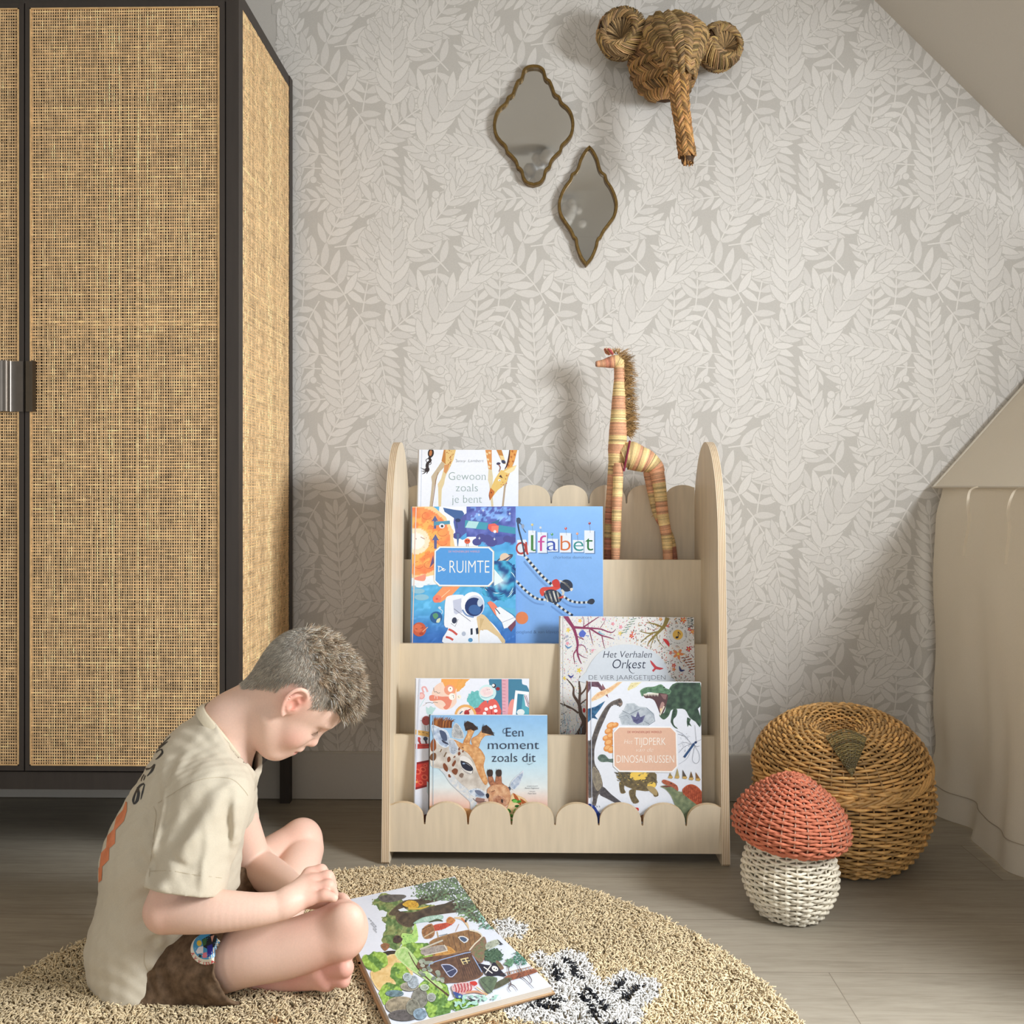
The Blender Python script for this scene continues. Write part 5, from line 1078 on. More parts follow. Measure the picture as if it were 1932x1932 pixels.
# skull: rounded dome, narrowing towards the trunk
A0 = P(1262, 88, 2.40); 
def skull(u, v):          # u: angle across, v: 0 top/back .. 1 trunk root
    th = u
    w = .088 * (1 - .70 * sm((v - .25) / .80)) * (0.70 + .30 * min(1, v / .25))
    x = A0[0] + .004 + .020 * v + w * math.sin(th)
    y = 2.43 - .115 * math.sin(PI * min(1, .12 + .72 * v)) * max(0, math.cos(th)) - .075 * v
    z = P(0, 46, 2.4)[2] - .185 * v ** .95 + .008 * math.cos(th) * (1 - v)
    return np.array([x, y, z])
mb = MB(); shell(mb, skull, -1.6, 1.6, 0, 1, 24, 24, DK)
straws(mb, skull, -1.55, 1.55, 0, 1.0, 4, .068, .0026, 3, lift=.0085, sub=4, out=lambda u, v: skull(u, v) - np.array([A0[0], 2.44, A0[2] - .02]))
obj('skull', mb, M_STRAW, el)
# jaw: barrel behind and below
J0 = P(1247, 112, 2.44)
def jaw(u, v):            # u: down the barrel 0..1 , v angle
    z = J0[2] + .07 - .190 * u
    r_ = .088 * math.sqrt(max(0.0, 1 - max(0, (u - .35) / .65) ** 2.3)) * (.86 + .14 * min(1, u / .3))
    return np.array([J0[0] + .010 * u + r_ * math.sin(v), 2.435 - (r_ * .95) * math.cos(v), z])
def jaw_uv(u, v): return jaw(v, u)
mb = MB(); shell(mb, lambda u, v: jaw(u, v), 0, 1, -1.9, 1.9, 20, 28, DK)
def jaw2(u, v): return jaw(u, v)
straws(mb, lambda u, v: jaw2(u, v), .18, .98, -1.75, 1.75, 4, .24, .0024, 5, lift=.0065, sub=4, base=STR * np.array((.95, .90, .86)), out=lambda u, v: jaw(u, v) - np.array([J0[0], 2.44, J0[2] - .03]))
obj('jaw', mb, M_STRAW, el)
# trunk: braided rope
tp = catmull([P(1277, 120, 2.330), P(1281, 165, 2.315), P(1284, 200, 2.305), P(1290, 245, 2.30), P(1296, 288, 2.295), P(1297, 308, 2.295)], 8)
tr = np.interp(np.linspace(0, 1, len(tp)), [0, .3, .6, .9, 1], [.021, .0185, .016, .0175, .0155])
tl = np.concatenate([[0], np.cumsum(np.linalg.norm(np.diff(tp, axis=0), axis=1))]); tl /= tl[-1]
def trunk(u, v):
    c = np.array([np.interp(v, tl, tp[:, i]) for i in range(3)]); r_ = np.interp(v, tl, tr)
    return c + r_ * np.array([math.sin(u), -math.cos(u), 0])
mb = MB(); mb.tube(tp, tr * .92, 12, DK)
straws(mb, trunk, -PI, PI, 0, .93, 4, .064, .0024, 9, lift=.0045, sub=4, base=STR * np.array((1.08, 1.0, .92)), slope=1.5, out=lambda u, v: np.array([math.sin(u), -math.cos(u), 0]))
r_ = random.Random(4)
for k in range(46):       # frayed tip
    a = r_.uniform(0, 2 * PI); q = trunk(a, .9); e = trunk(a, 1.0) * .45 + tp[-1] * .55
    mb.tube([q, (q + e) / 2 + (0, -.002, 0), e + np.array((r_.gauss(0, .003), -.006, -.004 + r_.gauss(0, .004)))], [.0024, .0022, .0014], 5, STR * r_.uniform(.7, 1.25) * np.array((1.05, .95, .85)), caps=True)
obj('trunk', mb, M_STRAW, el)
# ears: thick coiled discs
def ear(cpx, cpy, Y, R, face, dimple, seed):
    c = P(cpx, cpy, Y); n = norm(face); a = norm(np.cross(n, (0, 0, 1))); b_ = np.cross(a, n)
    def fn(u, v):         # u: 0 centre .. 1 rim .. 1.35 behind ; v angle
        if u < 1:
            r = R * (u ** .9); h = .030 * math.sin(min(1, u) * PI * .62) ** 1.2 * (1.0) - .010 * (1 - u) ** 2
            if u > .72: h -= .035 * ((u - .72) / .28) ** 2 * .9
        else:
            r = R * (1 - .12 * (u - 1) / .35); h = -.006 - .03 * (u - 1) / .35
        dx, dy = dimple; k = (1 - min(1, u)) ** 1
        return c + a * (r * math.cos(v) + dx * k) + b_ * (r * math.sin(v) + dy * k) + n * h
    mb = MB(); shell(mb, fn, .02, 1.35, 0, 2 * PI, 22, 40, DK)
    straws(mb, fn, .52, 1.04, 0, 2 * PI, 1, .30, .0026, seed, lift=.0055, sub=3, slope=2.1, out=lambda u, v: fn(u, v) - c + n * .03)
    straws(mb, fn, 1.02, 1.34, 0, 2 * PI, 1, .26, .0024, seed + 1, lift=.004, sub=2, base=STR * .9, out=lambda u, v: fn(u, v) - c)
    r2 = random.Random(seed)
    for k in range(110):  # fine radial straws to the dimple
        v = r2.uniform(0, 2 * PI); u1 = r2.uniform(.42, .62)
        pts = np.array([fn(u, v + .25 * (u1 - u)) for u in np.linspace(.03, u1, 6)]) + n * .0025 * np.array([.2, .8, 1, 1, .9, .4])[:, None] * r2.uniform(.6, 1.4)
        mb.tube(pts, [.0011, .0017, .002, .002, .002, .0014], 4, STR * r2.uniform(.55, 1.15), caps=False)
    obj('ear', mb, M_STRAW, el)
ear(1173, 62, 2.400, .064, (-.30, -.92, .16), (.004, -.010), 21)
ear(1357, 88, 2.420, .058, (.34, -.92, .10), (-.022, .004), 31)

# ================================================================ raffia giraffe
GY = 2.363
gb = P(1212, 1056, GY)
gi = thing('toy_giraffe', 'raffia-wrapped toy giraffe with a frayed mane, standing on the top tier', 'toy giraffe', (gb[0], GY, FLZ[3]))
RA, RB, RC = np.array((233, 201, 143.0)), np.array((220, 163, 126.0)), np.array((200, 134, 108.0))
def wrapped(mb, path, rad, bands, seed, n=14, fine=.0026, flat=1.0):
    """bands: list of (t_end, colour)"""
    path = np.asarray(path, float); r = np.random.default_rng(seed)
    cp = catmull(path, 10); l = np.concatenate([[0], np.cumsum(np.linalg.norm(np.diff(cp, axis=0), axis=1))]); m_ = max(8, int(l[-1] / (fine / 2)))
    tt = np.linspace(0, 1, m_); pts = np.stack([np.interp(tt * l[-1], l, cp[:, i]) for i in range(3)], 1)
    rr = np.interp(tt, np.linspace(0, 1, len(rad)), rad) * (1 + np.where(np.arange(m_) % 2, .022, -.022) + r.normal(0, .012, m_))
    ends = [b_[0] for b_ in bands]; cols = np.array([b_[1] for b_ in bands])
    jig = np.repeat(r.normal(0, .1, m_ // 2 + 1), 2)[:m_]
    idx = np.clip(np.searchsorted(ends, tt + r.normal(0, .006, m_)), 0, len(bands) - 1)
    col = np.clip(cols[idx] * (1 + jig * .8)[:, None] * np.where(r.random(m_) < .07, .72, 1)[:, None], 0, 255)
    mb.tube(pts, rr, n, col, caps=True, flat=flat)
def G(x, y, dy=0): return P(1080 + x / 4.49, 640 + y / 4.49, GY + dy)
zf = FLZ[3]
def foot(p): q = np.array(p); q[2] = zf + .001; return q
k_ = GY / F_PX / 4.49
mb = MB(); wrapped(mb, [G(395, 175), G(398, 330), G(392, 520), G(388, 700), G(384, 850), G(378, 960), G(372, 1075)], [46 * k_, 46 * k_, 56 * k_, 64 * k_, 76 * k_, 80 * k_, 66 * k_], [(.08, RA), (.21, RB), (.34, RA), (.47, RB), (.59, RA), (.71, RB), (.80, RA), (.88, RB), (1, RA)], 1)
obj('neck', mb, M_RAFFIA, gi)
mb = MB(); wrapped(mb, [G(202, 210, -.004), G(262, 205, -.003), G(320, 196), G(372, 190), G(420, 215)], [25 * k_, 33 * k_, 48 * k_, 58 * k_, 46 * k_], [(.3, RB * .93), (.55, RC), (.7, RB), (1, RA)], 2)
mb.tube([G(204, 210, -.004), G(196, 210, -.004)], [25 * k_, 20 * k_], 12, (120, 78, 60)); 
obj('head', mb, M_RAFFIA, gi)
for dy, dx in ((-.014, 0), (.012, -28)):
    mb = MB(); p0, p1 = G(345 + dx, 130, dy), G(300 + dx, 80, dy * 1.5)
    mb.tube([p0, (p0 * .5 + p1 * .5), p1], [12 * k_, 24 * k_, 10 * k_], 10, (222, 150, 118), flat=.5); mb.tube([p0 + (0, -.004, 0), p0 * .5 + p1 * .5 + (0, -.0075, 0), p1 + (0, -.003, 0)], [4 * k_, 12 * k_, 4 * k_], 8, (160, 62, 66), flat=.5)
    obj('ear', mb, M_RAFFIA, gi)
mb = MB(); wrapped(mb, [G(420, 1000), G(480, 985), G(560, 1010), G(640, 1040), G(700, 1085), G(725, 1140)], [96 * k_, 122 * k_, 110 * k_, 98 * k_, 76 * k_, 60 * k_], [(.2, RA), (.34, RA * .97), (.42, RB), (.55, RA), (.66, RB), (.82, RA), (1, RB)], 3, n=18)
mb.tube([G(437, 1115, -.02), G(450, 1040, -.034), G(470, 950, -.036), G(486, 862, -.022)], 9 * k_, 8, (128, 40, 62))
obj('body', mb, M_RAFFIA, gi)
def leg(pts, rad, bands, seed):
    pts[-1] = foot(pts[-1]); mb = MB(); wrapped(mb, pts, rad, bands, seed); obj('leg', mb, M_RAFFIA, gi)
bl = [(.12, RB), (.3, RA), (.42, RB * .97), (.52, RA), (.62, RB), (.76, RA * .96), (.86, RB), (1, RC)]
leg([G(388, 1050, -.012), G(384, 1250, -.014), G(374, 1500, -.016), G(362, 1880, -.018)], [44 * k_, 42 * k_, 40 * k_, 32 * k_], bl, 4)
leg([G(345, 1050, .012), G(330, 1250, .014), G(312, 1500, .016), G(298, 1880, .016)], [42 * k_, 38 * k_, 36 * k_, 34 * k_], [(.1, RA), (.3, RB), (.42, RB * .9), (.55, RC), (.68, RA * .9), (.8, RC), (1, RC * .9)], 5)
leg([G(712, 1110, -.012), G(738, 1250, -.014), G(764, 1480, -.016), G(800, 1700, -.016), G(815, 1880, -.016)], [62 * k_, 52 * k_, 48 * k_, 42 * k_, 36 * k_], bl, 6)
leg([G(650, 1120, .012), G(672, 1260, .014), G(720, 1480, .016), G(822, 1680, .016), G(868, 1880, .016)], [52 * k_, 40 * k_, 36 * k_, 40 * k_, 34 * k_], [(.2, RB), (.45, RA * .9), (.6, RC), (.75, RA * .9), (1, RC * .85)], 7)
mb = MB(); mane = random.Random(5)
edge = catmull([G(395, 140), G(435, 215), G(445, 340), G(450, 470), G(455, 600), G(462, 700), G(472, 800)], 30)
FRY = np.array((190, 152, 100.0))
for i, p in enumerate(edge):
    t = i / len(edge); tuft = .5 + .5 * math.cos(2 * PI * (t * 7.3)); ln = (85 + 45 * tuft) * k_ * (1.0 if t < .95 else .6)
    for j in range(7):
        a = mane.gauss(.12 - .5 * math.sin(2 * PI * t * 7.3), .3); d = np.array([math.cos(a), mane.gauss(0, .22), math.sin(a)])
        q = p + np.array([-.004, mane.gauss(0, .004), mane.gauss(0, .002)]); L_ = ln * mane.uniform(.6, 1.05)
        mb.tube([q, q + d * L_ * .5 + (0, 0, mane.gauss(0, .002)), q + d * L_ + (0, 0, mane.gauss(-.002, .003))], [.0008, .0007, .0003], 3, FRY * mane.uniform(.62, 1.2), caps=False)
for j in range(90):
    p = G(mane.uniform(285, 400), mane.uniform(100, 130), mane.gauss(0, .008)); d = norm([mane.gauss(0, .6), mane.gauss(0, .4), 1]); L_ = mane.uniform(15, 50) * k_
    mb.tube([p, p + d * L_ * .5, p + d * L_ + (mane.gauss(0, .003), 0, 0)], [.0008, .0007, .0003], 3, FRY * mane.uniform(.7, 1.25), caps=False)
obj('mane', mb, M_RAFFIA, gi)
mb = MB()
for j in range(9): q = G(705 + j * 2, 1390, .02); mb.tube([q, q + (mane.gauss(0, .003), 0, -.02), q + (mane.gauss(0, .004), .0, -.036)], .0008, 4, FRY * mane.uniform(.8, 1.1), caps=False)
obj('tail', mb, M_RAFFIA, gi)
# ================================================================ canvas play tent at the right wall
TX, TY0, TY1 = 1.112, 1.30, 2.462; EZ = .872
tn = thing('play_tent', 'off-white cotton house-shaped play tent at the right, reaching to the floor', 'tent', (1.6, 1.88, 0))
CV = np.array((228, 218, 201.0))
ys_ = np.linspace(TY0, TY1, 120); zs_ = np.linspace(0.004, EZ, 90)
def tent_x(y, z):
    t = z / EZ
    fold = .017 * math.sin(y * 17 + 1.4 * math.sin(z * 5)) * (1 - t) ** .8 + .009 * math.sin(y * 39 + z * 4) * (1 - t) + .0035 * math.sin(y * 61 - z * 9) * (1 - t)
    edge = sm(1 - (TY1 - y) / .16)
    flare = -.050 * (1 - min(1, z / .20)) ** 1.6 * (.35 + .65 * edge)
    prof = -.012 * math.sin(PI * t) * edge + .012 * math.exp(-((z - .45) / .12) ** 2) * edge + .014 * edge * sm((t - .9) / .1)
    return TX + fold * (1 - .4 * edge) + flare + prof + .010 * math.exp(-((z - .16) / .07) ** 2) * edge
g = np.array([[(tent_x(y, z), y, z) for z in zs_] for y in ys_])
mb = MB(); col = np.tile(CV, (120, 90, 1))
hem = (zs_ < .075); col[:, hem] *= .975
mb.grid(g, col, True)
# stitched hem line
mb.tube(np.array([(tent_x(y, .075) - .0012, y, .075) for y in ys_]), .0011, 5, (188, 172, 150))
obj('side_wall', mb, M_CANVAS, tn)
# rear end (facing the wall) and front end
PX, PZ = 1.60, EZ + 1.16 * (1.60 - TX)
for y, kk in ((TY1, 1), (TY0, -1)):
    mb = MB(); xs = np.linspace(0, 1, 40)
    gg = np.array([[(TX + .012 + (2 * (PX - TX) - .03) * u, y - kk * .004 + kk * 0.004 * math.sin(u * 30) * (1 - v), .004 + v * (EZ + 1.16 * ((PX - TX) - abs(u * 2 * (PX - TX) - (PX - TX))) - .012)) for v in np.linspace(0, 1, 20)] for u in xs])
    mb.grid(gg, CV, True); obj('end_wall', mb, M_CANVAS, tn)
# roof slopes
for sgn in (1, -1):
    mb = MB()
    us = np.linspace(0, 1, 30); yy = np.linspace(TY0 - .01, TY1 + .006, 60)
    gg = np.array([[((TX - .008 + (PX - TX + .008) * u) if sgn > 0 else (2 * PX - TX + .008 - (PX - TX + .008) * u), y, EZ - .004 + (PZ - EZ + .004) * u - .006 * math.sin(PI * u) + .0025 * math.sin(y * 23 + u * 4) * math.sin(PI * u)) for y in yy] for u in us])
    mb.grid(gg, CV * 1.02, True, flip=sgn > 0); 
    if sgn > 0:
        mb.tube(np.array([(TX - .008, y, EZ - .004) for y in yy]), .0035, 6, CV * .97)
        e = gg[:, -1]; mb.tube(e, .004, 6, CV * .97)
    obj('roof_panel', mb, M_CANVAS, tn)
mb = MB(); g3 = np.array([[(2 * PX - TX - .004, y, z) for z in np.linspace(.004, EZ, 6)] for y in np.linspace(TY0, TY1, 8)]); mb.grid(g3, CV, True, flip=True); obj('side_wall', mb, M_CANVAS, tn)
# cotton ties along the eave
def tie(pxs, Y):
    mb = MB(); pts = catmull([P(x, y, yy_) for (x, y), yy_ in pxs], 8)
    T = np.gradient(pts, axis=0); T /= np.linalg.norm(T, axis=1)[:, None]
    side = np.array([.25, -.95, .1]) ; w = np.linspace(.0045, .004, len(pts))[:, None]
    g = np.stack([pts - np.cross(T, side) * w, pts + np.cross(T, side) * w]); 
    cc = CV * np.array((1.07, 1.07, 1.07)); mb.grid(g, cc, True); mb.grid(g + np.array([0.0, -.0008, 0]), cc, True, flip=True); obj('tie_ribbon', mb, M_CANVAS, tn)
def yt_(px): 
    return (TX - .012) * F_PX / (px - 995)
tie([((1845, 918), yt_(1846)), ((1830, 926), yt_(1840)), ((1826, 950), yt_(1836)), ((1828, 985), yt_(1838)), ((1820, 1030), yt_(1834)), ((1819, 1050), yt_(1834))], 0)
tie([((1931, 920), yt_(1932)), ((1914, 926), yt_(1920)), ((1902, 960), yt_(1912)), ((1904, 1000), yt_(1914)), ((1897, 1065), yt_(1910))], 0)
# ================================================================ wicker apple basket and paper-rope mushroom
def weave(mb, rfun, zs, n, a, tr, col, seed, M=None, spread=.16, hue=.03, seg=6, skip=1.0, jit=.0008, twist=0):
    """each row: a strand passing in front of and behind n stakes in turn"""
    r = np.random.default_rng(seed)
    for k, z in enumerate(zs):
        m_ = n * seg; th = np.arange(m_) / m_ * 2 * PI
        rad = rfun(z); t_ = tr(z) if callable(tr) else tr
        w = np.cos(n / 2 * th + PI * k) 
        w = np.sign(w) * np.abs(w) ** .8
        lump = np.interp(th, np.linspace(0, 2 * PI, n + 1), np.append(r.normal(0, jit, n), 0))
        R = rad + a * w; zz = z + lump
        p = np.stack([R * np.cos(th), R * np.sin(th), zz], 1)
        shade = 1 + np.repeat(r.normal(0, spread * .5, n // 2), 2 * seg) * .9 + r.normal(0, spread * .3)
        cc = np.asarray(col, float)[None] * shade[:, None]
        rr = np.full(m_, t_) * (1 + .12 * np.cos(n * th) )
        if twist: rr = rr * (1 + .14 * np.sin(th * n * twist))
        if M is not None: p = M(p)
        mb.tube(p, rr, 6, np.clip(cc, 5, 250), closed=True, caps=False)
def stakes(mb, rfun, z0, z1, n, rad, col, M=None, seed=0, m_=40):
    for j in range(n):
        a = (j) / n * 2 * PI; zz = np.linspace(z0, z1, m_)
        p = np.stack([[rfun(z) * math.cos(a), rfun(z) * math.sin(a), z] for z in zz]); 
        if M is not None: p = M(p)
        mb.tube(p, rad, 6, col)
bc = np.array([P(1588, 1600, 2.135)[0], 2.135, 0])
ab = thing('apple_basket', 'large round honey-coloured wicker basket shaped like an apple with a leaf on its lid', 'basket', bc)
WK = np.array((206, 160, 98.0)); NB = 44
prof = np.array([(0.0, .128), (.02, .150), (.06, .176), (.11, .194), (.155, .199), (.20, .194), (.225, .188)])
def rb(z): return np.interp(z, prof[:, 0], prof[:, 1])
def shiftM(p): return p + bc
mb = MB(); mb.lathe([(rb(z) - .007, z) for z in np.linspace(.003, .222, 24)], 60, (66, 44, 24), bc)
mb.lathe([(0.001, .004), (.125, .004)], 60, (66, 44, 24), bc)
weave(mb, rb, np.arange(.006, .222, .0078), NB, .0042, .0036, WK, 1, shiftM, spread=.2, hue=.04)
stakes(mb, rb, .004, .222, NB, .0023, WK * .82, shiftM)
obj('body', mb, M_WICKER, ab)
# lid: leans a little, dimple on top
tl_ = math.radians(-5.5); Rl = Matrix.Rotation(tl_, 3, 'Y') @ Matrix.Rotation(math.radians(9), 3, 'X'); Rl = np.array(Rl)
lc = bc + np.array([-.004, .002, .220])
def lidM(p): return p @ Rl.T + lc
# lid profile by arclength: list (r, z)
lp = catmull([(.193, .0), (.194, .012), (.182, .040), (.156, .070), (.120, .092), (.086, .098), (.056, .088), (.028, .062), (.004, .050)], 12)
ll = np.concatenate([[0], np.cumsum(np.linalg.norm(np.diff(lp, axis=0), axis=1))]); LL = ll[-1]
def lid_at(s_): return np.interp(s_, ll, lp[:, 0]), np.interp(s_, ll, lp[:, 1])
mb = MB(); g = np.array([[(lid_at(s_)[0] * .985 * math.cos(t) , lid_at(s_)[0] * .985 * math.sin(t), lid_at(s_)[1] - .006) for t in np.arange(64) * 2 * PI / 64] for s_ in np.linspace(0, LL, 40)])
mb.grid(lidM(g.reshape(-1, 3)).reshape(g.shape), (66, 44, 24), True, wrap_v=True)
r = np.random.default_rng(8); k = 0; s_ = .004
def lid_nrm(s_):
    a, b_ = lid_at(s_ - .001), lid_at(s_ + .001); t = norm((b_[0] - a[0], b_[1] - a[1])); return -t[1] * -1, t[0] * -1
while s_ < LL - .004:
    rad, z = lid_at(s_); n = NB if rad > .085 else (22 if rad > .03 else 12)
    m_ = n * 6; th = np.arange(m_) / m_ * 2 * PI; w = np.cos(n / 2 * th + PI * k); w = np.sign(w) * np.abs(w) ** .8
    nr, nzz = lid_nrm(s_); amp = .0040 * min(1, rad / .09 + .25)
    p = np.stack([(rad + amp * w * nr) * np.cos(th), (rad + amp * w * nr) * np.sin(th), z + amp * w * nzz + np.interp(th, np.linspace(0, 2 * PI, n + 1), np.append(r.normal(0, .0007, n), 0))], 1)
    sh = 1 + np.repeat(r.normal(0, .1, n // 2), 12) + r.normal(0, .06)
    mb.tube(lidM(p), .0033 if rad > .08 else .0026, 6, np.clip(WK[None] * sh[:, None], 5, 250), closed=True, caps=False)
    s_ += .0072 if rad > .08 else .0056; k += 1
for j in range(NB):
    a = j / NB * 2 * PI; ss = np.linspace(0, LL * (.72 if j % 2 else .93), 30)
    mb.tube(lidM(np.array([[lid_at(q)[0] * math.cos(a), lid_at(q)[0] * math.sin(a), lid_at(q)[1]] for q in ss])), .0021, 6, WK * .82)
# rolled rim of slanting canes
for j in range(60):
    a0 = j / 60 * 2 * PI; th = np.linspace(a0, a0 + .34, 10); q = np.linspace(0, 1, 10)
    rr = .197 + .004 * np.sin(q * PI); zz = -.010 + .022 * q
    mb.tube(lidM(np.stack([rr * np.cos(th), rr * np.sin(th), zz], 1)), .0036, 6, WK * r.uniform(.85, 1.12))
obj('lid', mb, M_WICKER, ab)
# leaf
mb = MB(); LF = np.array((120, 104, 62.0))
def lidpt(s_, a): rad, z = lid_at(s_); return lidM(np.array([[rad * math.cos(a), rad * math.sin(a), z + .012]]))[0]
gl_ = np.array([[(lid_at(q)[0] * math.cos(t), lid_at(q)[0] * math.sin(t), lid_at(q)[1]) for t in np.arange(72) * 2 * PI / 72] for q in np.linspace(0, LL, 50)]); gw = lidM(gl_.reshape(-1, 3))
bvl = BVHTree.FromPolygons([tuple(v) for v in gw], [(i * 72 + j, (i + 1) * 72 + j, (i + 1) * 72 + (j + 1) % 72, i * 72 + (j + 1) % 72) for i in range(49) for j in range(72)])
def lfp(t, u):
    l_ = np.array((1560, 1400)) + np.array((46, 66)) * t ** .9; r__ = np.array((1633, 1402)) + np.array((-27, 64)) * t ** 1.2; q = l_ + (r__ - l_) * u
    w_ = on(bvl, q[0], q[1] - 5 * math.sin(PI * u) * (1 - t), .010 + .010 * math.sin(PI * u) * (1 - t) + .004 * (1 - t)); return w_ if w_ is not None else P(q[0], q[1], 2.02)
for k in range(26):
    t = k / 25; u = np.linspace(0, 1, 20); p = np.array([lfp(t, a) for a in u]); p[:, 1] -= .0012 * np.cos(u * 22 + PI * k)
    mb.tube(p, .0017, 5, LF * r.uniform(.7, 1.25))
for u0 in np.linspace(0, 1, 9): mb.tube(np.array([lfp(t, u0) for t in np.linspace(0, 1, 14)]), .0014, 5, LF * .75)
obj('leaf', mb, M_WICKER, ab, label='dark green woven leaf')

mc = np.array([P(1490, 1700, 1.850)[0], 1.850, 0])
mu = thing('mushroom_basket', 'small mushroom-shaped basket with terracotta cap and cream stem, woven from paper rope', 'basket', mc)
sp_ = np.array([(0.0, .058), (.012, .068), (.035, .082), (.065, .0915), (.09, .0925), (.115, .087), (.140, .079), (.16, .074)])
def rs(z): return np.interp(z, sp_[:, 0], sp_[:, 1])
def mM(p): return p + mc
mb = MB(); CRM = np.array((233, 224, 205.0)); mb.lathe([(rs(z) - .004, z) for z in np.linspace(.002, .158, 20)], 48, (150, 140, 120), mc); mb.lathe([(.001, .003), (.056, .003)], 48, (150, 140, 120), mc)
weave(mb, rs, np.arange(.004, .158, .0066), 26, .0030, .0031, CRM, 3, mM, spread=.07, jit=.0008, seg=10, twist=2)
stakes(mb, rs, .003, .158, 26, .0018, CRM * .95, mM)
obj('stem', mb, M_ROPE, mu)
tm = np.array(Matrix.Rotation(math.radians(4.5), 3, 'Y') @ Matrix.Rotation(math.radians(-1), 3, 'X'))
cc_ = mc + np.array([0, 0, .150])
def cM(p): return p @ tm.T + cc_
cp_ = catmull([(.070, -.006), (.092, -.002), (.110, .012), (.1145, .030), (.108, .052), (.090, .078), (.062, .102), (.032, .122), (.010, .131), (.002, .132)], 10)
cl = np.concatenate([[0], np.cumsum(np.linalg.norm(np.diff(cp_, axis=0), axis=1))]); CL_ = cl[-1]
mb = MB(); TC = np.array((200, 120, 92.0))
g = np.array([[(np.interp(s_, cl, cp_[:, 0]) * .965 * math.cos(t), np.interp(s_, cl, cp_[:, 0]) * .965 * math.sin(t), np.interp(s_, cl, cp_[:, 1]) - .002) for t in np.arange(60) * 2 * PI / 60] for s_ in np.linspace(0, CL_, 30)])
mb.grid(cM(g.reshape(-1, 3)).reshape(g.shape), (110, 50, 34), True, wrap_v=True)
s_ = .002; k = 0
while s_ < CL_ - .003:
    rad, z = np.interp(s_, cl, cp_[:, 0]), np.interp(s_, cl, cp_[:, 1])
    a_, b_ = np.interp(s_ - .002, cl, cp_[:, 0]), np.interp(s_ + .002, cl, cp_[:, 0]); za, zb = np.interp(s_ - .002, cl, cp_[:, 1]), np.interp(s_ + .002, cl, cp_[:, 1])
    t = norm((b_ - a_, zb - za)); nr, nzz = t[1], -t[0]
    n = 28 if rad > .05 else (14 if rad > .02 else 8); m_ = n * 10; th = np.arange(m_) / m_ * 2 * PI; w = np.cos(n / 2 * th + PI * k); w = np.sign(w) * np.abs(w) ** .8
    amp = .0030 * min(1, rad / .05 + .2); lump = np.interp(th, np.linspace(0, 2 * PI, n + 1), np.append(r.normal(0, .0007, n), 0))
    p = np.stack([(rad + amp * w * nr) * np.cos(th), (rad + amp * w * nr) * np.sin(th), z + amp * w * nzz + lump], 1)
    sh = 1 + np.repeat(r.normal(0, .04, n // 2), 20) + r.normal(0, .02)
    mb.tube(cM(p), .0031 * (1 + .14 * np.sin(th * n * 2)), 6, np.clip(TC[None] * sh[:, None], 5, 250), closed=True, caps=False)
    s_ += .0064; k += 1
for j in range(28):
    a = j / 28 * 2 * PI; ss = np.linspace(0, CL_ * (.8 if j % 2 else .95), 24)
    mb.tube(cM(np.array([[np.interp(q, cl, cp_[:, 0]) * math.cos(a), np.interp(q, cl, cp_[:, 0]) * math.sin(a), np.interp(q, cl, cp_[:, 1])] for q in ss])), .0016, 5, (190, 150, 130))
obj('cap', mb, M_ROPE, mu, label='terracotta cap')
# ================================================================ round tufted rug
RC_, RR = np.array((-.243, 1.327)), .693; RT = .012
rg = thing('rug', 'round beige tufted rug with white flowers and black dashes', 'rug', (RC_[0], RC_[1], 0))
mb = MB(); th = np.arange(160) * 2 * PI / 160
ol = np.stack([RC_[0] + RR * np.cos(th), RC_[1] + RR * np.sin(th)], 1)
mb.plate(ol, ((0, 0, RT), (1, 0, 0), (0, 1, 0), (0, 0, -1)), RT - .001, (188, 166, 130))
obj('backing', mb, M_PILE, rg)
def flr(pts): return np.array([FL(x, y, .022)[:2] for x, y in pts])
FLOWER = [flr([(1000, 1797), (1022, 1792), (1046, 1800), (1062, 1788), (1083, 1788), (1104, 1796), (1118, 1818), (1126, 1842), (1140, 1852), (1160, 1836), (1180, 1826), (1198, 1830), (1206, 1842), (1222, 1838), (1248, 1856), (1238, 1880), (1216, 1896), (1214, 1914), (1206, 1928), (1212, 1960), (1150, 1990), (1090, 1975), (1060, 1930), (1020, 1925), (975, 1922), (944, 1906), (962, 1885), (1000, 1872), (1040, 1855), (1020, 1830)]),
          flr([(930, 1733), (958, 1728), (975, 1736), (1000, 1742), (992, 1758), (984, 1772), (968, 1760), (948, 1772), (935, 1760)])]
DASH = [flr(q) for q in ([(1062, 1806), (1070, 1808), (1098, 1842), (1092, 1848)], [(1038, 1820), (1046, 1816), (1054, 1836), (1064, 1846), (1054, 1850), (1042, 1838)],
        [(1012, 1876), (1058, 1880), (1058, 1887), (1012, 1883)], [(994, 1875), (1006, 1877), (1006, 1882), (994, 1881)], [(998, 1890), (1050, 1893), (1050, 1900), (998, 1897)],
        [(1106, 1862), (1114, 1860), (1146, 1902), (1138, 1906)], [(1092, 1876), (1100, 1874), (1134, 1918), (1126, 1923)],
        [(1176, 1842), (1184, 1844), (1160, 1870), (1152, 1868)], [(1204, 1856), (1212, 1858), (1182, 1884), (1174, 1880)], [(1138, 1926), (1160, 1924), (1168, 1938), (1140, 1938)])]
def inpoly(x, y, poly):
    c = np.zeros(len(x), bool); n = len(poly)
    for i in range(n):
        x0, y0 = poly[i]; x1, y1 = poly[(i + 1) % n]
        c ^= ((y0 > y) != (y1 > y)) & (x < (x1 - x0) * (y - y0) / (y1 - y0 + 1e-15) + x0)
    return c
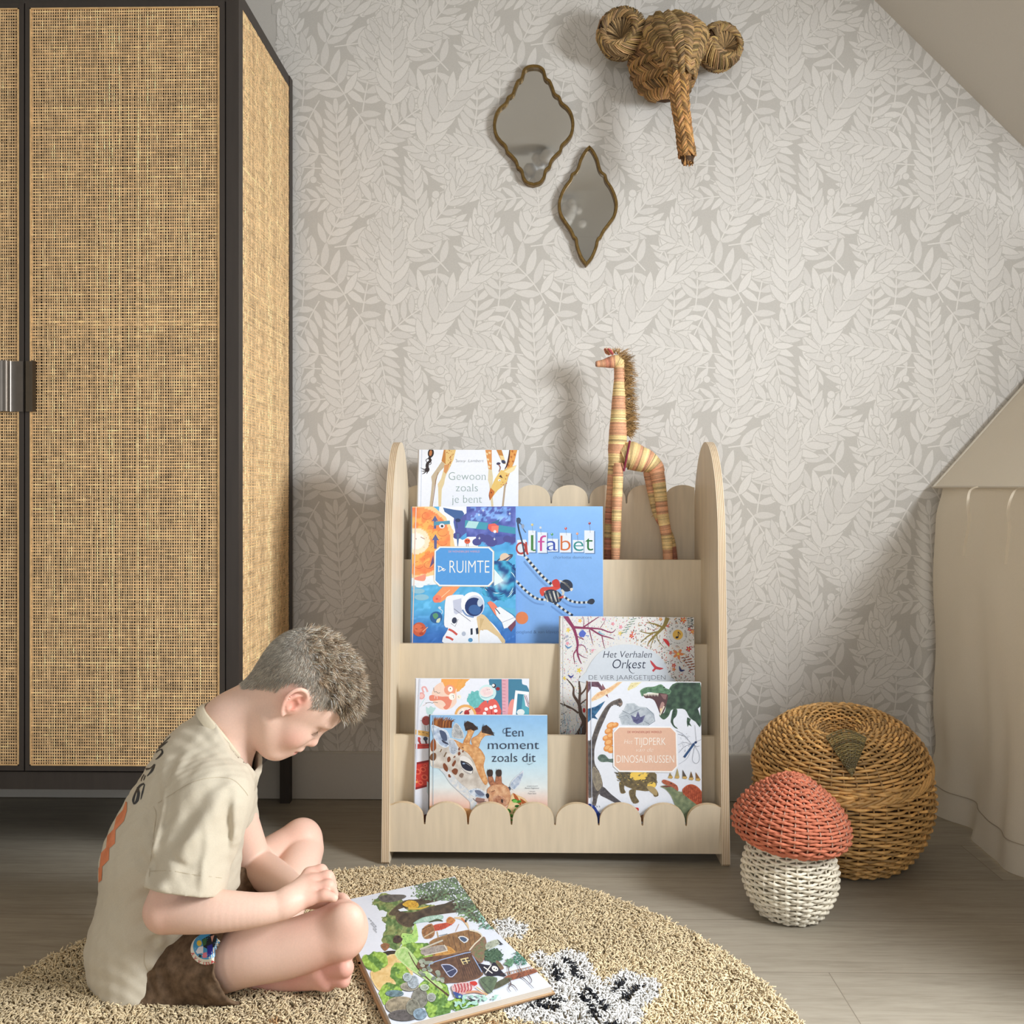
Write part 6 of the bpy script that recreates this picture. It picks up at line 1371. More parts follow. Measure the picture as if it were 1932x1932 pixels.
sp = .0041; gx, gy = np.meshgrid(np.arange(-RR, RR, sp), np.arange(-RR, RR, sp * .9)); gx = gx.ravel() + RC_[0] + RNG.normal(0, .0016, gx.size); gy = gy.ravel() + RC_[1] + RNG.normal(0, .0016, gy.size)
k = np.hypot(gx - RC_[0], gy - RC_[1]) < RR - .004
px_ = proj(np.stack([gx, gy, np.full(len(gx), .02)], 1)); k &= (gy > .95) & (px_[:, 1] < 2080)
gx, gy = gx[k], gy[k]; n = len(gx)
white = inpoly(gx, gy, FLOWER[0]) | inpoly(gx, gy, FLOWER[1]); black = np.zeros(n, bool)
for d in DASH: black |= inpoly(gx + RNG.normal(0, .0012, n), gy + RNG.normal(0, .0012, n), d)
col = np.tile(np.array((224, 203, 165.0)), (n, 1)) * (1 + RNG.normal(0, .055, n))[:, None]
big = np.array([mnoise.noise((x * 5, y * 5, 0)) for x, y in zip(gx, gy)]); col *= (1 + .07 * big)[:, None]
col[white] = np.array((240, 238, 234.0)) * (1 + RNG.normal(0, .02, white.sum()))[:, None]; col[black] = np.array((26, 27, 34.0))
rust = np.array([mnoise.noise((x * 34, y * 34, 7)) for x, y in zip(gx, gy)]); kk = (rust > .52) & (gy < 1.43) & ~white; col[kk] = col[kk] * np.array((.86, .76, .66))
col = np.clip(col, 5, 252)
# every tuft: a bent 3-sided yarn end
az = np.array([mnoise.noise((x * 22, y * 22, 3)) for x, y in zip(gx, gy)]) * 9 + RNG.normal(0, 1.1, n); ln = RNG.uniform(.008, .0125, n); lean = RNG.uniform(.2, .95, n)
ln[black] += .002
d = np.stack([np.cos(az) * np.sin(lean), np.sin(az) * np.sin(lean), np.cos(lean)], 1); s0 = np.stack([-np.sin(az), np.cos(az), np.zeros(n)], 1); u0 = np.cross(s0, d)
b0 = np.stack([gx, gy, np.full(n, RT + .001)], 1); m1 = b0 + d * (ln * .5)[:, None] + np.array([0, 0, .0022]); e1 = b0 + d * ln[:, None] + np.stack([np.cos(az), np.sin(az), -np.ones(n)], 1) * .0016
rad = RNG.uniform(.0012, .00185, n)
V = np.zeros((n, 10, 3)); ths = np.array([0, 2 * PI / 3, 4 * PI / 3])
for lv, (c_, rr_) in enumerate(((b0, .8), (m1, 1.0), (e1, .8))):
    for j in range(3): V[:, lv * 3 + j] = c_ + (s0 * math.cos(ths[j]) + u0 * math.sin(ths[j])) * (rad * rr_)[:, None]
V[:, 9] = e1 + d * .0012
F = []
for lv in (0, 1):
    for j in range(3): a = lv * 3 + j; b_ = lv * 3 + (j + 1) % 3; F.append([a, b_, b_ + 3, a + 3])
T3 = [[6, 7, 9], [7, 8, 9], [8, 6, 9]]
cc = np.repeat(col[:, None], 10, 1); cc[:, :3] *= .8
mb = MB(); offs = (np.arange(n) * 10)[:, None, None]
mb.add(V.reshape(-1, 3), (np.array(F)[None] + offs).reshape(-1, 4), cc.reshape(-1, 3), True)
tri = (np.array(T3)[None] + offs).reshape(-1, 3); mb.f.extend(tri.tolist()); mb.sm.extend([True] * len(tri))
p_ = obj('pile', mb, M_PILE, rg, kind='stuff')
print('tufts', n)
rr = random.Random(31)
# ================================================================ open picture book on the rug
ZP = .036
cA, cB, cC, cD, cE, cF = [FL(x, y, ZP) for x, y in ((640, 1701), (858, 1653.5), (926, 1744), (680, 1806), (1041, 1861), (742, 1940))]
# square the spread up: spine D-C, both pages the same size
sp_u = norm(cC - cD); sp_v = np.cross((0, 0, 1), sp_u); sp_w = np.linalg.norm(cC - cD) * .985
up_h = (cB - cC) @ sp_v; lo_h = (cE - cC) @ sp_v
dC = cD + sp_u * sp_w
pgs = [(cD, dC, cB, cA), (cD, dC, cE, cF)]
ob = thing('open_book', 'open picture book showing a painted treehouse, lying on the rug by the boy', 'book', tuple((cA + cB + cE + cF) / 4 * (1, 1, 0) + (0, 0, .022)))
def slabz(mb, q, z0, z1, col, ecol=None):
    q = np.asarray(q)[:, :2]; ar = np.sum(q[:, 0] * np.roll(q[:, 1], -1) - q[:, 1] * np.roll(q[:, 0], -1)); q = q if ar > 0 else q[::-1]; k = len(q)
    mb.add(np.column_stack([q, np.full(k, z1)]), [list(range(k))], col); mb.add(np.column_stack([q, np.full(k, z0)]), [list(reversed(range(k)))], col)
    n_ = 8
    for j in range(n_):
        za, zb = z0 + (z1 - z0) * j / n_, z0 + (z1 - z0) * (j + 1) / n_; c = np.array(ecol or col) * (1 if j % 2 else .93)
        mb.add(np.vstack([np.column_stack([q, np.full(k, za)]), np.column_stack([q, np.full(k, zb)])]), [[i, (i + 1) % k, k + (i + 1) % k, k + i] for i in range(k)], c)
def grow(q, e): c = np.mean(q, 0); return [c + (p - c) * (1 + e / np.linalg.norm(p - c)) for p in q]
mb = MB(); hull = [cA, cB, dC, cE, cF, cD]
for q in pgs: slabz(mb, grow(q, .006), 0.0235, .0262, (196, 160, 120), (150, 116, 84))
obj('cover', mb, M_PRINT, ob, label='brown hard cover')
WP = (226, 231, 242)
for pi, q in enumerate(pgs):
    mb = MB(); slabz(mb, q, .0264, ZP, WP, (206, 196, 184))
    A = Art(mb, (0, 0, ZP), (0, 0, 1), q, (640, 1645), 4.6, step=9e-6)
    A.field(0, 30, 1880, 1340, 47, 33, lambda x, y: np.array(WP) + 3 * nz(x, y, .004))
    # ------- upper page: old tree, green bank, little caravan
    def leafy(x, y): 
        v = nz(x, y, .02); w_ = nz(x, y, .06, 2)
        d = min(math.hypot((x - 980) / 330, (y - 130) / 90), math.hypot((x - 1200) / 190, (y - 300) / 130), math.hypot((x - 900) / 250, (y - 200) / 50))
        if d > 1 + .35 * w_ or w_ < -.22: return None
        return np.array((84, 104, 84)) + 60 * w_ * np.array((1, 1, .9)) + (np.array((30, 40, 20)) if v > .1 else 0)
    def bank(x, y):
        v = nz(x, y, .012); w_ = nz(x, y, .04, 5)
        d = min(math.hypot((x - 430) / 130, (y - 270) / 80), math.hypot((x - 520) / 130, (y - 450) / 150), math.hypot((x - 470) / 90, (y - 560) / 120), math.hypot((x - 650) / 200, (y - 330) / 60))
        if d > 1 + .3 * v: return None
        return (np.array((96, 124, 74)) if v < .05 else np.array((134, 146, 92))) + 44 * w_ * np.array((1, 1, .8))
    A.field(260, 160, 860, 700, 100, 90, bank)
    painted([(430, 360), (560, 250), (700, 235), (880, 170), (960, 190), (900, 240), (700, 290), (560, 330), (560, 380), (480, 380)], (94, 82, 66), (60, 54, 46), .03, 0, 16)
    painted([(500, 350), (640, 350), (800, 300), (960, 270), (1100, 270), (1220, 250), (1280, 290), (1180, 340), (1040, 350), (880, 370), (740, 400), (680, 440), (620, 480), (560, 470), (500, 430)], (96, 82, 66), (56, 48, 42), .025, 0, 16)
    painted([(1090, 350), (1160, 350), (1200, 390), (1270, 380), (1300, 420), (1220, 440), (1180, 430), (1120, 390)], (110, 94, 76), (64, 56, 48), .03, 0, 16)
    A.line([(820, 330), (1000, 250), (1180, 160), (1240, 110)], [26, 18, 10, 4], (70, 64, 54), 4); A.line([(700, 290), (760, 200), (800, 120)], [16, 9, 3], (74, 66, 56), 4)
    A.field(560, 50, 1400, 470, 150, 90, leafy)
    for k in range(26): x, y = rr.uniform(680, 1220), rr.uniform(90, 260); A.line([(x, y), (x + rr.uniform(-60, 60), y + rr.uniform(-40, 40))], [4, 2], (52, 54, 46))
    painted([(340, 220), (420, 200), (560, 200), (575, 225), (480, 260), (380, 262)], (112, 108, 104), (76, 74, 74), .04, 0, 14)
    painted([(550, 280), (600, 250), (670, 260), (690, 300), (640, 320), (570, 300)], (226, 184, 70), (190, 140, 50), .04, 0, 14); A.line([(600, 320), (700, 320), (780, 298)], [20, 14, 6], (214, 180, 80), 4); A.poly([(510, 330), (560, 312), (600, 340), (530, 345)], (228, 236, 244)); A.line([(670, 270), (750, 190)], 5, (90, 70, 60))
    painted([(640, 450), (720, 400), (820, 380), (900, 380), (880, 420), (720, 440)], (150, 190, 170), (200, 220, 210), .03, 0, 16)
    painted([(810, 490), (830, 460), (940, 440), (990, 420), (1000, 440), (960, 470), (900, 500), (820, 515)], (206, 92, 66), (170, 66, 50), .04, 0, 14); painted([(930, 420), (960, 390), (1010, 420), (980, 450), (940, 445)], (214, 150, 90), (180, 110, 60), .04, 0, 12); A.line([(1000, 400), (1070, 410), (1110, 460), (1125, 500)], [10, 30, 20, 4], (222, 196, 160), 4); A.line([(1060, 405), (1095, 440)], 14, (206, 120, 70)); A.ell(1098, 428, 9, 14, (50, 50, 60)); A.line([(1040, 455), (1010, 520)], 6, (200, 170, 150))
    painted([(720, 500), (800, 450), (830, 520), (810, 570), (740, 580)], (176, 128, 84), (130, 90, 60), .04, 0, 14); A.line([(720, 500), (800, 465)], 6, (90, 62, 44)); A.line([(735, 570), (820, 520)], 8, (206, 190, 160)); A.line([(780, 440), (850, 420), (900, 430)], [8, 20, 6], (70, 80, 50), 3); A.line([(860, 560), (940, 540)], 6, (120, 130, 140)); A.line([(850, 520), (860, 570)], 8, (190, 160, 110))
    painted([(548, 535), (630, 540), (650, 460), (670, 470), (680, 600), (560, 640), (540, 600)], (190, 226, 130), (150, 200, 110), .03, 0, 16)
    painted([(480, 560), (520, 555), (550, 590), (520, 620), (470, 610)], (90, 70, 60), (50, 44, 44), .04, 0, 14); painted([(360, 640), (400, 620), (440, 640), (400, 690)], (160, 110, 80), (120, 90, 60), .04, 0, 14)
    A.field(1210, 380, 1420, 500, 30, 20, lambda x, y: np.array((150, 196, 180)) + 40 * nz(x, y, .05) if nz(x, y, .05, 1) > .02 else None)
    for (x0, y0), e in (((1240, 400), [(1260, 440), (1230, 460)]), ((1290, 390), [(1320, 430), (1310, 460)]), ((1180, 400), [(1200, 430), (1190, 438)])): A.line([(x0, y0)] + e, [6, 4, 2], (90, 84, 74), 3)
    for k in range(3): A.text('lorem'[:0] or 'van der tijd en het', 250 + 20 * k, 405 + k * 46, 24, (110, 116, 136), 110 - 30 * k, -.004, dirs=((.62, .72), (-.8, .4)))
    # ------- lower page: treehouse
    painted([(340, 720), (420, 690), (520, 690), (580, 710), (540, 735), (420, 725)], (62, 56, 48), (40, 40, 36), .04, 0, 14)
    def grass(x, y):
        v = nz(x, y, .012, 9); w_ = nz(x, y, .045, 4)
        d = min(math.hypot((x - 310) / 110, (y - 780) / 85), math.hypot((x - 520) / 90, (y - 900) / 100), math.hypot((x - 680) / 130, (y - 700) / 110), math.hypot((x - 820) / 140, (y - 1060) / 150), math.hypot((x - 870) / 120, (y - 1190) / 90), math.hypot((x - 1060) / 150, (y - 1160) / 60), math.hypot((x - 450) / 90, (y - 1060) / 110))
        if d > 1 + .3 * v: return None
        c = np.array((150, 186, 84)) if v > 0 else np.array((96, 136, 66)); return c + 44 * w_
    painted([(270, 880), (400, 740), (520, 720), (600, 800), (640, 900), (520, 980), (400, 1010), (340, 1030)], (232, 206, 150), (214, 176, 110), .02, 0, 20)
    A.field(190, 620, 1240, 1300, 150, 96, grass)
    painted([(480, 720), (560, 650), (640, 720), (700, 800), (820, 920), (900, 1000), (860, 1010), (720, 920), (600, 840)], (200, 222, 160), (150, 196, 110), .03, 0, 18)
    A.line([(600, 700), (680, 840), (800, 960), (900, 1040), (950, 1080)], [6, 10, 12, 14, 20], (84, 62, 50), 4)
    for x, y, rx, ry, col in ((540, 1165, 140, 80, (176, 164, 140)), (700, 1100, 70, 90, (150, 150, 140)), (480, 1060, 80, 30, (120, 150, 160)), (610, 1000, 80, 40, (176, 172, 156)), (640, 960, 50, 60, (190, 204, 214)), (800, 1095, 40, 40, (184, 190, 186)), (590, 920, 40, 40, (190, 206, 210)), (560, 1250, 130, 50, (112, 108, 108)), (640, 1180, 60, 70, (150, 150, 136)), (700, 1240, 60, 50, (150, 176, 196)), (740, 1010, 40, 30, (196, 210, 190))):
        painted([(x + rx * math.cos(a), y + ry * math.sin(a)) for a in np.arange(10) * PI / 5], col, tuple(int(c * .72) for c in col), .03, 0, 18)
        A.line([(x + rx * math.cos(a), y + ry * math.sin(a)) for a in np.linspace(.2, 3.4, 12)], 4, (70, 70, 66))
    # house walls
    WD, WDD = (152, 110, 72), (110, 76, 52)
    painted([(790, 610), (900, 560), (1060, 520), (1150, 510), (1240, 560), (1200, 640), (1120, 690), (980, 720), (840, 770), (800, 680)], (160, 122, 80), (122, 88, 58), .03, 0, 18)
    for k in range(9): A.line([(800 + k * 46, 620 - k * 14), (860 + k * 40, 760 - k * 16)], 4, (84, 60, 44), 0)
    painted([(850, 690), (940, 650), (1010, 700), (960, 720), (840, 755)], (206, 156, 84), (180, 126, 64), .03, 0, 16)
    A.line([(700, 680), (800, 640), (900, 600)], 14, (196, 190, 176)); painted([(720, 680), (900, 640), (930, 690), (740, 730)], (176, 166, 156), (140, 132, 128), .04, 0, 14); A.line([(740, 735), (940, 690)], 7, (226, 216, 196)); A.line([(910, 640), (940, 690)], 7, (226, 216, 196))
    painted([(700, 770), (800, 740), (1000, 720), (1130, 690), (1180, 760), (1250, 900), (1100, 960), (960, 970), (900, 970), (800, 880), (680, 840)], (120, 88, 68), (86, 62, 50), .03, 0, 18)
    for k in range(10): A.line([(1010 + k * 16, 730 - k * 5), (1080 + k * 18, 950 - k * 8)], 4, (66, 46, 40), 0)
    for k in range(30): x, y = rr.uniform(690, 930), rr.uniform(760, 960); (A.ell(x, y, 22, 16, rr.choice([(146, 156, 140), (170, 176, 160), (120, 132, 120)]), rr.uniform(-1, 1), 8) if 760 + (x - 690) * .3 < y < 900 + (x - 690) * .3 else None)
    A.line([(780, 830), (800, 800), (960, 750), (1140, 705), (1160, 740), (1240, 880)], 9, (150, 170, 206), 3)
    A.poly([(885, 815), (960, 815), (1020, 860), (1010, 890), (960, 920), (930, 890)], (60, 66, 96), 3); A.line([(885, 815), (960, 815), (1020, 860), (1010, 890), (960, 920), (885, 815)], 8, (190, 196, 220), 3); A.line([(930, 880), (1000, 850)], 5, (190, 196, 220))
    A.poly([(1050, 765), (1120, 750), (1145, 795), (1075, 815)], (226, 206, 150)); A.polys([([(x + 6, y + 6), (x + 34, y), (x + 42, y + 16), (x + 14, y + 22)], (70, 62, 60)) for x, y in ((1056, 766), (1094, 758), (1068, 788), (1104, 780))])
    A.poly([(1030, 575), (1080, 565), (1125, 595), (1085, 628)], (220, 220, 220), 2); A.poly([(1042, 580), (1078, 574), (1110, 596), (1084, 618)], (70, 90, 120), 2)
    A.line([(1130, 690), (1180, 630), (1240, 570), (1200, 530), (1130, 515)], 12, (222, 210, 186), 2)
    painted([(1140, 690), (1200, 630), (1250, 570), (1275, 600), (1280, 680), (1260, 760), (1230, 800), (1170, 750)], (146, 108, 90), (110, 124, 84), .04, 0, 16); painted([(1270, 650), (1290, 620), (1370, 595), (1395, 630), (1290, 685)], (190, 196, 176), (150, 156, 140), .03, 0, 14); A.poly([(1368, 590), (1425, 640), (1400, 640)], (56, 60, 66))
    A.field(1260, 670, 1430, 800, 34, 26, lambda x, y: np.array((72, 100, 76)) + 40 * nz(x, y, .06) if ((x - 1340) / 80) ** 2 + ((y - 735) / 60) ** 2 < 1 + nz(x, y, .05) else None); painted([(1360, 780), (1400, 800), (1430, 850), (1380, 850)], (140, 100, 80), (100, 110, 70), .04, 0, 14)
    A.poly([(1205, 805), (1300, 820), (1350, 795), (1400, 860), (1450, 915), (1380, 905), (1300, 915), (1250, 870)], (36, 34, 48), 3); A.line([(1255, 835), (1330, 890)], 9, (230, 226, 220)); A.line([(1320, 815), (1270, 890)], 9, (230, 226, 220)); A.ell(1352, 850, 30, 22, (236, 232, 226), .5); A.ell(1345, 848, 6, 6, (36, 34, 48)); A.ell(1364, 856, 6, 6, (36, 34, 48))
    painted([(1440, 920), (1560, 880), (1730, 840), (1760, 860), (1640, 905), (1480, 950)], (160, 96, 66), (120, 72, 54), .03, 0, 16); painted([(1320, 1000), (1440, 930), (1500, 940), (1440, 990), (1340, 1030)], (104, 100, 80), (80, 84, 60), .03, 0, 16)
    for q_ in ([(1470, 940), (1490, 980), (1470, 1020), (1490, 1050)], [(1480, 980), (1520, 1000), (1550, 1040)], [(1570, 920), (1610, 940), (1690, 1020)], [(1640, 900), (1670, 950), (1660, 980)], [(1740, 870), (1770, 910), (1800, 920)], [(1540, 930), (1560, 900), (1550, 850)], [(1400, 900), (1440, 890)], [(1590, 880), (1560, 830), (1570, 800)], [(1480, 900), (1470, 850), (1490, 820)]): A.line(q_, [9, 6, 3], (84, 60, 50), 4)
    A.polys([([(x, y), (x + 6, y - 2), (x + 16, y + 30), (x + 10, y + 32)], (180, 140, 110)) for x, y in ((1450 + 26 * k, 880 - 6 * k) for k in range(11))]); A.line([(1440, 885), (1720, 818)], 4, (150, 110, 84))
    A.field(1490, 690, 1670, 840, 40, 34, lambda x, y: np.array((70, 126, 104)) + 60 * nz(x, y, .07) if ((x - 1580) / 76) ** 2 + ((y - 755) / 58) ** 2 < 1 + 1.2 * nz(x, y, .05) and nz(x, y, .09, 4) > -.15 else None); A.field(1430, 760, 1530, 860, 24, 22, lambda x, y: np.array((100, 140, 110)) + 50 * nz(x, y, .07) if ((x - 1475) / 36) ** 2 + ((y - 800) / 36) ** 2 < 1 + 1.2 * nz(x, y, .05) else None)
    A.field(1220, 460, 1520, 580, 50, 22, lambda x, y: np.array((90, 120, 96)) + 50 * nz(x, y, .07) if abs(y - (440 + (x - 1220) * .28)) < 40 and nz(x, y, .06, 8) > .05 else None); A.line([(1400, 490), (1470, 530), (1500, 600)], [6, 5, 2], (70, 70, 64), 4)
    painted([(980, 1000), (1060, 970), (1140, 975), (1170, 1010), (1120, 1060), (1040, 1080), (990, 1050)], (226, 196, 196), (206, 150, 150), .03, 0, 14)
    for k in range(6): A.line([(1000 + k * 28, 985 - k * 2), (1016 + k * 26, 1030), (1010 + k * 24, 1066 - k * 4)], 10, (176, 60, 70), 3)
    A.poly([(1130, 970), (1180, 960), (1200, 985), (1170, 1000)], (204, 62, 52), 3); painted([(990, 1050), (1060, 1075), (1080, 1100), (1030, 1110), (1000, 1080)], (70, 96, 160), (50, 70, 130), .03, 0, 14); A.line([(1100, 1060), (1190, 1050), (1280, 1080)], [20, 18, 8], (206, 150, 120), 3); A.line([(1190, 1010), (1290, 1080)], 9, (206, 180, 120)); A.poly([(1110, 1100), (1160, 1140), (1240, 1130), (1170, 1120)], (60, 66, 70))
    painted([(1220, 960), (1260, 920), (1370, 930), (1350, 1000), (1320, 1060), (1280, 1050)], (110, 128, 100), (84, 100, 80), .03, 0, 16); A.line([(1230, 950), (1330, 1060)], 5, (70, 80, 66))
    A.field(1000, 1080, 1400, 1230, 40, 20, lambda x, y: np.array((170, 210, 196)) + 30 * nz(x, y, .04) if nz(x, y, .03, 3) > .04 else None)
    obj('page', mb, M_PRINT, ob)
# ================================================================ the reading child
class Field:
    def __init__(s, lo, hi, h, base=None):
        s.lo = np.asarray(lo, float); s.h = h; s.n = np.ceil((np.asarray(hi) - s.lo) / h).astype(int) + 1
        s.D = np.full(s.n, .2, np.float32) if base is None else base
    def sub(s, lo, hi):
        a = np.clip(np.floor((np.asarray(lo) - s.lo) / s.h).astype(int), 0, s.n); b = np.clip(np.ceil((np.asarray(hi) - s.lo) / s.h).astype(int) + 1, 0, s.n)
        ax = [(s.lo[i] + s.h * np.arange(a[i], b[i])).astype(np.float32) for i in range(3)]
        return tuple(slice(a[i], b[i]) for i in range(3)), ax[0][:, None, None], ax[1][None, :, None], ax[2][None, None, :]
    def put(s, lo, hi, fn, k=.01, op='u'):
        pad = max(k, .002) + 3 * s.h + (.03 if op != 'u' else .012); sl, X, Y, Z = s.sub(np.asarray(lo) - pad, np.asarray(hi) + pad)
        if 0 in s.D[sl].shape: return
        d = fn(X, Y, Z).astype(np.float32); a = s.D[sl]
        if op == 'u': h_ = np.clip(.5 + .5 * (d - a) / k, 0, 1); s.D[sl] = d + (a - d) * h_ - k * h_ * (1 - h_)
        elif op == 's': h_ = np.clip(.5 - .5 * (a + d) / k, 0, 1); s.D[sl] = a + (-d - a) * h_ + k * h_ * (1 - h_)
        elif op == 'add': s.D[sl] = a + d
    def cone(s, a, b, ra, rb, k=.01, op='u', flat=None):
        a, b = np.asarray(a, float), np.asarray(b, float); ab = b - a; L2 = max(1e-9, ab @ ab); R = max(ra, rb)
        def fn(X, Y, Z):
            px, py, pz = X - a[0], Y - a[1], Z - a[2]; t = np.clip((px * ab[0] + py * ab[1] + pz * ab[2]) / L2, 0, 1)
            q0, q1, q2 = px - t * ab[0], py - t * ab[1], pz - t * ab[2]
            if flat is not None:
                n, f = flat; dn = q0 * n[0] + q1 * n[1] + q2 * n[2]; q0 = q0 + n[0] * dn * (f - 1); q1 = q1 + n[1] * dn * (f - 1); q2 = q2 + n[2] * dn * (f - 1)
            return np.sqrt(q0 * q0 + q1 * q1 + q2 * q2) - (ra + (rb - ra) * t)
        s.put(np.minimum(a, b) - R, np.maximum(a, b) + R, fn, k, op)
    def chain(s, pts, rads, k=.01, k0=None):
        """a tapering limb along a smooth curve, as one distance field"""
        q = catmull(np.column_stack([np.asarray(pts, float), rads]), 7) if len(pts) > 2 else np.column_stack([np.asarray(pts, float), rads])
        def fn(X, Y, Z):
            best = None
            for a, b in zip(q[:-1], q[1:]):
                ab = b[:3] - a[:3]; L2 = max(1e-9, ab @ ab); px, py, pz = X - a[0], Y - a[1], Z - a[2]; t = np.clip((px * ab[0] + py * ab[1] + pz * ab[2]) / L2, 0, 1)
                d = np.sqrt((px - t * ab[0]) ** 2 + (py - t * ab[1]) ** 2 + (pz - t * ab[2]) ** 2) - (a[3] + (b[3] - a[3]) * t)
                best = d if best is None else np.minimum(best, d)
            return best
        R = q[:, 3].max(); s.put(q[:, :3].min(0) - R, q[:, :3].max(0) + R, fn, k0 or k)
    def ell(s, c, axes, r, k=.01, op='u'):
        c = np.asarray(c, float); A = [np.asarray(x, float) for x in axes]; R = max(r)
        def fn(X, Y, Z):
            p = (X - c[0], Y - c[1], Z - c[2]); u = [p[0] * A[i][0] + p[1] * A[i][1] + p[2] * A[i][2] for i in range(3)]
            k0 = np.sqrt(sum((u[i] / r[i]) ** 2 for i in range(3))); k1 = np.sqrt(sum((u[i] / r[i] ** 2) ** 2 for i in range(3)))
            return k0 * (k0 - 1) / np.maximum(k1, 1e-6)
        s.put(c - R, c + R, fn, k, op)
    def mesh(s, smooth=1):
        D = s.D; S_ = D < 0; n = s.n
        c = np.zeros(n - 1, np.int8)
        for i in (0, 1):
            for j in (0, 1):
                for k in (0, 1): c += S_[i:n[0] - 1 + i, j:n[1] - 1 + j, k:n[2] - 1 + k]
        act = (c > 0) & (c < 8); idx = np.argwhere(act); ID = np.full(n - 1, -1, np.int32); ID[act] = np.arange(len(idx))
        acc = np.zeros((len(idx), 3)); cnt = np.zeros(len(idx))
        off = [(i, j, k) for i in (0, 1) for j in (0, 1) for k in (0, 1)]
        val = {o: D[idx[:, 0] + o[0], idx[:, 1] + o[1], idx[:, 2] + o[2]] for o in off}
        for o in off:
            for ax in range(3):
                if o[ax]: continue
                q = list(o); q[ax] = 1; q = tuple(q); a, b = val[o], val[q]; m = (a < 0) != (b < 0); t = np.where(m, a / np.where(m, a - b, 1), 0)
                pt = np.tile(np.array(o, float), (len(idx), 1)); pt[:, ax] += t; acc[m] += pt[m]; cnt[m] += 1
        V = s.lo + s.h * (idx + acc / cnt[:, None])
        F = []
        for ax in range(3):
            o1, o2 = [(1, 2), (2, 0), (0, 1)][ax]
            A_ = np.take(S_, range(0, n[ax] - 1), ax); B_ = np.take(S_, range(1, n[ax]), ax); e = np.argwhere(A_ != B_)
            e = e[(e[:, o1] > 0) & (e[:, o2] > 0) & (e[:, o1] < n[o1] - 1) & (e[:, o2] < n[o2] - 1)]
            inside = S_[e[:, 0], e[:, 1], e[:, 2]]
            def cell(d1, d2): q = e.copy(); q[:, o1] += d1; q[:, o2] += d2; return ID[q[:, 0], q[:, 1], q[:, 2]]
            f = np.stack([cell(-1, -1), cell(0, -1), cell(0, 0), cell(-1, 0)], 1); f[~inside] = f[~inside][:, ::-1]; F.append(f)
        F = np.vstack(F); F = F[(F >= 0).all(1)]
        for _ in range(smooth):
            sm_ = np.zeros_like(V); ct = np.zeros(len(V))
            for i in range(4):
                a, b = F[:, i], F[:, (i + 1) % 4]; np.add.at(sm_, a, V[b]); np.add.at(ct, a, 1); np.add.at(sm_, b, V[a]); np.add.at(ct, b, 1)
            V = V * .5 + .5 * sm_ / np.maximum(ct, 1)[:, None]
        return V, F
HEADY = 1.625
EAR0 = P(553, 1330, HEADY); fF = np.array([.578, 0, -.817]); fU = np.array([.817, 0, .578]); fC = np.array([0, -1.0, 0])
def H(a, b, c=0.0): return EAR0 + (fF * a + fU * b + fC * c) / 1000.0
LO, HI = np.array([-.84, 1.395, .004]), np.array([-.235, 1.985, .705])
SK = Field(LO, HI, .0022)
mmv = lambda *v: tuple(x / 1000 for x in v); AX = (fF, fU, fC)
# torso
CHEST, MID, LOW, PEL = P(378, 1495, 1.62), P(312, 1612, 1.61), P(290, 1735, 1.605), P(310, 1835, 1.605)
spd = norm(CHEST - LOW); spf = norm(np.cross(spd, (0, 1, 0)));
SK.ell(CHEST, (spf, spd, (0, 1, 0)), (.075, .11, .118), .03); SK.ell(MID, (spf, spd, (0, 1, 0)), (.078, .12, .115), .05); SK.ell(LOW, (spf, (0, 0, 1), (0, 1, 0)), (.085, .10, .118), .05); SK.ell(PEL, ((1, 0, 0), (0, 0, 1), (0, 1, 0)), (.10, .066, .135), .05)
# neck and head
SK.cone(H(-36, -5), H(-34, -118), .052, .050, .02, flat=(fC, 1.06)); SK.cone(H(-34, -110), P(385, 1470, 1.62), .052, .07, .03)
SK.ell(H(-20, 43), AX, mmv(90, 90, 73), .02); SK.ell(H(-45, 60), AX, mmv(62, 62, 62), .02); SK.ell(H(-4, 48), AX, mmv(73, 60, 63), .02)
SK.ell(H(8, -12), AX, mmv(60, 72, 55), .025); SK.ell(H(14, -50), AX, mmv(50, 38, 45), .02); SK.ell(H(50, -68), AX, mmv(18, 18, 20), .022)
for c in (1, -1):
    SK.ell(H(38, -14, 34 * c), AX, mmv(26, 26, 20), .02); SK.cone(H(-8, -32, 48 * c), H(38, -68, 22 * c), .016, .016, .022)
    SK.ell(H(58, 40, 22 * c), AX, mmv(12, 9, 21), .012)
SK.ell(H(49, -36), AX, mmv(25, 26, 27), .016)
SK.cone(H(55.5, 20), H(73, -7), .0082, .0088, .010); SK.ell(H(73, -10), AX, mmv(10, 9, 9), .006)
for c in (1, -1): SK.ell(H(64, -14, 10.5 * c), AX, mmv(9, 7.5, 6.5), .006); SK.ell(H(64, -20, 6.5 * c), AX, mmv(4.5, 2.6, 3), .003, 's')
for c in (1, -1):
    SK.ell(H(66, 20, 29 * c), AX, mmv(13, 10, 14), .012, 's'); SK.ell(H(49.5, 19, 29 * c), AX, mmv(13, 12.5, 14), .005)
SK.ell(H(69.5, -32.5), AX, mmv(7.5, 5.6, 17), .006); SK.ell(H(66, -46.5), AX, mmv(7.5, 6, 15), .005); SK.ell(H(74, -39.6), AX, mmv(9, 1.6, 22), .003, 's')
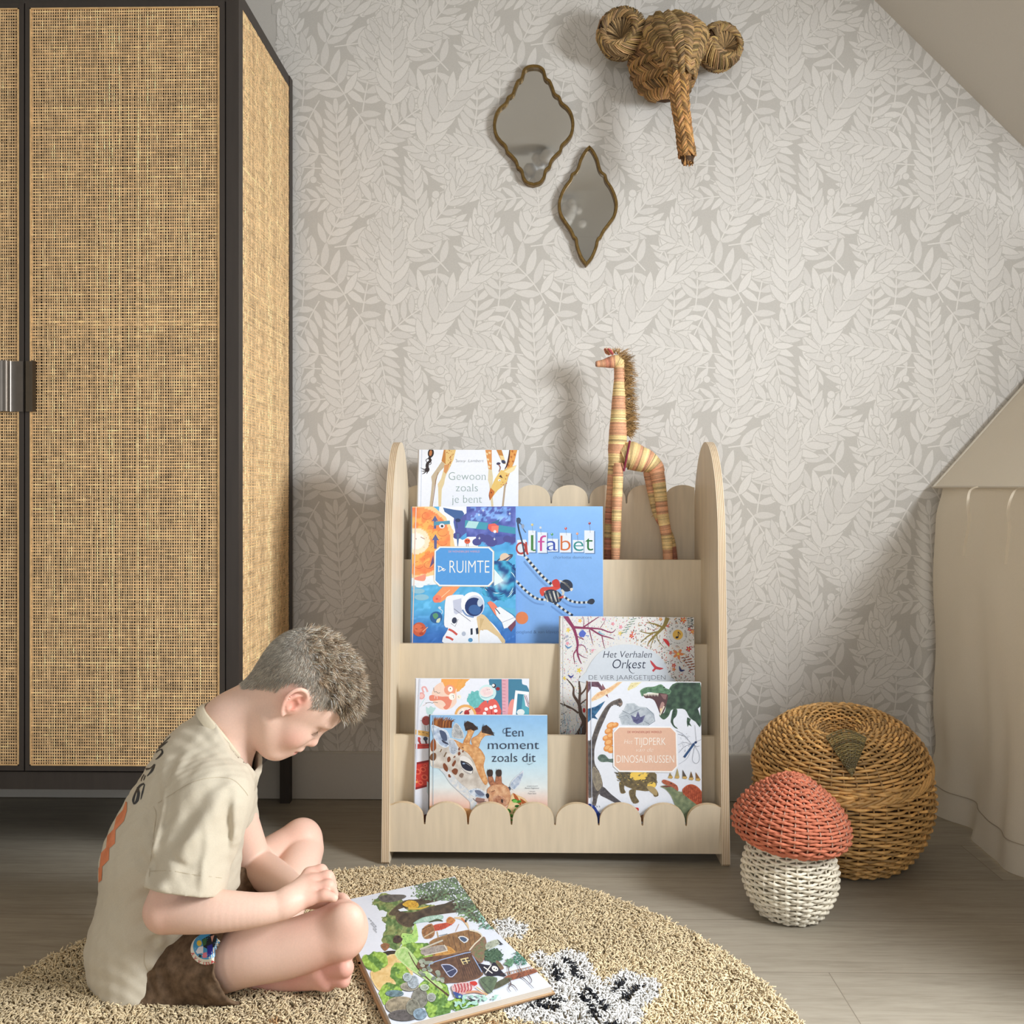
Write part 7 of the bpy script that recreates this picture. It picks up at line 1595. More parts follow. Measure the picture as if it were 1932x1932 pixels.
# ears
for c in (1, -1):
    ea = norm(fU * .96 - fF * .2); ef = norm(fF * .93 + fU * .2 + fC * (-.32 * c)); en = np.cross(ea, ef); en = en if en @ fC * c > 0 else -en
    E0 = H(-7, 28, 73 * c)
    def EP(x, y, z=0): return E0 + (ef * x + ea * y + en * z) / 1000
    SK.ell(EP(0, 1, -1), (ef, ea, en), mmv(15, 27, 4.5), .004); SK.ell(EP(4, -6, -6), (ef, ea, en), mmv(10, 16, 10), .008)
    hp = [EP(13, 10, 1), EP(13, 21, 2.5), EP(5, 29, 4), EP(-7, 28, 5), EP(-15, 18, 6), EP(-17, 4, 6), EP(-13, -10, 5), EP(-7, -20, 3.5), EP(0, -27, 1.5)]
    SK.chain(hp, np.array([3, 3.6, 4, 4, 3.8, 3.6, 3.4, 3.6, 4.6]) / 1000, .0025)
    SK.chain([EP(2, 19, 2.5), EP(-6, 12, 4), EP(-9, 0, 4), EP(-4, -11, 3.5), EP(3, -15, 2.5)], np.array([2.2, 2.8, 3, 2.8, 2.6]) / 1000, .003)
    SK.ell(EP(8, -6, 2.5), (ef, ea, en), mmv(3.6, 5, 3.5), .003); SK.ell(EP(2, -1, 4), (ef, ea, en), mmv(7, 9, 5.5), .003, 's'); SK.ell(EP(6, 13, 4.5), (ef, ea, en), mmv(4, 6, 4.5), .002, 's')
# near (right) arm
SHR, ELR, WRR = P(402, 1500, 1.51), P(313, 1716, 1.462), P(530, 1709, 1.468)
SK.chain([SHR, (SHR + ELR) / 2, ELR], [.044, .038, .0355], .004, .03)
SK.chain([ELR + (.004, 0, 0), P(400, 1719, 1.450), P(480, 1717, 1.455), WRR], [.0365, .0335, .0265, .0225], .004, .006)
# far (left) arm
SHL, ELL, WRL = P(426, 1500, 1.735), P(478, 1632, 1.795), P(568, 1690, 1.615)
SK.chain([SHL, ELL], [.046, .036], .012, .03); SK.chain([ELL, P(515, 1655, 1.73), WRL], [.036, .034, .0225], .004, .006)
SK.chain([WRL, P(600, 1692, 1.565), P(630, 1696, 1.545)], [.021, .020, .012], .01); SK.chain([P(622, 1693, 1.545), P(645, 1694, 1.532), P(653, 1699, 1.525)], [.009, .0085, .0075], .004)
# near hand: palm and four unequal, bent fingers round the other hand, thumb on the inner side
HN = Field((-.46, 1.41, .09), (-.26, 1.63, .30), .0022)
MC = [P(584, 1650, 1.530), P(591, 1663, 1.513), P(591, 1679, 1.496), P(585, 1696, 1.481)]
for m_, r0, r1 in zip(MC, (.0165, .017, .0165, .0155), (.0105, .0108, .0105, .0098)): HN.cone(WRR + (.004, .004 * 0, .002), m_, r0, r1, .012)
HN.cone(P(545, 1700, 1.475), P(575, 1684, 1.50), .021, .018, .012)
FNG = [[MC[0], P(606, 1643, 1.535), P(614, 1657, 1.542)], [MC[1], P(618, 1655, 1.517), P(627, 1671, 1.524)], [MC[2], P(620, 1672, 1.499), P(630, 1688, 1.506)], [MC[3], P(612, 1690, 1.480), P(630, 1694, 1.479)]]
for q, r_ in zip(FNG, (.0092, .0094, .0091, .0083)):
    G2 = Field(HN.lo, HN.lo + (HN.n - 1) * HN.h, HN.h); G2.chain(q, [r_ * 1.12, r_ * 1.06, r_ * .88], .004)
    a = HN.D; d = G2.D; k = .0022; h_ = np.clip(.5 + .5 * (d - a) / k, 0, 1); HN.D = d + (a - d) * h_ - k * h_ * (1 - h_)
    HN.ell(q[0] + (0, -.001, .002), np.eye(3), (.0105, .0095, .0095), .008); HN.ell(q[1] + (0, 0, .001), np.eye(3), (r_ * 1.12,) * 3, .004)
HN.chain([P(548, 1690, 1.505), P(575, 1672, 1.545), P(597, 1672, 1.560), P(608, 1680, 1.565)], [.014, .0115, .0095, .008], .006)
def lay(F1, F2, k):          # merge a small field into the body
    lo = F2.lo; hi = F2.lo + (F2.n - 1) * F2.h
    sl, X, Y, Z = F1.sub(lo + .001, hi - .003)
    ii = [np.clip(((q.ravel() - F2.lo[i]) / F2.h), 0, F2.n[i] - 1.001) for i, q in enumerate((X, Y, Z))]
    f = [np.floor(q).astype(int) for q in ii]; w = [(q - g).astype(np.float32) for q, g in zip(ii, f)]
    d = 0
    for i in (0, 1):
        for j in (0, 1):
            for l in (0, 1):
                ww = (w[0] if i else 1 - w[0])[:, None, None] * (w[1] if j else 1 - w[1])[None, :, None] * (w[2] if l else 1 - w[2])[None, None, :]
                d = d + ww * F2.D[np.ix_(f[0] + i, f[1] + j, f[2] + l)]
    a = F1.D[sl]; h_ = np.clip(.5 + .5 * (d - a) / k, 0, 1); F1.D[sl] = d + (a - d) * h_ - k * h_ * (1 - h_)
# legs built in their own field so that thigh, calf, arms and hands keep their creases
LG = Field((-.72, 1.397, .012), (-.236, 1.984, .36), .0022)
KR = P(640, 1756, 1.502)
LG.chain([P(330, 1830, 1.57), P(455, 1808, 1.508), P(545, 1790, 1.50), KR], [.064, .046, .0455, .0440], .005)
LG.ell(KR + (.006, -.002, .002), np.eye(3), (.041, .042, .046), .012); LG.ell(P(655, 1735, 1.475), np.eye(3), (.026, .02, .026), .02)
KL = P(565, 1590, 1.872)
L2 = Field(LG.lo, LG.lo + (LG.n - 1) * LG.h, LG.h)
L2.chain([P(390, 1750, 1.69), P(470, 1655, 1.80), KL], [.062, .050, .044], .005); L2.ell(KL + (.006, 0, .004), np.eye(3), (.040, .042, .045), .012)
L3 = Field(LG.lo, LG.lo + (LG.n - 1) * LG.h, LG.h)
L3.chain([P(574, 1604, 1.862), P(552, 1668, 1.765), P(512, 1780, 1.63), P(482, 1838, 1.565)], [.040, .042, .031, .024], .005)
# left foot, sole towards the camera, toes to the right
L3.chain([P(476, 1849, 1.545), P(540, 1848, 1.525), P(612, 1840, 1.502)], [.0225, .0195, .0215], .006); L3.cone(P(600, 1828, 1.505), P(618, 1850, 1.497), .019, .016, .01)
TOE = [(P(622, 1832, 1.492), P(650, 1826, 1.484), .0125, .0158), (P(620, 1848, 1.492), P(648, 1850, 1.486), .010, .0118), (P(618, 1840, 1.51), P(652, 1842, 1.508), .010, .0105), (P(614, 1838, 1.525), P(645, 1842, 1.527), .009, .0095)]
for a, b, ra, rb in TOE:
    q = Field(LG.lo, LG.lo + (LG.n - 1) * LG.h, LG.h); q.cone(a, b, ra, rb); d = q.D; k = .003; h_ = np.clip(.5 + .5 * (d - L3.D) / k, 0, 1); L3.D = d + (L3.D - d) * h_ - k * h_ * (1 - h_)
# right shin and foot tucked under
L4 = Field(LG.lo, LG.lo + (LG.n - 1) * LG.h, LG.h)
L4.chain([P(632, 1772, 1.515), P(560, 1790, 1.62), P(470, 1800, 1.74)], [.038, .040, .026], .015); L4.chain([P(470, 1800, 1.74), P(520, 1770, 1.80), P(545, 1765, 1.83)], [.026, .024, .016], .012)
for q, k in ((L4, .004), (L3, .004), (L2, .004)):
    h_ = np.clip(.5 + .5 * (q.D - LG.D) / k, 0, 1); LG.D = q.D + (LG.D - q.D) * h_ - k * h_ * (1 - h_)
lay(SK, LG, .003); lay(SK, HN, .003)
V, F = SK.mesh(2)
# colour of the skin by place on the body
base = np.array((232, 195, 176.0)); C = np.tile(base, (len(V), 1))
def near(pt, r, col, amt=1.0):
    d = np.linalg.norm(V - np.asarray(pt), axis=1); w = (amt * np.exp(-(d / r) ** 2))[:, None]; C[:] = C * (1 - w) + np.asarray(col, float) * w
hl = (V - EAR0); ha, hb, hc = hl @ fF * 1000, hl @ fU * 1000, hl @ fC * 1000
for m_ in FNG:
    for q in m_[:2]: near(q, .014, (226, 160, 140), .6)
near(ELR, .04, (228, 166, 146), .5); near(KR, .06, (228, 168, 148), .5); near(KL, .06, (228, 170, 150), .5)
near(H(44, -16, 46), .022, (232, 168, 152), .6); near(H(74, -10), .012, (228, 160, 144), .5)
for c in (1, -1): near(H(-7, 30, 78 * c), .026, (234, 166, 148), .7); near(H(0, 42, 80 * c), .009, (206, 106, 84), .6); near(H(-2, 23, 78 * c), .007, (196, 98, 78), .6)
near(H(66, -20), .006, (196, 110, 96), .6)
lip = ((ha - 70) / 11) ** 2 + ((hb + 39.5) / 10.5) ** 2 + (hc / 19) ** 2 < 1; C[lip & (ha > 58)] = (222, 162, 150)
foot = (np.abs(V[:, 2] - .045) < .045) & (V[:, 1] < 1.53)
for q in (P(500, 1855, 1.52), P(560, 1850, 1.505), P(620, 1845, 1.485), P(648, 1835, 1.48)): near(q, .035, (222, 156, 140), .7)
HX = np.array([-140, -100, -78, -60, -31, -9, 10, 18, 26, 42, 68, 90.0]); HY = np.array([-62, -60, -50, -16, 22, 54, 54, 42, 50, 68, 73, 74.0])
inhead = (np.abs(ha) < 150) & (hb > -70) & (np.abs(hc) < 95) & (V[:, 2] > .40)
earm = np.zeros(len(V), bool)
for c in (1, -1): earm |= (np.linalg.norm((V - H(-7, 28, 78 * c)) * 1.0, axis=1) < .034) & (np.abs(hc) > 69)
mrg = hb - np.interp(ha, HX, HY)
fz = np.clip(mrg / 16, 0, 1) * inhead * ~earm
C = C * (1 - .78 * fz[:, None]) + np.array((184, 163, 141.0)) * .78 * fz[:, None]
pe = thing('person', 'boy in beige t-shirt and brown shorts sitting cross-legged, reading the open book', 'person', P(320, 1880, 1.60) * (1, 1, 0) + (0, 0, RT))
mb = MB(); mb.add(V, F, C, True); body = obj('body', mb, M_SKIN, pe)
print('body', len(V))
# vertex normals for hair roots
me = body.data; VN = np.zeros(len(V) * 3); me.vertices.foreach_get('normal', VN); VN = VN.reshape(-1, 3)
def strands(mb, roots, dirs, length, rad, col, segs=4, bend=None, rng=None):
    n = len(roots); pts = [roots]; d = dirs.copy()
    for k in range(segs):
        pts.append(pts[-1] + d * (length / segs)[:, None])
        if bend is not None: d = d + bend[k] if isinstance(bend, list) else d + bend
        d /= np.linalg.norm(d, axis=1)[:, None]
    s0 = np.cross(dirs, np.array([.3, .5, .8])); s0 /= np.linalg.norm(s0, axis=1)[:, None]; s1 = np.cross(dirs, s0)
    Vv = np.zeros((n, segs * 3 + 1, 3))
    for k in range(segs):
        w = rad * (1 - .75 * k / segs)
        for j in range(3): a = j * 2 * PI / 3; Vv[:, k * 3 + j] = pts[k] + (s0 * math.cos(a) + s1 * math.sin(a)) * w[:, None]
    Vv[:, -1] = pts[-1]; m_ = segs * 3 + 1; off = (np.arange(n) * m_)[:, None, None]
    Fq = [[k * 3 + j, k * 3 + (j + 1) % 3, k * 3 + 3 + (j + 1) % 3, k * 3 + 3 + j] for k in range(segs - 1) for j in range(3)]
    Ft = [[(segs - 1) * 3 + j, (segs - 1) * 3 + (j + 1) % 3, m_ - 1] for j in range(3)]
    b0 = mb.n
    mb.add(Vv.reshape(-1, 3), (np.array(Fq)[None] + off).reshape(-1, 4), np.repeat(col, m_, 0), True)
    t = (np.array(Ft)[None] + off).reshape(-1, 3) + b0; mb.f.extend(t.tolist()); mb.sm.extend([True] * len(t))
g = np.random.default_rng(12)
top = (hb > 103 - .16 * (ha + 85) + 5 * np.sin(ha * .2) + g.normal(0, 5, len(ha)))
okh = np.where((mrg > 1) & inhead & ~earm)[0]
side = okh[~top[okh]]; sel = g.choice(side, 17000)
w_ = np.clip(mrg[sel] / 30, .15, 1)
dirs = VN[sel] * .35 + fF * .25 - fU * .75 + g.normal(0, .22, (len(sel), 3)); dirs += (fF * .0)[None]
crown = np.clip((hb[sel] - 60) / 60, 0, 1)[:, None]; dirs += crown * (fF * .7 + fU * .5)[None]; dirs -= VN[sel] * np.sum(dirs * VN[sel], 1)[:, None]; dirs += VN[sel] * .32 * np.linalg.norm(dirs, axis=1)[:, None]; dirs /= np.linalg.norm(dirs, axis=1)[:, None]
cc = np.array((248, 238, 222.0))[None] * g.uniform(.56, 1.04, (len(sel), 1)) * (1 - .12 * crown)
mb = MB(); strands(mb, V[sel] + VN[sel] * .0002, dirs, .0045 + .0075 * w_ * g.uniform(.7, 1.2, len(sel)), np.full(len(sel), .00032), np.clip(cc, 0, 250), 2)
tp_ = okh[top[okh]]; sel = g.choice(tp_, 12000); fr = np.clip((ha[sel] + 30) / 100, 0, 1)[:, None]
cl_ = np.stack([np.sin(ha[sel] * .23 + hc[sel] * .3), np.sin(hc[sel] * .31 + 1), np.cos(ha[sel] * .19 - hc[sel] * .27)], 1)
dirs = VN[sel] * (.55 + .1 * fr) + fF * (.85 - .35 * fr) + fU * (.1) + g.normal(0, .16, (len(sel), 3)) + cl_ * .34; dn_ = np.sum(dirs * VN[sel], 1)[:, None]; dirs += VN[sel] * np.maximum(0, .3 - dn_); dirs /= np.linalg.norm(dirs, axis=1)[:, None]
cc = np.where(g.random((len(sel), 1)) < .3, np.array((240, 226, 203.0)), np.array((172, 148, 122.0))) * g.uniform(.6, 1.25, (len(sel), 1))
ln_ = (.017 + .016 * fr[:, 0]) * g.uniform(.6, 1.2, len(sel))
strands(mb, V[sel] + VN[sel] * .0002, dirs, ln_, np.full(len(sel), .00055), np.clip(cc, 0, 250), 4, bend=(fF * .16 - fU * .10)[None] * (.4 + fr) + cl_ * .12)
# quiff hanging over the forehead
fq = tp_[(ha[tp_] > 38)]; sel = g.choice(fq, 2200); cl2 = np.stack([np.sin(hc[sel] * .45), np.cos(hc[sel] * .38), np.sin(hc[sel] * .5 + 2)], 1)
dirs = fF * .75 + fU * .35 + VN[sel] * .25 + g.normal(0, .2, (len(sel), 3)) + cl2 * .3; dirs /= np.linalg.norm(dirs, axis=1)[:, None]
cc = np.where(g.random((len(sel), 1)) < .22, np.array((196, 170, 130.0)), np.array((104, 82, 60.0))) * g.uniform(.6, 1.2, (len(sel), 1))
strands(mb, V[sel], dirs, .026 * g.uniform(.6, 1.2, len(sel)), np.full(len(sel), .0006), np.clip(cc, 0, 250), 5, bend=(-fU * .22 + fF * .02)[None] + cl2 * .1)
obj('hair', mb, M_HAIR, pe, kind=None, label='short fair hair, longer and tousled on top')
for c in (1, -1):
    mb = MB()
    for k in range(16):
        t = k / 15; p0 = H(62.5 - 16 * t * t - 1.5 * t, 16.5 - 3.2 * math.sin(PI * t), (19 + 25 * t) * c); mb.tube([p0, p0 + (fF * .004 - fU * .0035 + fC * .002 * c), p0 + (fF * .007 - fU * .004 + fC * .002 * c)], [.00035, .0003, .0001], 3, (70, 50, 40), caps=False)
    q = [H(62.5 - 16 * t * t - 1.5 * t, 16.5 - 3.2 * math.sin(PI * t), (19 + 25 * t) * c) for t in np.linspace(0, 1, 9)]; mb.tube(q, [.0003, .0005, .0006, .0006, .0006, .0006, .0005, .0005, .0003], 4, (92, 62, 52))
    obj('eyelashes', mb, M_HAIR, pe)

# ---------------------------------------------------------------- t-shirt: one cloth shell with folds
TS = Field(LO, HI, .0026); nk = H(-30, -124); nax = norm(fU - fF * .07)
TS.ell(CHEST + (-.012, 0, .002), (spf, spd, (0, 1, 0)), (.088, .125, .130), .03); TS.ell(MID, (spf, spd, (0, 1, 0)), (.104, .13, .128), .06); TS.ell(LOW + (.001, 0, 0), (spf, (0, 0, 1), (0, 1, 0)), (.097, .105, .128), .05); TS.ell(P(308, 1822, 1.605), ((1, 0, 0), (0, 0, 1), (0, 1, 0)), (.096, .072, .140), .05)
TS.cone(nk + nax * .03, P(402, 1440, 1.622), .0635, .088, .03); TS.cone(P(398, 1560, 1.60), P(392, 1690, 1.60), .048, .050, .05)
TS.cone(P(415, 1455, 1.57), SHR, .055, .056, .04); TS.cone(P(420, 1460, 1.68), SHL, .052, .050, .04)
TORSO = TS.D.copy()
hemR = P(349, 1680, 1.462); axR = norm(hemR - SHR); TS.cone(SHR + (0, -.002, -.01), hemR + axR * .045, .062, .0665, .025)
hemL = P(436, 1556, 1.768); axL = norm(hemL - SHL); TS.cone(SHL, hemL + axL * .045, .054, .053, .025)
# folds: ridges and hollows along lines seen on the cloth
def fold(a, b, amp, w, Y0=1.45, dY=.09):
    """amp > 0 raises the cloth; a, b photo points, on the near side of the body"""
    A_, B_ = P(*a, Y0), P(*b, Y0); mid = (A_ + B_) / 2; ab = B_ - A_; L_ = ab @ ab; ux, uz = A_[0], A_[2]
    def fn(X, Y, Z):
        px, pz = X - ux, Z - uz; t = (px * ab[0] + pz * ab[2]) / L_; tc = np.clip(t, 0, 1); q = (px - tc * ab[0]) ** 2 + (pz - tc * ab[2]) ** 2
        return -amp * np.exp(-q / w ** 2) * np.exp(-((Y - Y0) / dY) ** 2) * (.35 + .65 * np.sin(PI * np.clip(tc, .05, .95)))
    TS.put(np.minimum(A_, B_) - (2.2 * w, 2 * dY, 2.2 * w), np.maximum(A_, B_) + (2.2 * w, 2 * dY, 2.2 * w), fn, .001, 'add')
for a, b, am, w in (((398, 1482), (305, 1630), -.006, .018), ((430, 1490), (330, 1640), .006, .018), ((300, 1520), (282, 1660), .007, .010), ((285, 1490), (250, 1600), -.007, .016), ((246, 1540), (300, 1650), -.006, .012), ((225, 1600), (285, 1690), -.005, .014), ((272, 1470), (300, 1530), .005, .012),
                    ((330, 1420), (300, 1500), .004, .014), ((400, 1560), (395, 1690), .005, .009), ((425, 1500), (418, 1690), -.005, .010), ((445, 1480), (440, 1600), .005, .012), ((345, 1650), (300, 1655), .004, .008), ((370, 1620), (330, 1600), -.0035, .007), ((380, 1560), (345, 1590), .003, .008),
                    ((325, 1765), (270, 1800), -.008, .012), ((340, 1780), (285, 1850), .007, .012), ((365, 1770), (300, 1870), -.007, .010), ((285, 1770), (275, 1840), .006, .012), ((270, 1800), (290, 1850), -.007, .010), ((250, 1760), (300, 1740), -.008, .016), ((215, 1760), (240, 1850), .003, .016), ((300, 1700), (240, 1720), -.006, .02), ((310, 1880), (260, 1860), -.004, .01), ((355, 1800), (330, 1860), .005, .008)):
    fold(a, b, am * 1.5, w * .8)
X = (LO[0] + .0026 * np.arange(TS.n[0]))[:, None, None]; Yv = (LO[1] + .0026 * np.arange(TS.n[1]))[None, :, None]; Zv = (LO[2] + .0026 * np.arange(TS.n[2]))[None, None, :]
TS.D += (.0011 * np.sin(95 * X + 40 * Zv + 9 * np.sin(21 * Yv + 13 * Zv)) * np.sin(70 * Zv - 30 * X + 5 * np.sin(17 * X + 20 * Yv)) + .0007 * np.sin(210 * X - 120 * Zv + 6 * np.sin(40 * Yv)) * np.sin(160 * Zv + 90 * Yv)).astype(np.float32)
out_ = TS.D; TS.D = np.maximum(out_, -(out_ + .0100))
def cut(fn): TS.D = np.maximum(TS.D, -fn(X, Yv, Zv).astype(np.float32))
def beyond(c, ax, R):      # positive-distance region past a hem
    def fn(X, Y, Z):
        t = (X - c[0]) * ax[0] + (Y - c[1]) * ax[1] + (Z - c[2]) * ax[2]; r2 = (X - c[0]) ** 2 + (Y - c[1]) ** 2 + (Z - c[2]) ** 2 - t * t
        return np.maximum(-t, np.sqrt(np.maximum(r2, 0)) - R)
    return fn
for c_, a_, R_ in ((hemR, norm(axR + np.array((.06, 0, 0))), .095), (hemL, axL, .08)):
    TS.D = np.maximum(TS.D, -np.maximum(beyond(c_, a_, R_)(X, Yv, Zv), .004 - TORSO).astype(np.float32))
nk = H(-30, -124); nax = norm(fU - fF * .07)
def collar(X, Y, Z):
    t = (X - nk[0]) * nax[0] + (Z - nk[2]) * nax[2] - .017 * np.minimum(1, ((Y - nk[1]) / .058) ** 2); r2 = (X - nk[0]) ** 2 + (Y - nk[1]) ** 2 + (Z - nk[2]) ** 2
    return np.maximum(-t, np.sqrt(r2) - .11)
cut(collar); TS.cone(nk + nax * .05, nk - nax * .03, .0575, .0545, .002, 's')
pa, pb = P(396, 1742, 1.47), P(288, 1915, 1.47); pd = norm(pb - pa); pn = np.array([-pd[2], 0, pd[0]]); pn = pn if pn[0] > 0 else -pn
cut(lambda X, Y, Z: np.maximum(-((X - pa[0]) * pn[0] + (Z - pa[2]) * pn[2]), Z - P(400, 1745, 1.47)[2] + 0 * Y))
V2, F2 = TS.mesh(2); pj = proj(V2)
sc_ = np.tile(np.array((203, 192, 172.0)), (len(V2), 1))
# stitched hems a touch darker
mb = MB(); mb.add(V2, F2, sc_, True); ts = obj('t_shirt', mb, M_SHIRT, pe, label='loose beige cotton t-shirt with a print on the back')
bvh = BVHTree.FromPolygons([tuple(v) for v in V2], [list(map(int, f)) for f in F2])
def on(bv, px, py, lift=.0006):
    d = Vector(ray(px, py)); hit, n, i, dist = bv.ray_cast(Vector(CAM), d.normalized())
    if hit is None: return None
    n = n if n.dot(d) < 0 else -n
    return np.array(hit + n * lift)
def cloth_line(mb, bv, pts, w, col, lift=.0008, k=4, org=None, sc=1, maxjump=.02):
    pts = np.asarray(pts, float)
    wv = np.interp(np.linspace(0, 1, (len(pts) - 1) * k + 1), np.linspace(0, 1, np.size(w)), np.atleast_1d(w)); q = catmull(pts, k)
    if org is not None: q = np.array(org) + q / sc; wv = wv / sc
    T = np.gradient(q, axis=0); T /= np.maximum(1e-9, np.linalg.norm(T, axis=1))[:, None]; N_ = np.stack([-T[:, 1], T[:, 0]], 1)
    prev = None
    for i in range(len(q)):
        a, m_, b = [on(bv, *(q[i] + N_[i] * wv[i] / 2 * s_), lift) for s_ in (1, 0, -1)]
        cur = None if a is None or b is None or m_ is None else (a, m_, b)
        if cur and prev and np.linalg.norm(cur[1] - prev[1]) < maxjump * 3:
            mb.add([prev[0], prev[1], cur[1], cur[0]], [(0, 1, 2, 3)], col); mb.add([prev[1], prev[2], cur[2], cur[1]], [(0, 1, 2, 3)], col)
        prev = cur
def cloth_poly(mb, bv, poly, col, lift, cell, org, sc):
    poly = np.asarray(poly, float); lo, hi = poly.min(0), poly.max(0)
    for x in np.arange(lo[0], hi[0], cell):
        for y in np.arange(lo[1], hi[1], cell):
            p = clip(poly, [(x, y), (x + cell, y), (x + cell, y + cell), (x, y + cell)])
            if len(p) < 3: continue
            v = [on(bv, org[0] + a / sc, org[1] + b / sc, lift) for a, b in p]
            if any(q is None for q in v): continue
            mb.add(v, [list(range(len(v)))], col)
# back print
O7, S7 = (150, 1350), 5.22; BK = (34, 36, 42); OR = (226, 132, 86)
mb = MB(); LN = lambda pts, w, col=BK: cloth_line(mb, bvh, pts, w, col, org=O7, sc=S7)
LN([(888, 176), (820, 222), (740, 300), (696, 352)], [10, 22, 20, 8]); LN([(896, 206), (830, 270), (760, 330), (702, 386)], [6, 9, 9, 6]); LN([(870, 258), (800, 310), (720, 384), (668, 445)], [6, 18, 14, 8])
LN([(812, 338), (818, 366), (784, 410), (752, 434)], [14, 20, 16, 5]); LN([(818, 332), (770, 352), (700, 424), (655, 495)], [8, 12, 14, 6]); LN([(742, 480), (718, 540), (668, 598)], [16, 24, 5]); LN([(742, 482), (700, 520), (655, 530), (640, 552)], [12, 10, 26, 22]); LN([(638, 580), (616, 618), (608, 650)], [8, 10, 5]); LN([(650, 590), (634, 640)], [10, 8])
LN([(640, 672), (600, 690), (560, 750), (532, 830), (540, 876)], [16, 20, 16, 22, 10]); LN([(545, 872), (572, 830), (584, 760), (574, 704)], [12, 30, 26, 12]); LN([(644, 676), (622, 760), (606, 828)], [8, 16, 5])
GY_ = (112, 106, 92)
for q in ([(415, 725), (460, 738), (500, 734)], [(440, 722), (500, 670), (556, 622)], [(440, 720), (474, 650), (500, 630)], [(430, 720), (425, 790), (438, 830)], [(430, 720), (390, 760), (345, 820)], [(395, 850), (380, 930)], [(370, 850), (340, 950)], [(340, 870), (300, 1000)], [(365, 880), (350, 1000)], [(330, 960), (300, 1040)], [(400, 830), (408, 870)], [(520, 560), (560, 490)], [(545, 580), (600, 500)]): LN(q, [5, 8, 4], GY_)
for q in ([(228, 1060), (215, 1110)], [(210, 1110), (195, 1150)], [(215, 1180), (200, 1240), (215, 1260)], [(235, 1210), (240, 1250), (222, 1290)], [(195, 1220), (190, 1260)], [(212, 1290), (200, 1330)], [(220, 1130), (216, 1170)]): LN(q, [4, 7, 3], (196, 104, 70))
obj('printed_lettering', mb, M_PRINT, ts, kind='stuff', label='black lettering printed on the back'); mb = MB()
cloth_poly(mb, bvh, [(458, 846), (470, 856), (468, 940), (440, 1040), (358, 1128), (352, 1260), (296, 1310), (292, 1420), (228, 1488), (222, 1620), (140, 1690), (128, 1760), (124, 1850), (112, 1820), (106, 1700), (124, 1600), (200, 1490), (216, 1352), (265, 1300), (276, 1186), (338, 1120), (366, 1002), (430, 930)], OR, .0007, 14, O7, S7)
obj('printed_band', mb, M_PRINT, ts, label='orange zigzag band printed on the back'); mb = MB()
cloth_poly(mb, bvh, [(158, 1376), (172, 1420), (172, 1470), (150, 1520), (118, 1546), (126, 1440)], BK, .0008, 12, O7, S7)
obj('printed_spot', mb, M_PRINT, ts)
# seams
mb = MB(); SM = (186, 170, 144)
O1, S1 = (140, 1150), 2.478
for q in ([(392, 905), (470, 855), (560, 805), (660, 785), (740, 795), (790, 840), (812, 870)], [(352, 1224), (450, 1222), (560, 1240), (690, 1255)], [(372, 920), (384, 960), (372, 1050), (350, 1250)], [(330, 1590), (330, 1660), (375, 1730)], [(360, 1770), (420, 1795), (480, 1790)]): cloth_line(mb, bvh, q, [2.2], SM, lift=.0004, org=O1, sc=S1)
obj('seams', mb, M_SHIRT, ts)
# ribbed neckband
th = np.linspace(0, 2 * PI, 64, endpoint=False); e1 = norm(np.cross(nax, (0, 1, 0))); e2 = np.cross(nax, e1)
mb = MB()
ring = [np.array([nk - nax * (dz - .018 * math.sin(t) ** 2) + (e1 * math.cos(t) * (.0612 + dr) + e2 * math.sin(t) * (.0625 + dr)) for t in th]) for dz, dr in ((.016, .0065), (.010, .0062), (.002, .0038), (-.001, .0012), (.004, -.0005), (.014, .001))]
mb.grid(np.array(ring), (214, 201, 176), True, wrap_v=True); obj('neckband', mb, M_SHIRT, ts)

# ---------------------------------------------------------------- shorts
SO = Field((-.82, 1.40, .0135), (-.40, 1.95, .30), .0026)
SO.ell(PEL + (.012, 0, -.002), ((1, 0, 0), (0, 0, 1), (0, 1, 0)), (.120, .070, .142), .03)
hs = P(460, 1809, 1.508); sa = norm(hs - P(330, 1830, 1.57)); SO.chain([P(325, 1832, 1.565), hs + sa * .04], [.084, .0625], .03)
hs2 = P(470, 1672, 1.785); sb = norm(hs2 - P(390, 1750, 1.69)); SO.chain([P(360, 1790, 1.67), hs2 + sb * .03], [.076, .064], .03)
X = (SO.lo[0] + .0026 * np.arange(SO.n[0]))[:, None, None]; Yv = (SO.lo[1] + .0026 * np.arange(SO.n[1]))[None, :, None]; Zv = (SO.lo[2] + .0026 * np.arange(SO.n[2]))[None, None, :]
SO.D += (.0026 * np.sin(75 * X - 60 * Zv + 5 * np.sin(30 * Zv)) * np.sin(48 * Zv + 55 * X) + .0016 * np.sin(140 * X + 110 * Zv + 4 * np.sin(40 * X))).astype(np.float32) * np.clip((Zv - .02) / .03, 0, 1).astype(np.float32)
D0 = SO.D; SO.D = np.maximum(D0, -(D0 + .006))
for c, a, R in ((hs, norm(sa + np.array((0, 0, -.04))), .085), (hs2, sb, .085)): SO.D = np.maximum(SO.D, -beyond(c, a, R)(X, Yv, Zv).astype(np.float32))
V3, F3 = SO.mesh(2); print('shorts', len(V3), V3.min(0), V3.max(0))
mb = MB(); mb.add(V3, F3, (104, 84, 66), True); so = obj('shorts', mb, M_SHORTS, pe, label='washed brown shorts with a round badge')
bv3 = BVHTree.FromPolygons([tuple(v) for v in V3], [list(map(int, f)) for f in F3])
O8, S8 = (250, 1720), 7.156
mb = MB(); el_ = lambda cx, cy, rx, ry, n=40: [(cx + rx * math.cos(a), cy + ry * math.sin(a)) for a in np.arange(n) * 2 * PI / n]
lf = [.0008]
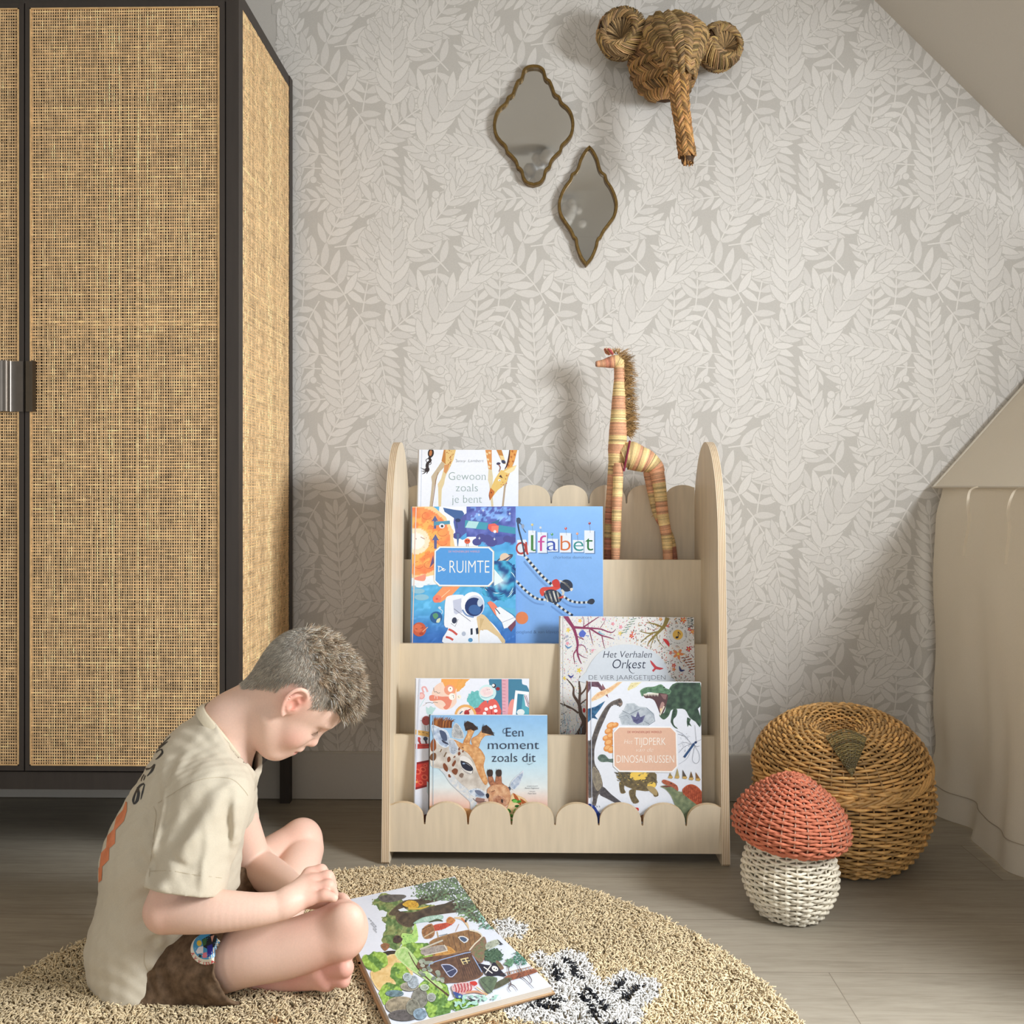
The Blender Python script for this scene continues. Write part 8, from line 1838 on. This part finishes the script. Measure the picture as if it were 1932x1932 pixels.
def BP(poly, col, cell=26): lf[0] += .00005; cloth_poly(mb, bv3, poly, col, lf[0], cell, O8, S8)
BP(el_(1000, 510, 212, 205), (232, 226, 208)); BP(el_(1000, 470, 178, 172), (70, 156, 206)); BP([(940, 380), (1060, 310), (1150, 330), (1110, 480), (1040, 520), (960, 480)], (28, 40, 50)); BP([(1010, 470), (1080, 440), (1090, 560), (1020, 620)], (40, 44, 140)); BP(el_(905, 430, 34, 40, 16), (226, 196, 84)); BP([(900, 480), (960, 470), (960, 560), (880, 570), (860, 540)], (230, 232, 238)); BP([(960, 560), (1010, 550), (1010, 620), (950, 620)], (222, 120, 140)); BP([(950, 380), (1010, 360), (1000, 450), (960, 470)], (60, 110, 70)); BP([(1060, 340), (1110, 320), (1080, 420)], (214, 160, 140)); BP([(905, 580), (940, 585), (936, 616), (900, 612)], (40, 44, 50))
def badge_text(st, r0, a0, a1, em, col):
    for j, ch in enumerate(st):
        a = math.radians(a0 + (a1 - a0) * j / (len(st) - 1)); v, f, be = glyphs(ch, .01); v = (v - [v[:, 0].mean(), .35]) * em; ro_ = a - PI / 2
        p = np.stack([1000 + r0 * math.cos(a) + v[:, 0] * math.cos(ro_) + v[:, 1] * math.sin(ro_), 505 + r0 * math.sin(a) + v[:, 0] * math.sin(ro_) - v[:, 1] * math.cos(ro_)], 1)
        w_ = [on(bv3, O8[0] + x / S8, O8[1] + y / S8, lf[0] + .0003) for x, y in p]
        if any(q is None for q in w_): continue
        mb.add(w_, f, col)
badge_text('ISLABEL', 190, 100, 28, 62, (196, 44, 50)); badge_text('AVV', 188, 160, 118, 62, (196, 44, 50)); badge_text('LAGO', 192, 14, -22, 56, (190, 70, 66))
obj('badge', mb, M_PRINT, so, label='round white badge with blue picture and red letters')
mb = MB(); cloth_line(mb, bv3, [(1440, 300), (1400, 480), (1375, 700), (1390, 860), (1450, 970), (1560, 1010)], [14], (176, 158, 134), lift=.0006, org=O8, sc=S8); 
obj('hem', mb, M_SHORTS, so)
